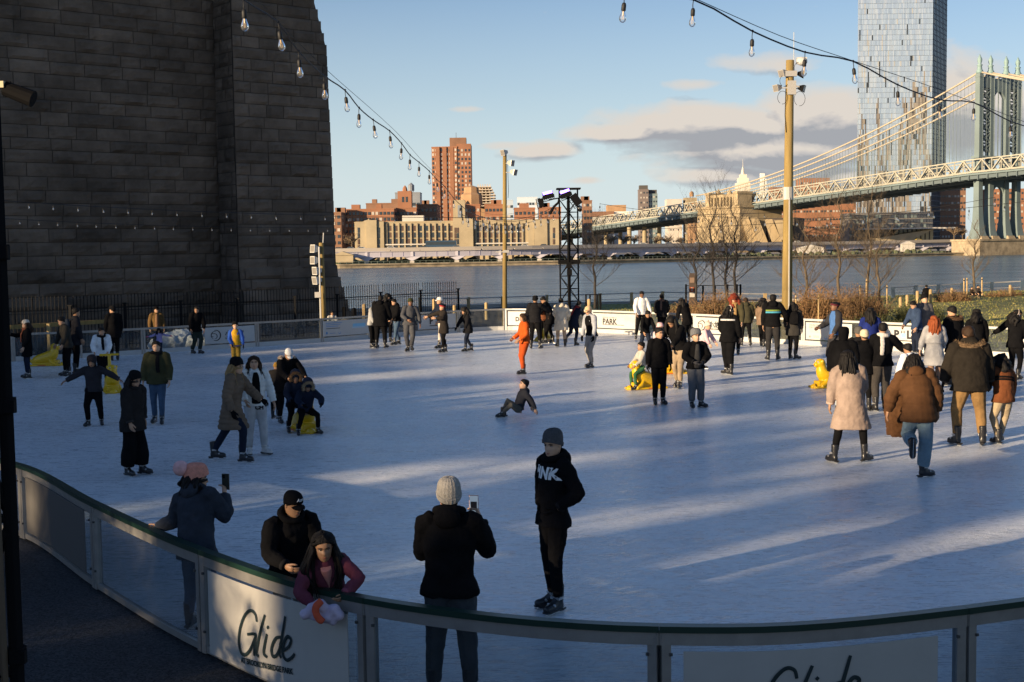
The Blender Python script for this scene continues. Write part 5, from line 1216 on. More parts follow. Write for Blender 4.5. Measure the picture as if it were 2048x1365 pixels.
# unseen trees added behind the viewer to dapple the boards and streak the ice
def shade_tree(x, y, H, lab, seed, leaves, cr, big=False):
    B = V((x, y, 0)); r = random.Random(seed); t = thing('shade_tree', lab, 'tree', B, 0, 'trees behind the viewer'); b = MB(); b.tube([B, B + V((.1, 0, H * .5)), B + V((0, .1, H * .9))], [.34, .24, .08] if big else [.2, .14, .05], 8); b.build('trunk', MBARK, t); c = MB(); l = MB()
    for k in range(46 if big else 34):
        a = r.uniform(0, 6.3); s = B + V((0, 0, H * r.uniform(.25, .8))); e = s + V((math.cos(a), math.sin(a), r.uniform(.1, .8))) * cr * r.uniform(.6, 1.1); c.tube([s, s.lerp(e, .5) + V((0, 0, .1)), e], [.14, .10, .04] if big else [.05, .035, .015], 5)
        if big:
            for q in range(6): u = s.lerp(e, r.uniform(.3, 1)); v = u + V((r.uniform(-1, 1), r.uniform(-1, 1), r.uniform(-.3, 1))) * cr * .4; c.tube([u, v], [.06, .025], 4)
        for q in range(leaves):
            p = s.lerp(e, r.uniform(.25, 1.05)) + V((r.gauss(0, .3), r.gauss(0, .3), r.gauss(0, .25))); u = V((r.uniform(-1, 1), r.uniform(-1, 1), r.uniform(-1, 1))).normalized() * r.uniform(.05, .11); w = u.cross(V((r.uniform(-1, 1), r.uniform(-1, 1), r.uniform(-1, 1)))).normalized() * u.length * .6; l.poly([p - u, p + w, p + u, p - w])
    c.build('crown', MBARK, t); 
    if leaves: l.build('foliage', MLEAFB, t)
shade_tree(-12.5, 1.6, 2.75, 'low leafy street tree standing left behind the viewer', 5, 30, 1.5)
shade_tree(-29.9, -10.5, 9.6, 'narrow leafy street tree well behind the viewer', 15, 30, .95)
shade_tree(-19, 2.0, 5.0, 'thin street tree further left behind the viewer', 6, 60, 1.8)
shade_tree(-8.5, -3.0, 5.4, 'leafy street tree straight behind the viewer', 7, 30, 2.0)
r = random.Random(33)
for k, pp in enumerate((-58, -51.5, -46, -42.5, -37, -33.2, -29, -25.8, -21.5, -19, -14.2, -11.0, -6.2, -2)):
    S_ = r.uniform(36, 56); q = V((-math.sin(R(52)), -math.cos(R(52)), 0)) * S_ + V((math.cos(R(52)), -math.sin(R(52)), 0)) * pp
    shade_tree(q.x, q.y, r.uniform(12, 17.5), 'tall bare plane tree behind the viewer, number %s from the left of the row' % ('one two three four five six seven eight nine ten eleven twelve thirteen fourteen'.split()[k]), 60 + k, 0, r.uniform(3.0, 4.4), True)
# ================================================================ PEOPLE
SKIN = {'a': (.46, .27, .17), 'b': (.34, .19, .11), 'c': (.17, .085, .05), 'd': (.52, .32, .21)}
def skin_mat(k): return mat('skin_' + k, SKIN[k], .5, spec=.4, var=.06, vscale=18)
MEYE = mat('eye_white', (.62, .60, .57), .3); MIRIS = mat('eye_dark', (.02, .013, .01), .2, spec=.6); MLIP = {k: mat('lip_' + k, (c[0] * .85, c[1] * .5, c[2] * .55), .45) for k, c in SKIN.items()}
HAIRC = {'black': (.010, .009, .009), 'brown': (.035, .020, .012), 'red': (.22, .055, .018), 'auburn': (.16, .030, .015), 'grey': (.25, .24, .23), 'blond': (.28, .18, .08)}
def hair_mat(k): return mat('hair_' + k, HAIRC[k], .6, spec=.14, var=.35, vscale=30, bump=.5, bscale=70, stretch=(1, 1, .2))
def knit(col): return mat('knit_%d_%d_%d' % tuple(int(c * 999) for c in col), col, .95, spec=.15, var=.18, vscale=40, bump=.9, bscale=90)
MSKATE = mat('skate_shell', (.016, .016, .018), .35, spec=.5, var=.2, vscale=20); MSKATEW = mat('skate_white', (.55, .54, .52), .45, var=.1, vscale=10); MBLADE = mat('skate_blade', (.62, .64, .66), .25, metal=.8); MBUCK = mat('buckle', (.45, .45, .45), .35, metal=.5)

def rotv(v, ax, deg): return M.Rotation(R(deg), 3, ax) @ v
def loft_mesh(rings, extra=None): return rings
# head section: height (unit head), half width, front, back
HEADP = [(-.74, .21, .10, .33), (-.60, .20, .12, .31), (-.54, .17, .28, .28), (-.49, .20, .37, .27), (-.40, .265, .415, .30), (-.28, .305, .43, .36), (-.14, .33, .425, .43), (0, .35, .405, .475), (.10, .36, .41, .495), (.22, .36, .415, .50), (.33, .335, .375, .47), (.42, .27, .29, .385), (.475, .17, .18, .25), (.50, .04, .04, .06)]
def head_at(z):
    for (z0, *a), (z1, *c) in zip(HEADP[:-1], HEADP[1:]):
        if z <= z1: f = max(0, (z - z0) / (z1 - z0)); return [x + (y - x) * f for x, y in zip(a, c)]
    return HEADP[-1][1:]
class Head:
    """frame of the head: c centre, axes x (person's left), f forward, u up, h height in metres"""
    def __init__(s, c, x, f, u, h): s.c, s.x, s.f, s.u, s.h = c, x, f, u, h
    def pt(s, x, f, z): return s.c + (s.x * x + s.f * f + s.u * z) * s.h
    def surf(s, th, z, off=0.0):
        w, fr, bk = head_at(z); w += off; e = (fr if math.sin(th) > 0 else bk) + off
        return s.pt(w * math.cos(th), e * math.sin(th), z)
def head_rings(H, hi):
    n = 28 if hi else 14; zs = []
    if hi:
        z = -.74
        while z < .49: zs.append(z); z += .036
        zs += [.49, .5]
    else: zs = [-.74, -.6, -.5, -.4, -.28, -.14, 0, .12, .24, .36, .44, .49]
    rings = []
    for z in zs:
        w, fr, bk = head_at(z); r = []
        for k in range(n):
            th = 2 * math.pi * k / n; sx, sf = math.cos(th), math.sin(th); x = w * sx; f = (fr if sf > 0 else bk) * sf
            if sf > 0:
                f += .115 * math.exp(-((z + .13) / .075) ** 2 - (x / .055) ** 2) + .05 * math.exp(-((z + .02) / .09) ** 2 - (x / .04) ** 2)      # nose
                for sg in (-1, 1): f -= .045 * math.exp(-((z - .03) / .06) ** 2 - ((x - sg * .15) / .085) ** 2)                                       # sockets
                f += .022 * math.exp(-((z - .12) / .05) ** 2) * (abs(x) < .25) + .03 * math.exp(-((z + .29) / .05) ** 2 - (x / .11) ** 2) + .02 * math.exp(-((z + .46) / .05) ** 2 - (x / .1) ** 2)
                for sg in (-1, 1): f += .02 * math.exp(-((z + .12) / .09) ** 2 - ((x - sg * .2) / .08) ** 2)
            r.append(H.pt(x, f, z))
        rings.append(r)
    return rings
def shell(H, zc, off, top, n=26, m=9, lump=0.0, seed=0, crown=None):
    """cap over the skull: lower edge height zc(theta), thickness off, crown raised to top"""
    rings = []
    for j in range(m + 1):
        s = j / m; r = []
        for k in range(n):
            th = 2 * math.pi * k / n; z1 = zc(th); z = z1 + (top - z1) * math.sin(s * math.pi / 2) if s < 1 else top
            zz = z1 + (.5 - z1) * math.sin(s * math.pi / 2); w, fr, bk = head_at(max(min(zz, .5), -.5)); q = off
            if zz < -.3: w2, fr2, bk2 = head_at(-.2); w = max(w, w2 * .9); bk = max(bk, bk2 * .85)
            if lump: q += lump * NZ.noise(V((math.cos(th) * 2 + seed, math.sin(th) * 2, z * 4)))
            fr_, bk_, w_ = fr + q, bk + q, w + q
            if s == 1: w_, fr_, bk_ = .03, .03, .03
            r.append(H.pt(w_ * math.cos(th), (fr_ if math.sin(th) > 0 else bk_) * math.sin(th), z))
        rings.append(r)
    return rings
def blend(th, front, side, back):
    s = math.sin(th)
    return side + (front - side) * max(s, 0) ** 1.5 if s > 0 else side + (back - side) * (-s) ** .8
def finger_set(mb, w, d, pn, side, sc, curl, m, hi, spread=.0):
    """palm and five bent fingers from wrist w along d; pn = palm normal, side = thumb side"""
    L = .19 * sc / 1.75; x = side; n = 8 if hi else 6
    palm = [w - d * L * .08, w + d * L * .12, w + d * L * .32, w + d * L * .50]
    rr = [(.030, .024), (.036, .021), (.043, .018), (.042, .014)]
    mb.loft([[p + x * (a * math.cos(q)) * sc / 1.75 + pn * (b * math.sin(q)) * sc / 1.75 for q in [2 * math.pi * k / 10 for k in range(10)]] for p, (a, b) in zip(palm, rr)], m)
    for i, (o, ln) in enumerate(((.031, .43), (.0105, .49), (-.0105, .45), (-.031, .35))):
        p = w + d * L * (.47 - .02 * abs(i - 1)) + x * o * sc / 1.75; dd = (d + x * (o * spread)).normalized(); pts = [p - dd * L * .06, p]; a = curl * (1 + .08 * i)
        for s in (.42, .32, .26):
            ax = dd.cross(pn)
            dd = (dd * math.cos(R(a)) + pn * math.sin(R(a))).normalized(); p = p + dd * L * ln * s; pts.append(p)
        mb.tube(pts, [.0098 * sc / 1.75, .0098 * sc / 1.75, .0092 * sc / 1.75, .0085 * sc / 1.75, .006 * sc / 1.75], n, m)
    p = w + d * L * .12 + x * .03 * sc / 1.75; dd = (d * .72 + x * .62 + pn * .3).normalized(); pts = [p - dd * L * .08, p]
    for s, b in ((.2, 12), (.17, 18), (.14, 14)): dd = (dd + d * .22 + pn * .12 - x * .1).normalized(); p = p + dd * L * s; pts.append(p)
    mb.tube(pts, [.014 * sc / 1.75, .0135 * sc / 1.75, .012 * sc / 1.75, .0105 * sc / 1.75, .007 * sc / 1.75], n, m)
def remesh(o, vx, disp=.0, dsc=.16, seed=0, sm=3):
    r = o.modifiers.new('remesh', 'REMESH'); r.mode = 'VOXEL'; r.voxel_size = vx; r.use_smooth_shade = True
    if sm: s = o.modifiers.new('smooth', 'SMOOTH'); s.iterations = sm; s.factor = .5
    if disp:
        tx = bpy.data.textures.get('fold_%d' % int(dsc * 100)) or bpy.data.textures.new('fold_%d' % int(dsc * 100), 'CLOUDS'); tx.noise_scale = dsc; tx.noise_depth = 2
        d = o.modifiers.new('folds', 'DISPLACE'); d.texture = tx; d.strength = disp; d.mid_level = .5; d.texture_coords = 'OBJECT'; d.texture_coords_object = so
def skate_meshes():
    out = {}
    for key, m in (('black', MSKATE), ('white', MSKATEW)):
        b = MB(); b.tube([V((0, .012, .30)), V((0, .008, .20)), V((0, .0, .12)), V((0, -.01, .075))], [.058, .056, .052, .05], 12)
        b.tube([V((0, .055, .075)), V((0, 0, .078)), V((0, -.07, .075)), V((0, -.14, .065)), V((0, -.185, .062)), V((0, -.205, .06))], [.036, .048, .050, .046, .040, .02], 12)
        b.tube([V((0, -.02, .13)), V((0, -.09, .085))], [.045, .038], 10)
        o = b.build('boot', m, None); remesh(o, .013, 0, sm=4); bpy.context.view_layer.update()
        me = bpy.data.meshes.new_from_object(o.evaluated_get(bpy.context.evaluated_depsgraph_get())); bpy.data.objects.remove(o)
        out[key] = me
    b = MB(); b.loft([[V((x, y, z)) for x in (-.003, .003) for y, z in ()] or [V((s * .003, y, z)) for y, z in ((.085, .0), (-.17, .0), (-.20, .008), (-.215, .022), (-.20, .022), (-.17, .016), (.08, .016), (.095, .01))] for s in (-1, 1)])
    o = b.build('blade', MBLADE, None); out['blade'] = o.data; bpy.data.objects.remove(o)
    b = MB()
    for y in (.045, -.125): b.loft([[V((a * .012, y + e * .03, .014)) for a, e in ((-1, -1), (1, -1), (1, 1), (-1, 1))], [V((a * .028, y + e * .05, .042)) for a, e in ((-1, -1), (1, -1), (1, 1), (-1, 1))]])
    b.loft([[V((a * w, y, z)) for a, z in ((-1, .03), (1, .03), (1, .046), (-1, .046))] for y, w in ((.085, .03), (.0, .036), (-.10, .044), (-.17, .042), (-.205, .024))])
    o = b.build('blade_holder', MSKATE, None); out['holder'] = o.data; bpy.data.objects.remove(o)
    b = MB(); b.box((0, -.045, .155), (.118, .016, .022), 0, M.Rotation(R(20), 3, 'X')); b.box((0, -.098, .098), (.10, .02, .022), 0, M.Rotation(R(35), 3, 'X')); b.box((.055, -.01, .16), (.012, .05, .024)); b.box((-.055, -.01, .16), (.012, .05, .024))
    o = b.build('buckle', MBUCK, None); out['buckle'] = o.data; bpy.data.objects.remove(o)
    return out
SK = skate_meshes()

def person(px, pyf, pyt, label, yaw=0, lean=0, side=0, feet=((.055, 0, 0, 8), (-.055, 0, 0, -8)), crouch=0.0, hip=(0, None), la=(2, 12, 12, 6), ra=(2, 12, 12, 6), head=(0, 0),
           top=(.02, .02, .022), bot=(.015, .015, .017), skin='a', hair=None, hat=None, hood=None, hem=.02, puff=1.0, leg=1.0, flare=1.0, skate='black', glove=None, rings=0, fur=None,
           belt=None, scarf=None, hi=0, D=None, z0=0.0, sit=None, build=1.0, collar=True, shoes=False, vest=None, openf=None, hlen=0, curl=18, group='people skating on the rink', hs=1.0, hair_n=16, twist=0, tie=None, ret=False, stripe=None):
    """feet: (side, forward, lift, toe-out) for left and right, in body heights; arms: (raise, outward, forearm raise, forearm outward) in degrees"""
    base = G(px, pyf, 0.0) if D is None else P(px, pyf, D); base.z = z0
    rz = M.Rotation(R(yaw), 3, 'Z')
    fw, lf, up = V((0, -1, 0)), V((1, 0, 0)), V((0, 0, 1))
    SKH = 0.0 if shoes else .034
    # ---- joints at unit height
    T_, S_ = .245, .232; ANK = .046
    lean_m = M.Rotation(R(lean), 3, 'X') @ M.Rotation(R(side), 3, 'Y')
    hy = hip[1] if hip[1] is not None else -.10 * math.sin(R(lean))
    ank = []
    for k, (sx, sf, lift, toe) in enumerate(feet): ank.append(V((sx, -sf, lift + ANK + SKH)))
    hx = [V((.048 * build, 0, 0)), V((-.048 * build, 0, 0))]
    if sit is None:
        hz = 9
        for k in (0, 1):
            if feet[k][2] > .05 and feet[1 - k][2] <= .05: continue
            d = V((ank[k].x - hip[0] - hx[k].x, ank[k].y + hy, 0)).length; hz = min(hz, ank[k].z + math.sqrt(max(.02, (.4755 ** 2 - d * d))))
        hz -= crouch
    else: hz = sit
    pel = V((hip[0], -hy, hz))
    hips = [pel + h for h in hx]; knees = []
    for k in (0, 1):
        a = ank[k] - hips[k]; L = min(a.length, .4768); a.normalize(); ank[k] = hips[k] + a * L
        c = (T_ * T_ + L * L - S_ * S_) / (2 * T_ * L); c = max(-1, min(1, c)); toe = feet[k][3]
        pole_ = rotv(fw, 'Z', -toe if k else toe); pole_ = rotv(fw, 'Z', toe); pl = pole_ - a * pole_.dot(a)
        if pl.length < 1e-3: pl = up - a * up.dot(a)
        pl.normalize(); knees.append(hips[k] + a * (T_ * c) + pl * (T_ * math.sqrt(1 - c * c)))
    sp = lean_m @ up; tw = M.Rotation(R(twist), 3, sp); bx = tw @ (lean_m @ lf); bf = tw @ (lean_m @ fw)
    mid = up.lerp(sp, .6).normalized()
    waist = pel + mid * .10; chest = waist + sp * .13; shl = chest + sp * .075; neck = shl + sp * .025
    sw = .104 * build; sh = [shl + bx * sw, shl - bx * sw]; UA, FA = .170, .150; elb, wri, fdir = [], [], []
    for k, a in enumerate((la, ra)):
        sg = 1 if k == 0 else -1; f1, o1, f2, o2 = a
        dv = lambda f, o: (tw @ (lf * (sg * math.sin(R(o))))) + (tw @ fw) * (math.sin(R(f)) * math.cos(R(o))) - up * (math.cos(R(f)) * math.cos(R(o)))
        e = sh[k] + dv(f1, o1) * UA; elb.append(e); wri.append(e + dv(f2, o2) * FA); fdir.append(dv(f2, o2))
    hh = .130 * hs; hm = M.Rotation(R(head[0]), 3, 'Z'); hu = sp.lerp(up, .7).normalized(); hf = hm @ V((0, -1, 0)); hf = (hf - hu * hf.dot(hu)).normalized(); hX = hu.cross(hf) * -1; hX = hf.cross(hu); hX = -hX
    hX = hu.cross(hf); hX = -hX if hX.dot(hm @ lf) < 0 else hX
    q = M.Rotation(R(-head[1]), 3, hX); hf = q @ hf; hu2 = q @ hu
    hc = neck + sp * .012 + hu.lerp(hu2, .5) * hh * .58 + hf * .012 * (1 if head[1] <= 0 else 1 + head[1] / 20)
    topz = hc.z + hh * .52 * max(hu2.z, .5) + (.012 if hat else .006)
    # ---- real height from the picture
    d0 = base.y; ztop = P(px, pyt, d0 if D is None else D).z - z0; sc = ztop / topz
    W_ = lambda p: base + rz @ (p * sc); D3 = lambda v: rz @ v
    t = thing('person', label, 'person', base, 0, group)
    r = random.Random(int(px * 7 + pyt))
    vx = .0095 if hi >= 2 else (.015 if base.y < 24 else .021)
    ms = skin_mat(skin); X = lambda v: rz @ v
    HD = Head(W_(hc), X(hX), X(hf), X(hu2), hh * sc)
    gm = cloth(glove) if glove else ms
    # ---- body: one skin with head, trunk, limbs and hands
    b = MB()
    trunk = [(pel - up * .04, .065, .055), (pel, .078, .058), (waist, .066, .052), (chest, .085, .058), (shl, .09, .045), (neck, .036, .036)]
    rr = []
    nh = 28 if hi else 14
    for p, rx, ry in trunk: rr.append([W_(p + bx * (rx * build * math.cos(a)) + bf * (ry * math.sin(a))) for a in [2 * math.pi * k / nh for k in range(nh)]])
    b.loft(rr + head_rings(HD, hi), 0)
    for k in (0, 1):
        b.tube([W_(p) for p in (hips[k], hips[k].lerp(knees[k], .5), knees[k], knees[k].lerp(ank[k], .4), ank[k])], [x * sc for x in (.046, .036, .024, .022, .016)], 9)
        b.tube([W_(p) for p in (sh[k], sh[k].lerp(elb[k], .5), elb[k], elb[k].lerp(wri[k], .4), wri[k])], [x * sc for x in (.026, .022, .018, .018, .015)], 9)
        d = X(fdir[k]).normalized(); bxw = X(bx) * (-1 if k == 0 else 1); pn = (bxw - d * bxw.dot(d))
        if pn.length < .3: pn = X(bf) * -1 - d * (X(bf) * -1).dot(d)
        pn.normalize(); thumb = pn.cross(d); thumb = thumb if thumb.dot(X(bf) + V((0, 0, .4))) > 0 else -thumb
        finger_set(b, W_(wri[k]), d, pn, thumb, sc, curl, 1, hi)
    # face details
    if True:
        for sg in (-1, 1):
            b.ell(HD.pt(sg * .15, .355, .03), (.048 * HD.h, .04 * HD.h, .024 * HD.h), 8, 6, 2, M((HD.x, HD.f, HD.u)).transposed()); b.ell(HD.pt(sg * .15, .383, .03), (.026 * HD.h, .018 * HD.h, .023 * HD.h), 8, 6, 3, M((HD.x, HD.f, HD.u)).transposed())
            b.tube([HD.pt(sg * .06, .435, .105), HD.pt(sg * .15, .43, .135), HD.pt(sg * .24, .36, .11)], [.016 * HD.h, .022 * HD.h, .009 * HD.h], 5, 3)
            if hi: b.tube([HD.pt(sg * .09, .395, .05), HD.pt(sg * .15, .405, .072), HD.pt(sg * .225, .35, .045)], .016 * HD.h, 5, 3)
            b.ell(HD.pt(sg * .355, -.03, -.02), (.03 * HD.h, .07 * HD.h, .105 * HD.h), 8, 6, 0, M((HD.x, HD.f, HD.u)).transposed())
        b.tube([HD.pt(-.11, .405, -.285), HD.pt(-.05, .455, -.268), HD.pt(0, .46, -.275), HD.pt(.05, .455, -.268), HD.pt(.11, .405, -.285)], [.006 * HD.h, .016 * HD.h, .018 * HD.h, .016 * HD.h, .006 * HD.h], 6, 4)
        b.tube([HD.pt(-.10, .405, -.30), HD.pt(0, .452, -.315), HD.pt(.10, .405, -.30)], [.006 * HD.h, .022 * HD.h, .006 * HD.h], 6, 4)
    b.build('body', [ms, gm, MEYE, MIRIS, MLIP[skin]], t, smooth=True)
    # ---- trousers
    if bot:
        b = MB(); b.tube([W_(pel + up * .07), W_(pel + up * .02), W_(pel - up * .045)], [.085 * sc, .094 * sc * (1 + .15 * (leg - 1)), .06 * sc], 12, 0, True, (X(fw), .82))
        for k in (0, 1):
            b.tube([W_(p) for p in (hips[k] + up * .02, hips[k].lerp(knees[k], .5), knees[k], knees[k].lerp(ank[k], .45), knees[k].lerp(ank[k], .90))], [x * sc * leg for x in (.066, .055, .043 * (.5 + flare / 2), .038 * flare, .033 * flare)], 10)
        o = b.build('trousers', cloth(bot, .9, .3), t); remesh(o, vx, .022 if hi >= 2 else .014, .10 if hi >= 2 else .12)
    # ---- top
    if top:
        pf = (puff - 1) * .034 + .008
        b = MB(); tc = []
        prof = [(neck + sp * .022, .043 + pf * .3, .046 + pf * .3), (shl + sp * .014, .066 + pf * .4, .052 + pf * .6), (shl - sp * .025, .098 + pf * .5, .064 + pf * .8), (chest - sp * .02, .098 + pf, .070 + pf), (waist + sp * .03, .086 + pf, .064 + pf), (pel + mid * .05, .088 + pf + .02 * max(leg - 1, 0), .066 + pf), (pel - up * .01, max(.096 + pf, (.048 * build + .070 * leg + .012) / build), .074 + pf)]
        legd = ((knees[0] - hips[0]).normalized() + (knees[1] - hips[1]).normalized()).normalized(); sepv = (knees[0] - knees[1])
        if sit is not None: legd = -up
        steps = max(1, int(hem / .05)); 
        for s in range(1, steps + 1):
            h_ = hem * s / steps; f = h_ / .245; c = pel + legd * h_ if f <= 1 else pel + legd * .245 - up * (h_ - .245); sp_ = abs(sepv.dot(lf)) * .5 * min(f, 1); sp_f = abs(sepv.dot(fw)) * .5 * min(f, 1)
            prof.append((c, max(.098 + pf, (.048 * build + .068 * leg + .010) / build) + .012 * f + sp_ * .45, .074 + pf + .010 * f + sp_f * .55))
        ringn = 20; rings_ = []
        for i, (p, rx, ry) in enumerate(prof):
            ax, ay = (bx, bf) if i < 5 else (lf, fw); rings_.append([W_(p + ax * (rx * build * math.cos(a)) + ay * (ry * math.sin(a))) for a in [2 * math.pi * k / ringn for k in range(ringn)]])
        fine = []
        for a, c in zip(rings_[:-1], rings_[1:]):
            m_ = 5 if rings else 1
            for k in range(m_): fine.append([x.lerp(y, k / m_) for x, y in zip(a, c)])
        fine.append(rings_[-1])
        if rings:                                                       # quilted rolls
            acc = 0; out = []
            for i, rg in enumerate(fine):
                cen = sum(rg, V((0, 0, 0))) / ringn
                if i: acc += (cen - pc).length
                pc = cen; g = 1 + .10 * (abs(math.sin(acc * math.pi / rings)) - .6); out.append([cen + (x - cen) * g for x in rg])
            fine = out
        b.loft(fine)
        for k in (0, 1):
            pts = [shl + bx * (sw * .8 * (1 if k == 0 else -1)), sh[k], sh[k].lerp(elb[k], .55), elb[k], elb[k].lerp(wri[k], .5), elb[k].lerp(wri[k], .96)]; rad = [.044 + pf * .3, .042 + pf * .45, .038 + pf * .6, .035 + pf * .6, .032 + pf * .5, .027 + pf * .25]
            if rings:
                pp = catmull(pts, 7); ra_ = [rad[int(i / 7)] + (rad[min(int(i / 7) + 1, 5)] - rad[int(i / 7)]) * (i / 7 % 1) for i in range(len(pp))]; acc = 0; rad = []
                for i, p in enumerate(pp):
                    if i: acc += (p - pp[i - 1]).length * sc
                    rad.append(ra_[i] * (1 + .17 * (abs(math.sin(acc * math.pi / (rings * .9))) - .6)))
                pts = pp
            else: pts = catmull(pts, 2); rad = [rad[i // 2] if i % 2 == 0 else (rad[i // 2] + rad[i // 2 + 1]) / 2 for i in range(len(pts))]
            b.tube([W_(p) for p in pts], [x * sc for x in rad], 11)
        if collar and not hood: b.tube([W_(neck + sp * .0), W_(neck + sp * .034)], [.058 * sc, .046 * sc], 12)
        o = b.build('coat' if hem > .1 else 'jacket', cloth(top, .85 if rings else .92, .25 if rings else .4), t); remesh(o, vx * (.75 if rings else 1), (.006 if rings else (.036 if hi >= 2 else .026)), .12 if hi else .18, sm=2 if rings else 3)
        coat_o = o
        if base.y < 36 and not rings:
            for k in (0, 1):
                a_ = wri[k]; d_ = (elb[k] - wri[k]).normalized(); rc = (.0285 + pf * .3); mb = MB(); mb.tube([W_(a_ + d_ * .004), W_(a_ + d_ * .008), W_(a_ + d_ * .024), W_(a_ + d_ * .028)], [x * sc for x in (rc * .8, rc, rc * 1.04, rc * .9)], 12); mb.build('cuff', cloth(tuple(c * 1.5 + .004 for c in top), .85, .3), t, smooth=True)
        def front(x, z, o_=.0):     # point on the chest front: x sideways, z from waist (0) to shoulders (1)
            c = waist.lerp(shl, z); return W_(c + bx * x + bf * (.068 + pf + .02 + o_))
        def patch(nm, pts, colr, th=.02, both=None):
            mb = MB(); n_ = X(bf); c = [V(p) for p in pts]; mb.loft([[p - n_ * .06 for p in c], [p + n_ * th for p in c]]); return mb.build(nm, cloth(colr, .9, .2), t)
        if vest:                                                        # a sleeveless layer over the top
            b = MB(); b.loft([[W_(p) + (x - W_(p)) * 1.06 for x in rg] for (p, _, _), rg in zip(prof[:7], rings_[:7])]); o = b.build('vest', cloth(vest, .8, .3), t); remesh(o, vx, .015, .14)
        if openf:                                                       # another garment seen through the open front
            mb = MB(); mb.loft([[W_(c + bx * (x * build) + bf * (dep + pf + .014)) for x, dep in ((-w_, .052), (-w_ * .5, .068), (0, .073), (w_ * .5, .068), (w_, .052), (w_, .02), (-w_, .02))] for c, w_ in (((shl + sp * .02, .036), (shl - sp * .01, .034), (shl - sp * .04, .026), (chest, .016), (chest - sp * .03, .008), (waist + sp * .04, .003)) if hi >= 2 else ((shl + sp * .02, .020), (shl - sp * .03, .034), (chest - sp * .02, .042), (waist + sp * .02, .046), (pel + mid * .04, .048), (pel - up * .005, .048)))]); o = mb.build('shirt_front', cloth(openf), t); remesh(o, vx * .7, .008, .1)
        if stripe:
            for zz, colr in stripe:
                mb = MB(); c = waist.lerp(shl, zz); mb.loft([[W_(c + sp * dz_ + bx * ((.103 + pf) * build * math.cos(a)) + bf * ((.073 + pf) * math.sin(a))) for a in [math.pi + math.pi * k / 12 for k in range(13)]] for dz_ in (-.012, .012)], 0, False, False); mb.build('stripe_band', cloth(colr, .8, .2), t, smooth=True)
        if belt:
            mb = MB(); mb.tube([W_(waist + sp * .008), W_(waist - sp * .014)], (.098 + pf) * sc * build, 18, 0, True, (X(bf), .78)); mb.build('belt', cloth(belt), t, smooth=True)
    else: coat_o = None
    # ---- hood, fur, scarf
    if hood == 'down':
        b = MB(); c = neck + sp * .012
        b.tube([W_(c + bx * (.062 * math.cos(a)) + bf * (.056 * math.sin(a)) + sp * (.012 - .02 * math.sin(a))) for a in [R(200 - 360 * k / 16 + 150) for k in range(17)]], [.021 * sc] * 17, 8)
        b.ell(W_(c - bf * .066 - sp * .012), (.066 * sc, .036 * sc, .052 * sc), 12, 8, 0, M((X(bx), X(bf), X(sp))).transposed()); o = b.build('hood', cloth(top, .92, .3), t); remesh(o, vx, .012, .1)
    if hood == 'up':
        b = MB(); b.loft(shell(HD, lambda th: blend(th, .30, -.45, -.66) if math.sin(th) > .35 else blend(th, -.3, -.55, -.66), .11, .66, 24, 10, .03, px)); o = b.build('hood', cloth(top, .92, .3), t, smooth=True)
    if fur:
        b = MB(); ang = [R(-205 + 230 * k / 26) for k in range(27)] if hood == 'up' else [R(180 + 180 * k / 26) for k in range(27)]
        for i, a in enumerate(ang):
            if hood == 'up': p = HD.pt(.44 * math.cos(a), .34, -.02 + .52 * math.sin(-a) if False else .0 - .50 * math.sin(a)); d = HD.pt(math.cos(a), .6, -math.sin(a)) - HD.c
            else: p = W_(neck + bx * (.10 * math.cos(a)) + bf * (.085 * math.sin(a)) + sp * (.015 - .035 * abs(math.sin(a)))); d = X(bx) * math.cos(a) + X(bf) * math.sin(a) + X(sp) * .4
            d.normalize(); b.ell(p, .022 * sc, 7, 5)
            for k in range(16):
                e = (d + V((r.uniform(-1, 1), r.uniform(-1, 1), r.uniform(-1, 1))) * .9).normalized(); q_ = e.cross(V((.3, .5, .8))).normalized() * .004 * sc; q2 = e.cross(q_).normalized() * .004 * sc; tip = p + e * r.uniform(.028, .048) * sc
                b.poly([p + q_, p + q2, tip]); b.poly([p - q_, p + q2, tip]); b.poly([p + q_, p - q2, tip])
        b.build('fur_trim', mat('fur_%d' % int(fur[0] * 999), fur, .95, var=.4, vscale=30), t)
    if scarf:
        b = MB(); c = neck + sp * .01; b.tube([W_(c + bx * (.058 * math.cos(a)) + bf * (.056 * math.sin(a)) - sp * .006 * math.sin(a * 2)) for a in [2 * math.pi * k / 14 for k in range(15)]], .026 * sc, 8)
        sgn = -1 if scarf[1] else 1; b.tube([W_(c + bf * .05 * sgn + bx * .02), W_(chest + bf * .10 * sgn + bx * .025), W_(waist + bf * .105 * sgn + bx * .03)], [.026 * sc, .030 * sc, .026 * sc], 8, 0, True, (X(bf), .5)); o = b.build('scarf', knit(scarf[0]), t); remesh(o, vx * .8, .01, .08)
    # ---- hair and hats
    if hair:
        b = MB(); col, style = hair; long_ = style in ('long', 'loose')
        zc = {'short': lambda th: blend(th, .30, .02, -.32), 'long': lambda th: blend(th, .34, -.10, -.5), 'loose': lambda th: blend(th, .40, -.05, -.5), 'bun': lambda th: blend(th, .32, .06, -.36), 'curly': lambda th: blend(th, .30, -.3, -.5)}[style]
        off = {'short': .045, 'long': .05, 'loose': .025, 'bun': .03, 'curly': .12}[style]
        if not (hat and hat[0] in ('hoodie',)): b.loft(shell(HD, zc, off if not hat else .02, .5 + off + (.03 if not hat else 0), 28, 10, .05 if style != 'curly' else .16, px))
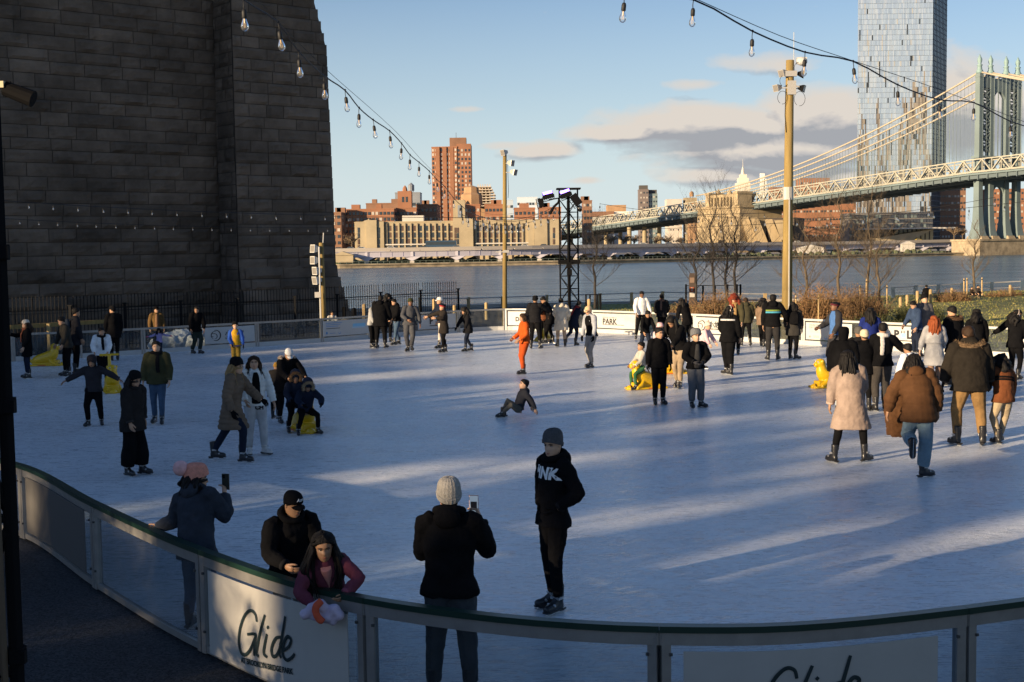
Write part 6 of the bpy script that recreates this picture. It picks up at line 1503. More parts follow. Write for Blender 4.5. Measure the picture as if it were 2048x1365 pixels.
        if long_ or style == 'curly':
            n = hair_n + 6
            for k in range(n):
                a = math.pi * (1.0 + (k + .5) / n) if style != 'loose' or k % 3 else math.pi * (.88 + 1.24 * k / n); s = HD.surf(a, r.uniform(-.15, .2), .06); ln = (hlen or .16) * sc * r.uniform(.8, 1.1); o_ = (s - HD.c); o_.z = 0; o_.normalize(); back = X(bf) * -1
                if style == 'curly':
                    pts = [s]; 
                    for q in range(4): pts.append(pts[-1] + V((r.uniform(-1, 1), r.uniform(-1, 1), -.9)).normalized() * ln * .3)
                    b.tube(pts, [.03 * sc, .034 * sc, .032 * sc, .026 * sc, .01 * sc], 6)
                else:
                    sw_ = .012 * sc; pts = [s, s + o_ * (.020 + (.02 * r.random() if style == 'loose' else 0)) * sc - V((0, 0, ln * .25)), s + o_ * (.028 + (.05 * r.random() if style == 'loose' else 0)) * sc + back * .012 * sc - V((0, 0, ln * .55)) + V((r.uniform(-sw_, sw_), r.uniform(-sw_, sw_), 0)), s + o_ * .02 * sc + back * .012 * sc - V((0, 0, ln * .8)) + V((r.uniform(-sw_, sw_), r.uniform(-sw_, sw_), 0)), s + o_ * .015 * sc - V((0, 0, ln)) + V((r.uniform(-sw_, sw_), r.uniform(-sw_, sw_), 0)) * 1.6]; pts = catmull(pts, 2 if not hi else 4); m_ = len(pts) - 1; rr_ = (.022 if not hi else .0125) * sc; b.tube(pts, [rr_ * (1 - .75 * (i / m_) ** 2) for i in range(m_ + 1)], 6)
        if hi and long_:
            for k in range(150 if hi > 1 else 70):
                sg = 1 if k % 2 else -1; th0 = math.pi / 2 + sg * r.uniform(.05, 1.5) if r.random() < .35 else -math.pi / 2 + sg * r.uniform(0, 1.6); pts = [HD.pt(sg * .02, .30 * math.sin(th0) * .8, .56 + r.uniform(-.01, .02))] if not hat else []
                zend = r.uniform(-.35, -.1)
                for q in range(1, 6): zz = (.5 if not hat else .0) - ((.5 if not hat else .0) - zend) * (q / 5) ** 1.2; ths = th0 if math.sin(th0) < .2 or q < 2 else (0.15 if math.cos(th0) > 0 else math.pi - .15) + (th0 - (0.15 if math.cos(th0) > 0 else math.pi - .15)) * max(0, 1 - q / 3); pts.append(HD.surf(ths, zz, .075 + r.uniform(-.01, .03)))
                o_ = (pts[-1] - HD.c); o_.z = 0; o_.normalize(); ln = (hlen or .16) * sc * r.uniform(.55, 1.05); w1 = V((r.uniform(-1, 1), r.uniform(-1, 1), 0)) * .03 * sc
                pts += [pts[-1] + o_ * .012 * sc - V((0, 0, ln * .35)) + w1 * .4, pts[-1] + o_ * .02 * sc - V((0, 0, ln * .7)) + w1, pts[-1] + o_ * .015 * sc - V((0, 0, ln)) + w1 * 1.7]; pts = catmull(pts, 3); m_ = len(pts) - 1; r0 = r.uniform(.003, .006) * sc
                b.tube(pts, [r0 * (1 - .7 * (i / m_) ** 3) for i in range(m_ + 1)], 5)
        if style == 'bun': b.ell(HD.pt(0, -.5, .2), .2 * HD.h, 10, 8)
        b.build('hair', hair_mat(col), t, smooth=True)
    if hat:
        kind, colr = hat[0], hat[1]; b = MB(); n = 40 if hi else 22
        if kind == 'beanie':
            hb = .05 if kind == 'beanie' and len(hat) > 2 and hi else 0; zc = lambda th: blend(th, .25, .06, -.16); rg = shell(HD, zc, .07 + hb * 1.6, .64 + (.10 if hi else .02) + hb, n, 12)
            if hi: rg = [[p + (p - HD.c) * (.018 * (k % 2)) for k, p in enumerate(q_)] for q_ in rg]
            b.loft(rg); cuff = []
            for dz_, of in ((-.02, .065), (-.01, .088 + hb), (.13, .095 + hb), (.16, .08 + hb)):
                cuff.append([HD.surf(2 * math.pi * k / n, zc(2 * math.pi * k / n) + dz_, of + (.014 if k % 2 else 0)) for k in range(n)])
            b.loft(cuff); b.build('beanie', knit(colr), t, smooth=not hi)
            if len(hat) > 2:
                mb = MB(); c = HD.pt(0, -.12, .86) if hi else HD.pt(0, -.1, .75)
                if hi: c = HD.pt(0, -.80, .50)
                for k in range(420 if hi else 60):
                    e = V((r.gauss(0, 1), r.gauss(0, 1), r.gauss(0, 1))).normalized(); s = .40 * HD.h if hi else .16 * HD.h; q_ = e.cross(V((.3, .5, .8))).normalized() * s * .09; q2 = e.cross(q_).normalized() * s * .09; mb.poly([c + q_ + e * s * .5, c + q2 + e * s * .5, c + e * s * r.uniform(.85, 1.05)]); mb.poly([c - q_ + e * s * .5, c + q2 + e * s * .5, c + e * s * r.uniform(.85, 1.05)])
                mb.ell(c, (.38 if hi else .13) * HD.h, 12, 9); mb.build('pompom', mat('pom_%d' % int(hat[2][0] * 999), hat[2], .95, var=.25, vscale=9), t)
        elif kind == 'cap':
            b.loft(shell(HD, lambda th: blend(th, .20, .10, -.10), .05, .60, n, 9)); br = []
            for f, wd in ((.0, .33), (.35, .32), (.7, .25), (1, .12)): br.append([HD.pt(wd * math.sin(R(a)) , (.42 + .34 * f) - .10 * (1 - math.cos(R(a))), .17 - .05 * f - .12 * math.sin(R(a)) ** 2 + dz_) for a, dz_ in [(-80 + 20 * k, .012) for k in range(9)] + [(80 - 20 * k, -.012) for k in range(9)]])
            b.loft(br); b.ell(HD.pt(0, -.02, .61), .02 * HD.h, 6, 5); b.build('cap', cloth(colr, .85, .2), t, smooth=True)
        elif kind == 'band':
            b.loft([[HD.surf(2 * math.pi * k / n, blend(2 * math.pi * k / n, .26, .12, .0) + dz_, of) for k in range(n)] for dz_, of in ((-.09, .05), (-.08, .075), (.09, .075), (.10, .05))]); b.build('headband', knit(colr), t, smooth=True)
        elif kind == 'phones':
            for sg in (-1, 1): b.tube([HD.pt(sg * .36, -.02, -.02), HD.pt(sg * .50, -.02, -.02)], [.17 * HD.h, .15 * HD.h], 12)
            b.tube([HD.pt(.47 * math.cos(R(a)), -.02, -.02 + .64 * math.sin(R(a))) for a in range(0, 181, 15)], .035 * HD.h, 6); b.build('headphones', mat('ear_muff', colr, .6), t, smooth=True)
    # ---- skates or shoes
    for k in (0, 1):
        a = W_(ank[k]); lift = feet[k][2]; toe = feet[k][3]; q = rz @ M.Rotation(R(toe), 3, 'Z')
        if lift > .03:
            sv = (X(knees[k] - ank[k])).normalized(); tilt = sv.rotation_difference(V((0, 0, 1))).inverted().to_matrix(); q = tilt @ q
        s = sc / 1.72; off = (ANK + SKH) * sc
        o = bpy.data.objects.new('shoe' if shoes else 'skate', SK[skate]); COL.objects.link(o); o.parent = t
        loc = a - q @ V((0, 0, off)) - base; o.matrix_local = M.Translation(loc) @ (q.to_4x4()) @ M.Scale(s, 4)
        if not shoes:
            for nm, key in (('blade', 'blade'), ('blade_holder', 'holder'), ('buckle', 'buckle')):
                c = bpy.data.objects.new(nm, SK[key]); COL.objects.link(c); c.parent = o
    return dict(root=t, W=W_, wri=[W_(p) for p in wri], fd=[X(v) for v in fdir], HD=HD, coat=coat_o, sc=sc, X=X, bx=bx, bf=bf, sp=sp, chest=chest, waist=waist, shl=shl, pel=pel, base=base)
# ---------------------------------------------------------------- things carried
def phone(p, k, label, col=(.02, .02, .022), lit=False, d=None, up=V((0, 0, 1)), off=(0, 0, 0)):
    n = (d or -p['X'](p['bf'])).normalized(); u = up - n * up.dot(n); u.normalize(); x = u.cross(n); c = p['wri'][k] + p['fd'][k].normalized() * .085 * p['sc'] / 1.7 + V(off)
    t = thing('phone', label, 'phone', c); q = M((x, n, u)).transposed(); b = MB(); b.box(c, (.074, .009, .152), 0, q); b.build('case', mat('phone_case_%d' % int(col[0] * 999), col, .4), t)
    b = MB(); b.box(c + n * .0052, (.066, .002, .142), 0, q); b.box(c + n * .0066 - u * .005 , (.05, .0012, .06), 1, q); b.build('screen', [mat('phone_screen', (.12, .15, .18), .2, emit=((.25, .32, .40), .35)) if lit else mat('phone_back', (.03, .03, .03), .25), mat('phone_picture', (.10, .07, .06), .3) if lit else mat('phone_back', (.03, .03, .03), .25)], t)
    b = MB(); b.box(c - n * .0056 + u * .05 + x * .018, (.026, .003, .032), 0, q); b.build('camera_bump', MBLK, t); return t
def bag(p, label, col, back=True, w=.30, h=.42, sx=0, sz=.5, cat='backpack'):
    c = p['W'](p['waist'].lerp(p['shl'], sz) + p['bf'] * (-.125 if back else .12) + p['bx'] * sx); X = p['X']; q = M((X(p['bx']), X(p['bf']), X(p['sp']))).transposed()
    t = thing(cat, label, cat, c); b = MB(); b.ell(c, (w / 2, .10, h / 2), 14, 10, 0, q); b.box(c - q @ V((0, -.0, h * .1)), (w * .82, .15, h * .7), 0, q); o = b.build('pouch', cloth(col, .8), t); remesh(o, .022, .01, .12)
    b = MB()
    for sg in (-1, 1): b.tube([c + q @ V((sg * w * .3, .06, h * .4)), p['W'](p['shl'] + p['bx'] * (.07 * sg) + p['sp'] * .03), c + q @ V((sg * w * .38, .07 if back else -.07, -h * .35))], .014, 6)
    b.build('strap', cloth(col), t); return t
# ================================================================ WHO IS ON THE ICE
K1 = (.0065, .0065, .0075); K2 = (.012, .012, .014); NAVY = (.012, .017, .032); DENIM = (.05, .085, .14); DENIML = (.15, .22, .27); OLIVE = (.045, .045, .022); CREAM = (.62, .56, .46); GREY = (.16, .165, .175); BEIGE = (.28, .21, .14); BROWN = (.13, .065, .03); KHAKI = (.20, .12, .05)
ST = ((.055, 0, 0, 8), (-.055, 0, 0, -8)); WIDE = ((.09, 0, 0, 14), (-.09, 0, 0, -14)); STEP = ((.06, .09, 0, 10), (-.06, -.09, 0, -10)); STEPR = ((.06, -.09, 0, 10), (-.06, .09, 0, -10))
# ---- foreground
p = person(1112, 1221, 862, 'person in black hoodie with white chest letters and grey beanie, hands in pocket', -56, -2, 0, ((.05, .02, 0, 12), (-.05, -.02, 0, -14)), 0, (0, .01), (-14, 24, 40, -36), (-14, 24, 40, -36), (22, -6), top=K1, bot=K1, skin='d', hair=('brown', 'bun'), hat=('beanie', (.085, .085, .09)), hood='down', hem=.05, hi=2, leg=.98, puff=1.12, glove=K1)
def chest_text(p, s, size, colr, zc=.62, xo=0.0, bold=.02, shear=0.0, tgt=None, at=None):
    X = p['X']; n = X(p['bf']).normalized(); v = X(p['sp']); u = v.cross(n).normalized(); v = n.cross(u); c = (at or p['W'](p['waist'].lerp(p['shl'], zc))) + n * .3 + u * xo
    mb = MB(); add_text(mb, s, size, V((0, 0, 0)), V((1, 0, 0)), V((0, 1, 0)), bold=bold, align='CENTER', shear=shear)
    bm = bmesh.new(); me = bpy.data.meshes.new('q'); me.from_pydata(mb.v, [], mb.f); bm.from_mesh(me); bmesh.ops.triangulate(bm, faces=bm.faces); bmesh.ops.subdivide_edges(bm, edges=bm.edges, cuts=2); mb.v = [x.co.copy() for x in bm.verts]; mb.f = [tuple(x.index for x in f.verts) for f in bm.faces]; mb.m = [0] * len(mb.f); bm.free()
    o = mb.build('lettering', mat('print_%d' % int(colr[0] * 999), colr, .7), p['root'], world=False); o.matrix_local = M.Translation(c - p['base']) @ M((u, v, n)).transposed().to_4x4()
    w = o.modifiers.new('wrap', 'SHRINKWRAP'); w.target = tgt or p['coat']; w.wrap_method = 'PROJECT'; w.use_negative_direction = True; w.use_positive_direction = False; w.use_project_z = True; w.offset = .005; return o
chest_text(p, 'PINK', .155 * p['sc'] / 1.7, (.75, .74, .73), .62, .0, .007, .12)
p = person(905, 1430, 962, 'person in ribbed light grey beanie and black jacket, back turned, taking a photo', 172, 3, 0, WIDE, 0, (0, None), (16, 10, 112, -30), (24, 20, 150, -18), (14, 2), top=K1, bot=(.05, .055, .06), skin='a', hair=('black', 'short'), hat=('beanie', (.36, .34, .31)), hood='down', hem=.035, hi=2, puff=1.35, D=9.72, curl=42, leg=1.12, build=1.06)
phone(p, 1, 'phone in pink rim case held up by the person in the grey beanie', (.50, .30, .27), True, V((0.1, 1, 0)) * -1, off=(-.03, 0.02, .045))
p = person(404, 1278, 938, 'person in salmon pink knit hat with pompom leaning on the rail', 160, 18, 11, WIDE, 0, (0, None), (8, 26, 24, 66), (22, 26, 146, -20), (-52, -4), top=(.030, .036, .048), bot=DENIM, skin='a', hair=('black', 'long'), hat=('beanie', (.72, .30, .22), (.72, .42, .42)), hood='down', hem=.09, hi=2, puff=1.65, D=11.75, curl=32, hlen=.1)
phone(p, 1, 'dark phone held upright by the person in the pink pompom hat', (.025, .03, .025), False, V((.25, 1, 0)), off=(0.01, .02, .05))
p = person(588, 1350, 978, 'person in black cap and black jacket looking down beside the girl', 30, 16, -2, ST, 0, (0, None), (24, 12, 60, -24), (18, 16, 66, -24), (14, -12), top=K1, bot=K1, skin='b', hair=('black', 'short'), hat=('cap', K1), hood='down', hem=.04, hi=2, puff=1.35, D=10.75, curl=38, build=1.08)
def cap_text(p, s):
    H = p['HD']; mb = MB(); add_text(mb, s, .20, V((0, 0, 0)), V((1, 0, 0)), V((0, 1, 0)), bold=.004, shear=.35, align='CENTER'); out = []
    for v in mb.v:
        z = .31 + v.y * .9; w, fr, bk = head_at(.2 + (z - .2) * .75); th = math.pi / 2 - (v.x + .06) / .42; out.append(H.pt((w + .06) * math.cos(th), (fr + .06) * math.sin(th), z + .01))
    mb.v = out; mb.build('lettering', mat('print_700', (.7, .7, .7), .7), p['root'])
cap_text(p, 'Acro')
p = person(668, 1395, 1057, 'girl with long loose dark hair in plum jacket leaning over the rail', 16, 25, -10, ST, 0, (0, None), (44, 36, 40, -44), (36, 26, 46, -30), (-4, -6), top=(.13, .035, .055), bot=K1, skin='b', hair=('black', 'loose'), hem=.03, hi=2, puff=1.3, D=9.86, curl=45, hlen=.34, hs=1.26, hair_n=80, openf=(.45, .20, .18), z0=.10)
girl = p
c = girl['wri'][0].lerp(girl['wri'][1], .5) + V((-.03, -.10, -.02)); t = thing('fleece_mittens', 'lilac and orange fleece bundle held over the rail by the girl', 'mittens', c); b = MB()
for q, r_ in (((-.02, 0, .01), .055), ((-.09, 0, -.02), .05), ((-.14, 0, -.05), .04), ((.08, 0, -.02), .05), ((.12, -.01, -.06), .045), ((-.06, .01, -.07), .045), ((.03, -.01, -.08), .045), ((.07, 0, -.11), .035)): b.ell(c + V(q), r_, 12, 8)
o = b.build('lilac_fleece', cloth((.50, .44, .56), .95), t); remesh(o, .012, .03, .08)
b = MB(); b.tube(catmull([c + V(q) for q in ((.0, -.07, .07), (-.045, -.085, .02), (-.03, -.09, -.05), (.01, -.085, -.09))], 3), .030, 8); o = b.build('orange_lining', cloth((.55, .10, .05), .95), t); remesh(o, .012, .01, .08)

# ---- left side
person(57, 757, 640, 'person in cream beanie and long black coat filming at the far left', -60, 0, 0, WIDE, 0, (0, 0), (10, 15, 25, 5), (55, 12, 105, -20), (0, -4), top=K1, bot=NAVY, skin='d', hair=('brown', 'long'), hat=('beanie', CREAM), hem=.16, scarf=((.14, .05, .03), 0), puff=1.2)
p = person(135, 753, 634, 'bearded person in black jacket leaning forward beside the far left yellow seal', -50, 12, 0, WIDE, 0, (0, None), (12, 12, 22, 0), (14, 14, 20, 4), (-10, -14), top=(.03, .028, .024), bot=K1, skin='a', hair=('black', 'short'), hem=.06, puff=1.25)
p = person(152, 748, 616, 'person half hidden behind the bearded person, with a backpack', 120, 4, 0, ST, 0, (0, 0), (8, 10, 15, 0), (8, 10, 15, 0), (0, -5), top=(.02, .02, .024), bot=K1, skin='b', hair=('black', 'short'), hem=.1, puff=1.3)
bag(p, 'dark backpack on the half hidden person at far left', (.035, .045, .06))
person(207, 770, 655, 'person in white puffer jacket pushing the yellow seal with the handle', 12, 14, 0, ST, 0, (0, None), (34, 12, 36, -10), (34, 12, 36, -10), (18, -8), top=(.66, .68, .70), bot=K1, skin='a', hair=('black', 'short'), hem=.02, puff=1.5, rings=.09, scarf=(K1, 0))
person(190, 852, 712, 'child in dark hooded jacket balancing with both arms stretched out', 4, 4, 0, ((.09, -.03, 0, 18), (-.08, .05, 0, -18)), .02, (0, None), (8, 62, 12, 58), (6, 58, 10, 62), (0, -16), top=(.028, .026, .03), bot=K1, skin='b', hood='up', hem=.03, puff=1.45, leg=1.15, hs=1.12)
person(230, 722, 612, 'tall person all in black standing by the far left barrier', -150, 2, 0, ST, 0, (0, 0), (4, 12, 10, 2), (4, 12, 10, 2), (40, -6), top=K1, bot=K1, skin='a', hair=('black', 'short'), hat=('beanie', K1), hem=.12, puff=1.35, glove=K1)
person(315, 712, 613, 'person in brown open jacket and dark cap standing outside the left barrier', 25, 0, 0, ST, 0, (0, 0), (6, 14, 18, 4), (6, 14, 14, 4), (25, 0), top=(.11, .065, .025), bot=K1, skin='a', hair=('black', 'short'), hat=('cap', K1), hem=.05, puff=1.5, openf=(.16, .09, .05), shoes=True, D=45.6, group='people watching from outside the rink')
person(320, 716, 657, 'child in lilac top with arms spread behind the left barrier glass', 10, 8, 0, ST, 0, (0, 0), (20, 66, 20, 78), (20, 62, 20, 80), (0, -10), top=(.30, .26, .48), bot=NAVY, skin='b', hair=('black', 'curly'), hem=.04, puff=1.3, hs=1.2, glove=(.5, .12, .2), D=43.6)
person(393, 708, 613, 'person in black jacket and dark green trousers bending by the left white banner', 30, 14, 4, ((.06, .05, 0, 30), (-.07, -.06, 0, 20)), .02, (0, None), (14, 10, 20, -4), (8, 14, 14, 2), (-30, -12), top=K1, bot=(.022, .032, .028), skin='b', hair=('black', 'short'), hem=.06, puff=1.45, leg=1.15)
person(473, 742, 643, 'child in yellow vest over blue sleeves and dark beanie', 12, 2, 0, ST, 0, (0, 0), (6, 14, 12, 6), (10, 10, 30, -20), (5, 0), top=(.03, .09, .38), bot=(.26, .17, .03), skin='d', hair=('blond', 'short'), hat=('beanie', K1), hem=.02, vest=(.55, .30, .02), hs=1.14, glove=K1)
person(318, 848, 682, 'person in olive puffer jacket, dark scarf and blue jeans', 4, 0, 0, ((.05, .05, 0, 8), (-.06, -.06, 0, -8)), 0, (0, 0), (6, 14, 16, 2), (4, 14, 10, 6), (2, -2), top=OLIVE, bot=DENIM, skin='d', hair=('black', 'short'), hem=.05, puff=1.6, scarf=(K1, 0), build=1.06)
person(270, 951, 744, 'person all in black with dark beanie and wide flared trousers', 62, 6, 0, ((.07, .03, 0, 12), (-.07, -.03, 0, -12)), 0, (0, None), (-14, 14, 6, 6), (10, 8, 16, 0), (0, -12), top=(.022, .020, .020), bot=K1, skin='a', hair=('black', 'long'), hat=('beanie', K1), hood='down', hem=.10, puff=1.65, flare=1.75, leg=1.18, hi=1)
person(462, 923, 717, 'person in brown quilted long coat and black beanie striding right', 78, 10, 0, ((.05, -.20, .01, 10), (-.04, .14, 0, -6)), .0, (0, .02), (38, 8, 52, -4), (-8, 14, 20, 0), (-4, -2), top=(.14, .10, .07), bot=NAVY, skin='d', hair=('blond', 'long'), hat=('beanie', K1), hem=.19, puff=1.45, rings=.085, glove=K1, hi=1)
p = person(513, 910, 712, 'person in white open puffer jacket, black top and light grey joggers', 22, 0, 0, ((.08, .03, 0, 28), (-.07, -.02, 0, -6)), 0, (0, 0), (4, 18, 14, 12), (20, 16, 40, -10), (-8, 2), top=(.62, .64, .62), bot=(.40, .41, .42), skin='a', hair=('brown', 'long'), hem=.03, puff=1.35, rings=.08, openf=K1, skate='white', leg=1.12, hi=1)
tr_ = [q for q in p['root'].children if q.name.startswith('trousers')][0]
for s_, dz_ in (('FL', -.03), ('CH', -.11)): chest_text(p, s_, .10, K1, tgt=tr_, at=p['W'](p['pel']) + V((0, 0, dz_)), xo=.05, bold=.006)
person(572, 846, 698, 'adult with white cap and furry hood bending over the children on the seal', 40, 26, 0, WIDE, .02, (0, None), (40, 16, 60, -10), (40, 16, 60, -10), (-10, -30), top=K1, bot=K1, skin='b', hat=('cap', (.55, .55, .55)), hair=('brown', 'short'), hem=.14, puff=1.4, fur=(.42, .34, .26))
person(551, 838, 727, 'person in dark coat with a mustard bobble behind the furry hood adult', 160, 16, 0, ST, 0, (0, None), (20, 14, 30, 0), (20, 14, 30, 0), (0, -20), top=(.03, .026, .022), bot=K1, skin='b', hat=('beanie', (.40, .22, .04)), hem=.16, puff=1.5)
person(590, 862, 741, 'child in navy coat and brown furry hood riding behind on the yellow seal', 28, 18, 0, ((.14, .14, 0, 15), (-.14, .14, 0, -15)), 0, (0, -.02), (40, 22, 60, -10), (40, 22, 60, -10), (-14, -16), top=NAVY, bot=K1, skin='b', hood='up', fur=(.20, .11, .05), hem=.03, puff=1.5, hs=1.22, sit=.38, glove=K1)
person(608, 866, 757, 'child in dark coat with pale furry hood sitting on the front of the yellow seal', 26, 26, 0, ((.15, .22, 0, 15), (-.15, .22, 0, -15)), 0, (0, .08), (52, 26, 66, -16), (52, 26, 66, -16), (-6, -24), top=NAVY, bot=K1, skin='b', hood='up', fur=(.30, .22, .13), hem=.02, puff=1.5, hs=1.25, sit=.34, glove=K1)

# ---- far middle left group
person(746, 696, 604, 'person in dark beanie with a grey sleeve at the left of the dark huddle', 60, 12, 0, ST, 0, (0, None), (10, 8, 14, 0), (14, 10, 26, 0), (0, -24), top=(.30, .30, .30), bot=K1, skin='b', hat=('beanie', K1), hem=.05, puff=1.3)
person(762, 697, 592, 'broad person in black with back turned at the front of the dark huddle', 168, 8, 0, WIDE, 0, (0, None), (8, 16, 14, 8), (8, 16, 14, 8), (0, -16), top=K1, bot=K1, skin='a', hair=('black', 'short'), hood='down', hem=.12, puff=1.8, leg=1.2, build=1.1)
person(776, 684, 588, 'person in black half hidden inside the dark huddle', 20, 4, 0, ST, 0, (0, 0), (20, 10, 40, -10), (20, 10, 40, -10), (20, -10), top=K1, bot=K1, skin='b', hair=('black', 'curly'), hem=.08, puff=1.5)
person(794, 690, 598, 'person in black jacket and blue jeans turned to the dark huddle', -55, 8, 0, STEP, 0, (0, None), (16, 10, 46, -14), (16, 10, 46, -14), (-8, -14), top=K1, bot=DENIM, skin='a', hair=('black', 'short'), hood='down', hem=.02, puff=1.4)
person(820, 703, 597, 'person in grey sweatsuit and green beanie crossing towards the viewer', 14, 4, 4, ((.03, .02, .015, 6), (-.035, .0, 0, -40)), .01, (0, 0), (2, 22, 12, 6), (16, 20, 50, -34), (-4, -6), top=(.06, .062, .07), bot=(.06, .062, .07), skin='c', hat=('beanie', (.035, .042, .02)), hair=('black', 'short'), hem=.03, puff=1.35, leg=1.18)
person(884, 697, 594, 'person in white cap and pale trousers behind the red headband', -60, 4, 0, STEP, 0, (0, 0), (20, 14, 30, 0), (30, 20, 60, 0), (-10, 0), top=NAVY, bot=(.50, .45, .40), skin='a', hair=('grey', 'short'), hat=('cap', (.72, .70, .66)), hem=.03, puff=1.4)
person(889, 705, 607, 'person in red headband and long dark coat reaching out to the left', -64, 4, 0, ((.06, .06, 0, 10), (-.06, -.05, 0, -10)), 0, (0, 0), (40, 30, 90, -20), (66, 40, 70, 30), (0, 0), top=(.026, .022, .02), bot=K1, skin='a', hair=('black', 'bun'), hat=('band', (.42, .03, .04)), hem=.15, puff=1.3)
person(936, 703, 615, 'small child in black hooded coat skating left with arms low', -62, 14, 0, ((.08, .10, 0, 10), (-.05, -.12, 0, -10)), .01, (0, None), (20, 22, 26, 6), (34, 12, 30, 6), (0, -10), top=K2, bot=NAVY, skin='b', hair=('black', 'curly'), fur=(.16, .15, .15), hem=.11, puff=1.45, hs=1.16, glove=K1)
person(664, 648, 622, 'seated person outside the barrier behind the floodlight pole', 20, 10, 0, ((.06, .2, 0, 0), (-.06, .2, 0, 0)), 0, (0, 0), (20, 10, 60, 0), (20, 10, 60, 0), (0, -10), top=(.4, .38, .36), bot=K1, skin='b', hair=('black', 'short'), hem=.02, D=52.5, sit=.30, shoes=True, group='people watching from outside the rink')
# ---- middle
person(1048, 749, 627, 'person in an all orange tracksuit with long dark hair, facing left', -72, 2, 0, ((.045, .03, 0, 4), (-.045, -.01, 0, -4)), .005, (0, -.02), (4, 16, 52, -6), (8, 18, 56, -8), (-10, -4), top=(.42, .075, .012), bot=(.38, .06, .012), skin='b', hair=('brown', 'long'), hem=.02, puff=1.3, hlen=.22, leg=1.12)
person(1071, 698, 592, 'person in shiny black puffer with back turned, arm out to the right', 165, 4, 0, WIDE, 0, (0, 0), (8, 20, 16, 6), (52, 34, 66, 10), (0, 0), top=K2, bot=K1, skin='b', hat=('beanie', K1), hem=.03, puff=1.6, rings=.09, leg=1.1)
person(1087, 686, 600, 'person with face half hidden between the two black coats', 0, 12, 0, ST, 0, (0, None), (30, 10, 60, 0), (40, 10, 120, -10), (-20, -10), top=(.16, .06, .03), bot=K1, skin='c', hair=('black', 'short'), hem=.02)
person(1098, 687, 595, 'person in black long coat bending over the slim yellow seal handle', -100, 22, 0, ((.07, .06, 0, 20), (-.05, -.08, 0, -20)), 0, (0, None), (30, 8, 40, -4), (30, 14, 70, -4), (0, -30), top=K1, bot=K1, skin='b', hair=('black', 'short'), hem=.14, puff=1.4)
person(1123, 694, 597, 'person in long cream white coat with the hood down, back turned', 176, 6, 0, ((.08, 0, 0, 30), (-.075, .02, 0, -5)), 0, (0, None), (20, 12, 60, -20), (12, 16, 40, -10), (10, -12), top=(.56, .49, .39), bot=(.38, .28, .2), skin='b', hair=('black', 'short'), hood='down', hem=.20, puff=1.7)
person(1148, 692, 603, 'person in navy with red collar skating off, one skate lifted', 140, 22, -10, ((.03, -.24, .13, 10), (-.03, .02, 0, -4)), .01, (.02, .02), (20, 18, 30, 0), (30, 10, 40, 0), (0, -8), top=NAVY, bot=NAVY, skin='a', hair=('black', 'short'), hem=.13, puff=1.3, scarf=((.25, .03, .03), 1))
p = person(1183, 736, 612, 'person in tan cap, black vest and checked sleeves with grey trousers', -52, 8, 0, ((.065, .06, 0, 6), (-.065, -.05, 0, -16)), .015, (0, None), (8, 14, 14, 2), (4, 12, 10, 4), (0, -16), top=(.30, .32, .36), bot=(.24, .23, .22), skin='a', hair=('grey', 'short'), hat=('cap', (.55, .40, .24)), hem=.015, vest=K1, glove=K1, hi=1, leg=1.05)
person(1020, 834, 760, 'boy sitting on the ice leaning back on his hands', -76, -20, 0, ((.05, .14, -.0, 6), (-.05, .08, 0, -6)), 0, (0, -.14), (-36, 14, -22, 8), (-42, 12, -24, 6), (4, 8), top=(.025, .027, .036), bot=(.10, .095, .08), skin='d', hair=('black', 'short'), hood='down', hem=.0, puff=1.25, sit=.105, hs=1.18, leg=1.08, hi=1)
# ---- middle right
person(1283, 679, 583, 'person in bright white sweater with a cross strap looking down', 10, 8, 0, ((.10, .02, .06, 20), (-.12, .0, 0, -20)), .0, (0, None), (6, 20, 10, 10), (8, 16, 26, -4), (-6, -18), top=(.72, .71, .70), bot=K1, skin='c', hair=('black', 'bun'), hem=.02, puff=1.25)
person(1324, 676, 589, 'person in dark coat with a long brown scarf down the back', 178, 4, 0, ST, 0, (0, 0), (10, 14, 40, -10), (10, 14, 40, -10), (0, -10), top=K2, bot=K1, skin='c', hair=('black', 'short'), hem=.06, puff=1.5, scarf=((.12, .075, .06), 1), build=1.08)
person(1292, 712, 622, 'young skater in black pushing off with one leg behind', 20, 20, 0, ((.05, .02, 0, 10), (-.14, -.05, 0, -20)), .01, (0, None), (10, 16, 20, 4), (14, 14, 26, -6), (0, -22), top=K1, bot=NAVY, skin='b', hair=('black', 'short'), hood='down', hem=.03, hs=1.1)
person(1374, 690, 597, 'long haired person in black leaning sideways at the barrier', -150, 16, 14, ST, 0, (0, None), (10, 10, 16, 0), (20, 10, 30, 0), (20, -20), top=K1, bot=K1, skin='b', hair=('black', 'long'), hem=.12, puff=1.4, hlen=.24)
person(1318, 810, 655, 'boy in black coat standing still with arms at his sides', 10, 0, 0, ((.055, .0, 0, 10), (-.055, 0, 0, -12)), 0, (0, 0), (2, 13, 6, 6), (2, 13, 6, 6), (20, -4), top=K1, bot=K1, skin='a', hair=('black', 'short'), hem=.05, puff=1.4, leg=1.08, hs=1.08, glove=K1, hi=1)
person(1391, 816, 660, 'boy in bobble hat and black jacket with a pale zip, hands joined', 12, 2, 0, ((.075, .0, 0, 34), (-.055, 0, 0, -6)), 0, (0, 0), (12, 22, 50, -42), (12, 22, 50, -42), (4, 4), top=K1, bot=(.10, .105, .115), skin='d', hair=('black', 'short'), hat=('beanie', GREY, K1), hem=.02, puff=1.5, leg=1.22, flare=1.15, hs=1.08, glove=(.05, .05, .055), openf=(.03, .03, .032), hi=1)
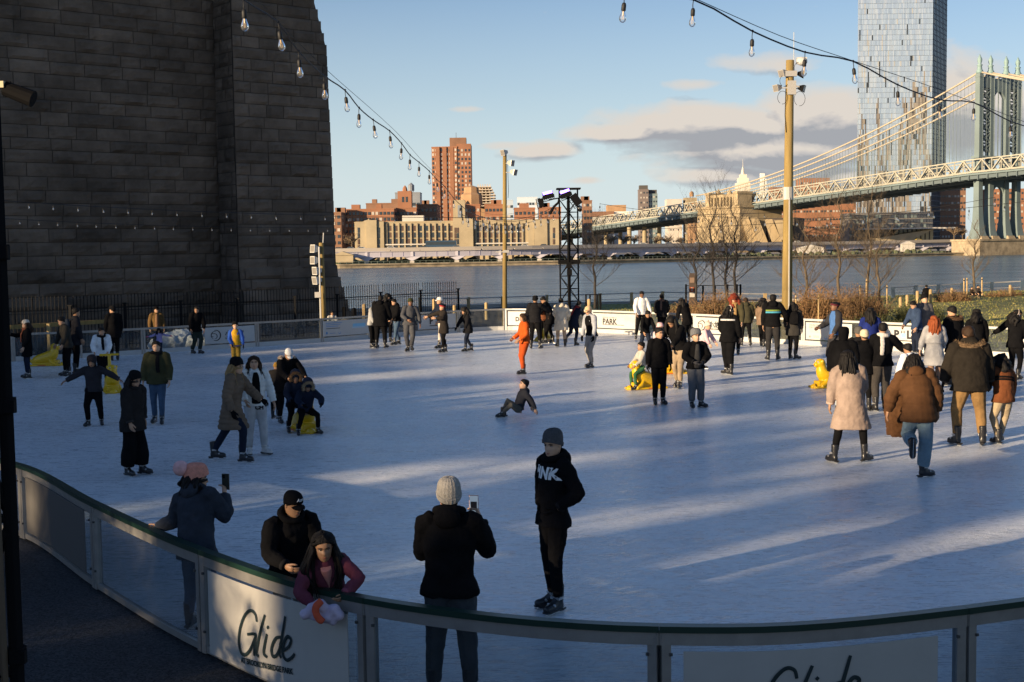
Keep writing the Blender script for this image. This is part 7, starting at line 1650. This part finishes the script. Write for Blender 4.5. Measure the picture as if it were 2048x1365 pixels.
person(1357, 776, 634, 'person with long dark hair and beige trousers bending over a yellow seal', -40, 34, 0, ((.05, .04, 0, 20), (-.05, -.06, 0, 10)), .04, (0, None), (46, 8, 50, -6), (46, 8, 50, -6), (0, -34), top=K1, bot=BEIGE, skin='b', hair=('black', 'long'), hem=.03, puff=1.4, hlen=.24)
person(1284, 779, 684, 'child in green trousers and grey top riding the sunlit yellow seal', -70, 4, 0, ((.10, .18, 0, 10), (-.10, .18, 0, -10)), 0, (0, -.02), (30, 10, 50, -6), (30, 10, 50, -6), (0, 0), top=(.36, .35, .32), bot=(.03, .10, .045), skin='b', hair=('black', 'short'), hem=.02, hs=1.2, sit=.42)
person(1318, 745, 646, 'small child in pink hat behind the still boy in black', 30, 6, 0, ST, 0, (0, None), (10, 10, 30, 0), (10, 10, 30, 0), (0, -10), top=(.55, .42, .45), bot=(.5, .4, .42), skin='d', hat=('beanie', (.68, .44, .46)), hem=.04, hs=1.2, puff=1.4)
person(1404, 738, 644, 'child in pink fleece with animal ear hat, one skate kicked back', 60, 16, 0, ((.04, .0, 0, 4), (-.05, -.28, .10, -4)), .01, (0, .04), (20, 30, 30, 10), (24, 20, 30, 10), (0, -6), top=(.60, .40, .44), bot=(.30, .28, .32), skin='d', hat=('beanie', (.60, .52, .45), (.45, .36, .3)), hem=.03, hs=1.18, puff=1.4)
person(1457, 750, 611, 'person with white headphones and black jacket with a pale hem band', 150, 4, 0, ((.04, .05, 0, 70), (-.05, -.02, 0, 40)), .0, (0, 0), (12, 12, 46, -16), (6, 14, 20, 0), (-46, -4), top=K1, bot=K1, skin='a', hair=('black', 'long'), hat=('phones', (.62, .52, .46)), hem=.06, puff=1.55, hood='down', leg=1.22, hi=1, stripe=((.85, (.5, .5, .5)),))
person(1470, 710, 590, 'person with bright red dyed hair and tan scarf looking down', -20, 16, 0, ST, 0, (0, None), (10, 12, 20, 0), (20, 12, 40, -10), (0, -30), top=(.05, .045, .025), bot=K1, skin='d', hair=('auburn', 'curly'), hem=.08, puff=1.4, scarf=((.30, .19, .08), 0))
person(1492, 692, 597, 'person in dark olive parka with back turned at the barrier', 172, 8, 0, WIDE, 0, (0, None), (10, 12, 20, 0), (10, 12, 20, 0), (0, -26), top=(.05, .046, .028), bot=K1, skin='b', hair=('brown', 'short'), hood='down', hem=.06, puff=1.6)
person(1525, 694, 597, 'person with wavy dark hair and taupe coat beside the striped jacket', 150, 4, 0, STEP, 0, (0, 0), (12, 10, 20, 0), (12, 10, 20, 0), (-20, -6), top=(.16, .11, .075), bot=K1, skin='b', hair=('black', 'curly'), hem=.08, puff=1.3)
p = person(1546, 721, 589, 'person in black quilted jacket with green and blue back stripes', 168, 2, 0, ((.075, .0, 0, 20), (-.07, .02, 0, -16)), 0, (0, 0), (4, 13, 8, 4), (20, 30, 40, 10), (-8, 0), top=K1, bot=(.026, .025, .026), skin='b', hair=('black', 'short'), hood='down', hem=.02, puff=1.5, rings=.07, stripe=((.66, (.16, .22, .05)), (.52, (.06, .28, .40))), hi=1, leg=1.1)
p = person(1586, 719, 604, 'person in dark grey coat carrying a black backpack by the tall pole', 158, 6, 0, ((.06, .03, 0, -10), (-.05, -.03, 0, -50)), 0, (0, 0), (10, 12, 40, 10), (6, 12, 14, 2), (40, -8), top=(.032, .03, .028), bot=K1, skin='c', hair=('black', 'long'), hat=('band', K1), hem=.12, puff=1.4)
bag(p, 'black backpack worn by the dark grey coat skater', K1, True, .32, .44, -.04, .45)
# ---- right side
p = person(1672, 742, 602, 'rink steward in blue and red vest and long black skirt, facing left', -78, 2, 0, STEP, 0, (0, 0), (10, 14, 34, 4), (26, 14, 66, -6), (0, -2), top=(.03, .03, .034), bot=K1, skin='c', hair=('black', 'bun'), hat=('band', (.10, .02, .03)), hem=.34, puff=1.3, vest=(.06, .14, .34))
mb = MB(); W = p['W']; 
for zz, cl in ((.35, 0), (.62, 1)): c_ = p['waist'].lerp(p['shl'], zz); mb.tube([W(c_ - p['sp'] * .012), W(c_ + p['sp'] * .012)], .116 * p['sc'], 20, cl, True, (p['X'](p['bf']), .74))
mb.build('vest_bands', [cloth((.45, .05, .05)), cloth((.30, .50, .62))], p['root'])
person(1740, 752, 616, 'person with long curly dark hair in a royal blue jacket', 170, 2, 0, ST, 0, (0, 0), (10, 12, 20, 0), (10, 12, 20, 0), (0, -6), top=(.012, .022, .13), bot=K1, skin='c', hair=('black', 'long'), hem=.05, puff=1.3, hlen=.22)
person(1686, 842, 656, 'person in black hooded top and pale jeans holding on to the fur coat', 160, 2, 0, ST, 0, (0, 0), (6, 12, 10, 4), (10, 10, 20, 0), (0, -6), top=K1, bot=(.36, .38, .40), skin='b', hood='up', hem=.06, puff=1.5)
person(1701, 925, 702, 'person in long pale fur coat and black leggings with hair over the shoulders', 174, 4, 4, ((.15, -.03, 0, 30), (-.13, .02, 0, -46)), .0, (0, 0), (6, 14, 10, 6), (14, 10, 56, -14), (10, -6), top=(.27, .205, .17), bot=K1, skin='b', hair=('black', 'long'), hem=.235, puff=1.75, hlen=.24, hair_n=26, hi=1, leg=.95)
person(1717, 812, 654, 'person in dark grey beanie half hidden by the cream beanie', 172, 2, 0, ST, 0, (0, 0), (6, 12, 10, 4), (6, 12, 10, 4), (0, -6), top=K2, bot=K1, skin='b', hat=('beanie', (.10, .095, .09)), hem=.06, puff=1.4)
person(1729, 822, 660, 'person in cream beanie and black coat behind the fur coat', 176, 2, 0, ST, 0, (0, 0), (6, 12, 10, 4), (6, 12, 10, 4), (0, -6), top=K1, bot=K1, skin='b', hair=('black', 'short'), hat=('beanie', (.60, .53, .38)), hem=.08, puff=1.4)
person(1763, 822, 647, 'person in black sweatshirt with white hood and charcoal joggers', 178, 6, -3, ((.075, -.03, 0, 24), (-.05, .05, 0, -12)), .0, (0, None), (10, 14, 18, 4), (26, 46, 34, 52), (-16, -16), top=K1, bot=(.05, .045, .042), skin='b', hair=('black', 'short'), hem=.02, puff=1.45, leg=1.2, scarf=((.60, .56, .52), 1), hi=1)
person(1822, 834, 688, 'child in white puffer jacket behind the brown quilted coat', -150, 14, 0, STEP, 0, (0, None), (10, 16, 20, 0), (10, 16, 20, 0), (0, -10), top=(.66, .67, .70), bot=K1, skin='b', hair=('black', 'short'), hem=.03, puff=1.7, rings=.08, hs=1.08)
person(1836, 958, 712, 'person in billowing brown quilted coat and light blue jeans gliding on one skate', 172, 16, 5, ((.07, -.12, .24, 0), (-.045, .04, 0, -60)), .0, (0, -.03), (10, 26, 16, 10), (-6, 22, 8, 6), (0, -20), top=(.080, .038, .017), bot=DENIML, skin='b', hair=('black', 'long'), hood='down', hem=.08, puff=1.9, rings=.13, hlen=.14, leg=1.16, flare=1.3, hi=1)
b = MB(); q = [P(1800, 760, 19.6), P(1868, 760, 19.6), P(1862, 815, 19.4), P(1830, 830, 19.3), P(1806, 872, 19.2), P(1783, 876, 19.3), P(1778, 800, 19.5)]
coat = [o for o in bpy.data.objects if o.name.startswith('person')][-1]
b.loft([[v + V((0, -.02 - .05 * math.sin(i * 1.9), 0)) for i, v in enumerate(q)], [v + V((0, .26 + .05 * math.sin(i * 1.3), .01)) for i, v in enumerate(q)]]); o = b.build('coat_tail', cloth((.080, .038, .017), .85, .5), coat); remesh(o, .018, .07, .14)
person(1868, 777, 632, 'red haired person in pale grey belted coat skating away', 174, 4, 0, ((.05, -.10, 0, 10), (-.05, .05, 0, -30)), 0, (0, 0), (6, 18, 12, 10), (14, 16, 34, 0), (0, -6), top=(.30, .30, .31), bot=(.22, .14, .10), skin='d', hair=('red', 'long'), hem=.22, puff=1.35, belt=(.25, .25, .26), hlen=.24, hair_n=24)
person(1832, 716, 603, 'person in blue jeans with dark hair looking down at the barrier', -70, 10, 0, ST, 0, (0, None), (10, 10, 20, 0), (20, 10, 40, -6), (0, -26), top=(.03, .05, .10), bot=NAVY, skin='a', hair=('black', 'short'), hem=.05, puff=1.3)
person(1846, 714, 589, 'person in tall black knit hat and grey coat facing the viewer', 12, 2, 0, ST, 0, (0, 0), (8, 12, 16, 0), (8, 12, 20, 0), (10, 0), top=(.10, .095, .10), bot=NAVY, skin='d', hat=('beanie', K1, K1), hem=.10, puff=1.3)
person(1908, 772, 613, 'person in black coat with brown collar and dark cap, turned left', -150, 6, 0, ST, 0, (0, None), (8, 12, 16, 2), (8, 12, 16, 2), (14, -14), top=K1, bot=K1, skin='a', hair=('black', 'short'), hem=.12, puff=1.7, fur=(.10, .055, .03), build=1.05)
person(1952, 758, 620, 'person in plain black coat and black hat between two larger coats', 176, 2, 0, ST, 0, (0, 0), (6, 14, 10, 4), (6, 14, 10, 4), (0, -4), top=K1, bot=K1, skin='b', hair=('black', 'curly'), hem=.12, puff=1.5)
person(1938, 891, 655, 'large person in black parka with furry hood and khaki trousers, back turned', 177, 8, 0, ((.10, .0, 0, 22), (-.11, -.01, 0, -22)), .01, (0, None), (8, 17, 14, 12), (8, 17, 14, 12), (0, -20), top=(.020, .017, .014), bot=KHAKI, skin='b', hair=('brown', 'short'), hood='down', hem=.07, puff=2.0, fur=(.17, .11, .06), build=1.12, leg=1.18, hi=1, glove=K1)
person(2003, 887, 713, 'child in brown and black jacket and cream trousers beside the large parka', 196, 16, -8, ((.06, -.02, 0, 10), (-.04, .08, 0, -50)), .02, (0, None), (20, 20, 40, 6), (10, 16, 16, 6), (0, -20), top=(.13, .045, .018), bot=(.33, .26, .17), skin='b', hair=('black', 'curly'), hem=.05, puff=1.7, hs=1.12, hi=1, vest=None, stripe=((.62, K1), (.48, K1)), leg=1.1)
person(2030, 760, 620, 'curly haired person in black at the right edge reaching out an arm', 140, 8, 0, ((.07, .05, 0, 10), (-.06, -.04, 0, -10)), .01, (0, None), (30, 50, 34, 54), (8, 14, 14, 4), (-60, -8), top=K1, bot=K1, skin='c', hair=('black', 'curly'), hat=('phones', (.5, .5, .5)), hem=.07, puff=1.4)
# ---- far lawn
for px, y, yt, lab, cl in ((1853, 598, 570, 'person in black sitting on the lawn edge facing the river', K1), (1942, 594, 574, 'person with a dark hood sitting left of the lone tree trunk', (.05, .035, .025)), (1954, 594, 571, 'person with fair face sitting right of the lone tree trunk', (.06, .05, .045))):
    person(px, y, yt, lab, 170 if cl == K1 else 20, 8, 0, ((.06, .2, 0, 0), (-.06, .2, 0, 0)), 0, (0, 0), (20, 10, 60, 0), (20, 10, 60, 0), (0, 0), top=cl, bot=K1, skin='d', hair=('black', 'short'), hem=.02, D=68.5, z0=P(px, y, 68.5).z - .0, sit=.10, shoes=True, group='people sitting by the water')

# ================================================================ YELLOW SEAL SKATING AIDS
MYEL = mat('yellow_plastic', (.62, .38, .008), .28, spec=.5, var=.08, vscale=6)
def seal(px, py, yaw, lab, s=1.0, handle=False, face=True):
    c = G(px, py); t = thing('seal_skating_aid', lab, 'skating aid', c, R(yaw), 'yellow seal skating aids'); b = MB()
    b.tube(catmull([V((0, .44, .10)), V((0, .30, .17)), V((0, .08, .23)), V((0, -.12, .30)), V((0, -.22, .40)), V((0, -.25, .52)), V((0, -.26, .60))], 3), [.06, .10, .135, .155, .168, .175, .18, .185, .19, .19, .185, .175, .158, .142, .13, .122, .118, .115, .112], 16)
    b.ell((0, -.27, .60), (.125, .13, .12), 18, 12); b.tube([V((0, -.33, .585)), V((0, -.42, .565)), V((0, -.44, .562))], [.085, .062, .03], 12)
    b.tube(catmull([V((0, .42, .10)), V((0, .50, .16)), V((0, .55, .26))], 3), [.06, .055, .05, .045, .04, .035, .02], 10)
    for sg in (-1, 1):
        b.tube([V((sg * .10, -.27, .66)), V((sg * .135, -.27, .67))], .035, 10)
        b.tube([V((sg * .10, -.10, .24)), V((sg * .17, -.20, .12)), V((sg * .20, -.34, .05))], [.06, .055, .04], 10)
    b.box((0, .02, .10), (.26, .80, .16)); b.box((0, .02, .022), (.42, .98, .035)); b.tube([V((0, -.44, .03)), V((0, -.52, .035))], [.10, .05], 10)
    for sg in (-1, 1): b.tube([V((sg * .17, -.50, .03)), V((sg * .17, .50, .03))], .03, 8)
    if handle: b.tube([V((0, .34, .10)), V((0, .42, .55)), V((0, .50, .90))], [.07, .045, .04], 10); b.tube([V((-.24, .51, .91)), V((.24, .51, .91))], .03, 10)
    b.v = [v * s for v in b.v]; o = b.build('body', MYEL, t, world=False); remesh(o, .014, 0, sm=3)
    if face:
        for sg in (-1, 1):
            e = MB(); e.ell(V((sg * .062, -.375, .645)) * s, .022 * s, 10, 7); w = e.build('eye', MEYE, t, smooth=True, world=False); e = MB(); e.ell(V((sg * .064, -.392, .645)) * s, .013 * s, 8, 6); e.build('pupil', MIRIS, w, smooth=True, world=False)
        e = MB(); e.ell(V((0, -.445, .575)) * s, (.03 * s, .018 * s, .02 * s), 8, 6); e.build('nose', mat('seal_nose', (.55, .26, .01), .3), t, smooth=True, world=False)
    e = MB(); e.box(V((.205, .1, .03)) * s, (.01 * s, .25 * s, .03 * s)); e.box(V((-.205, .1, .03)) * s, (.01 * s, .25 * s, .03 * s)); e.build('red_sticker', mat('sticker', (.5, .12, .03), .5), t, world=False)
    return t
seal(94, 732, 92, 'yellow seal skating aid between the two people at far left', 1.0)
seal(224, 784, 22, 'yellow seal skating aid with tall handle pushed by the white puffer jacket', 1.0, True)
seal(608, 862, 26, 'yellow seal skating aid ridden by the children in furry hoods', 1.0)
seal(1087, 682, -30, 'slim yellow seal skating aid with handle behind the orange tracksuit', .95, True)
seal(1292, 778, -70, 'sunlit yellow seal skating aid under the child in green trousers', 1.0)
seal(1660, 775, -72, 'riderless yellow seal skating aid facing left near the fur coat', 1.0)
seal(1340, 748, 100, 'yellow seal skating aid behind the still boy in black', .95, True)
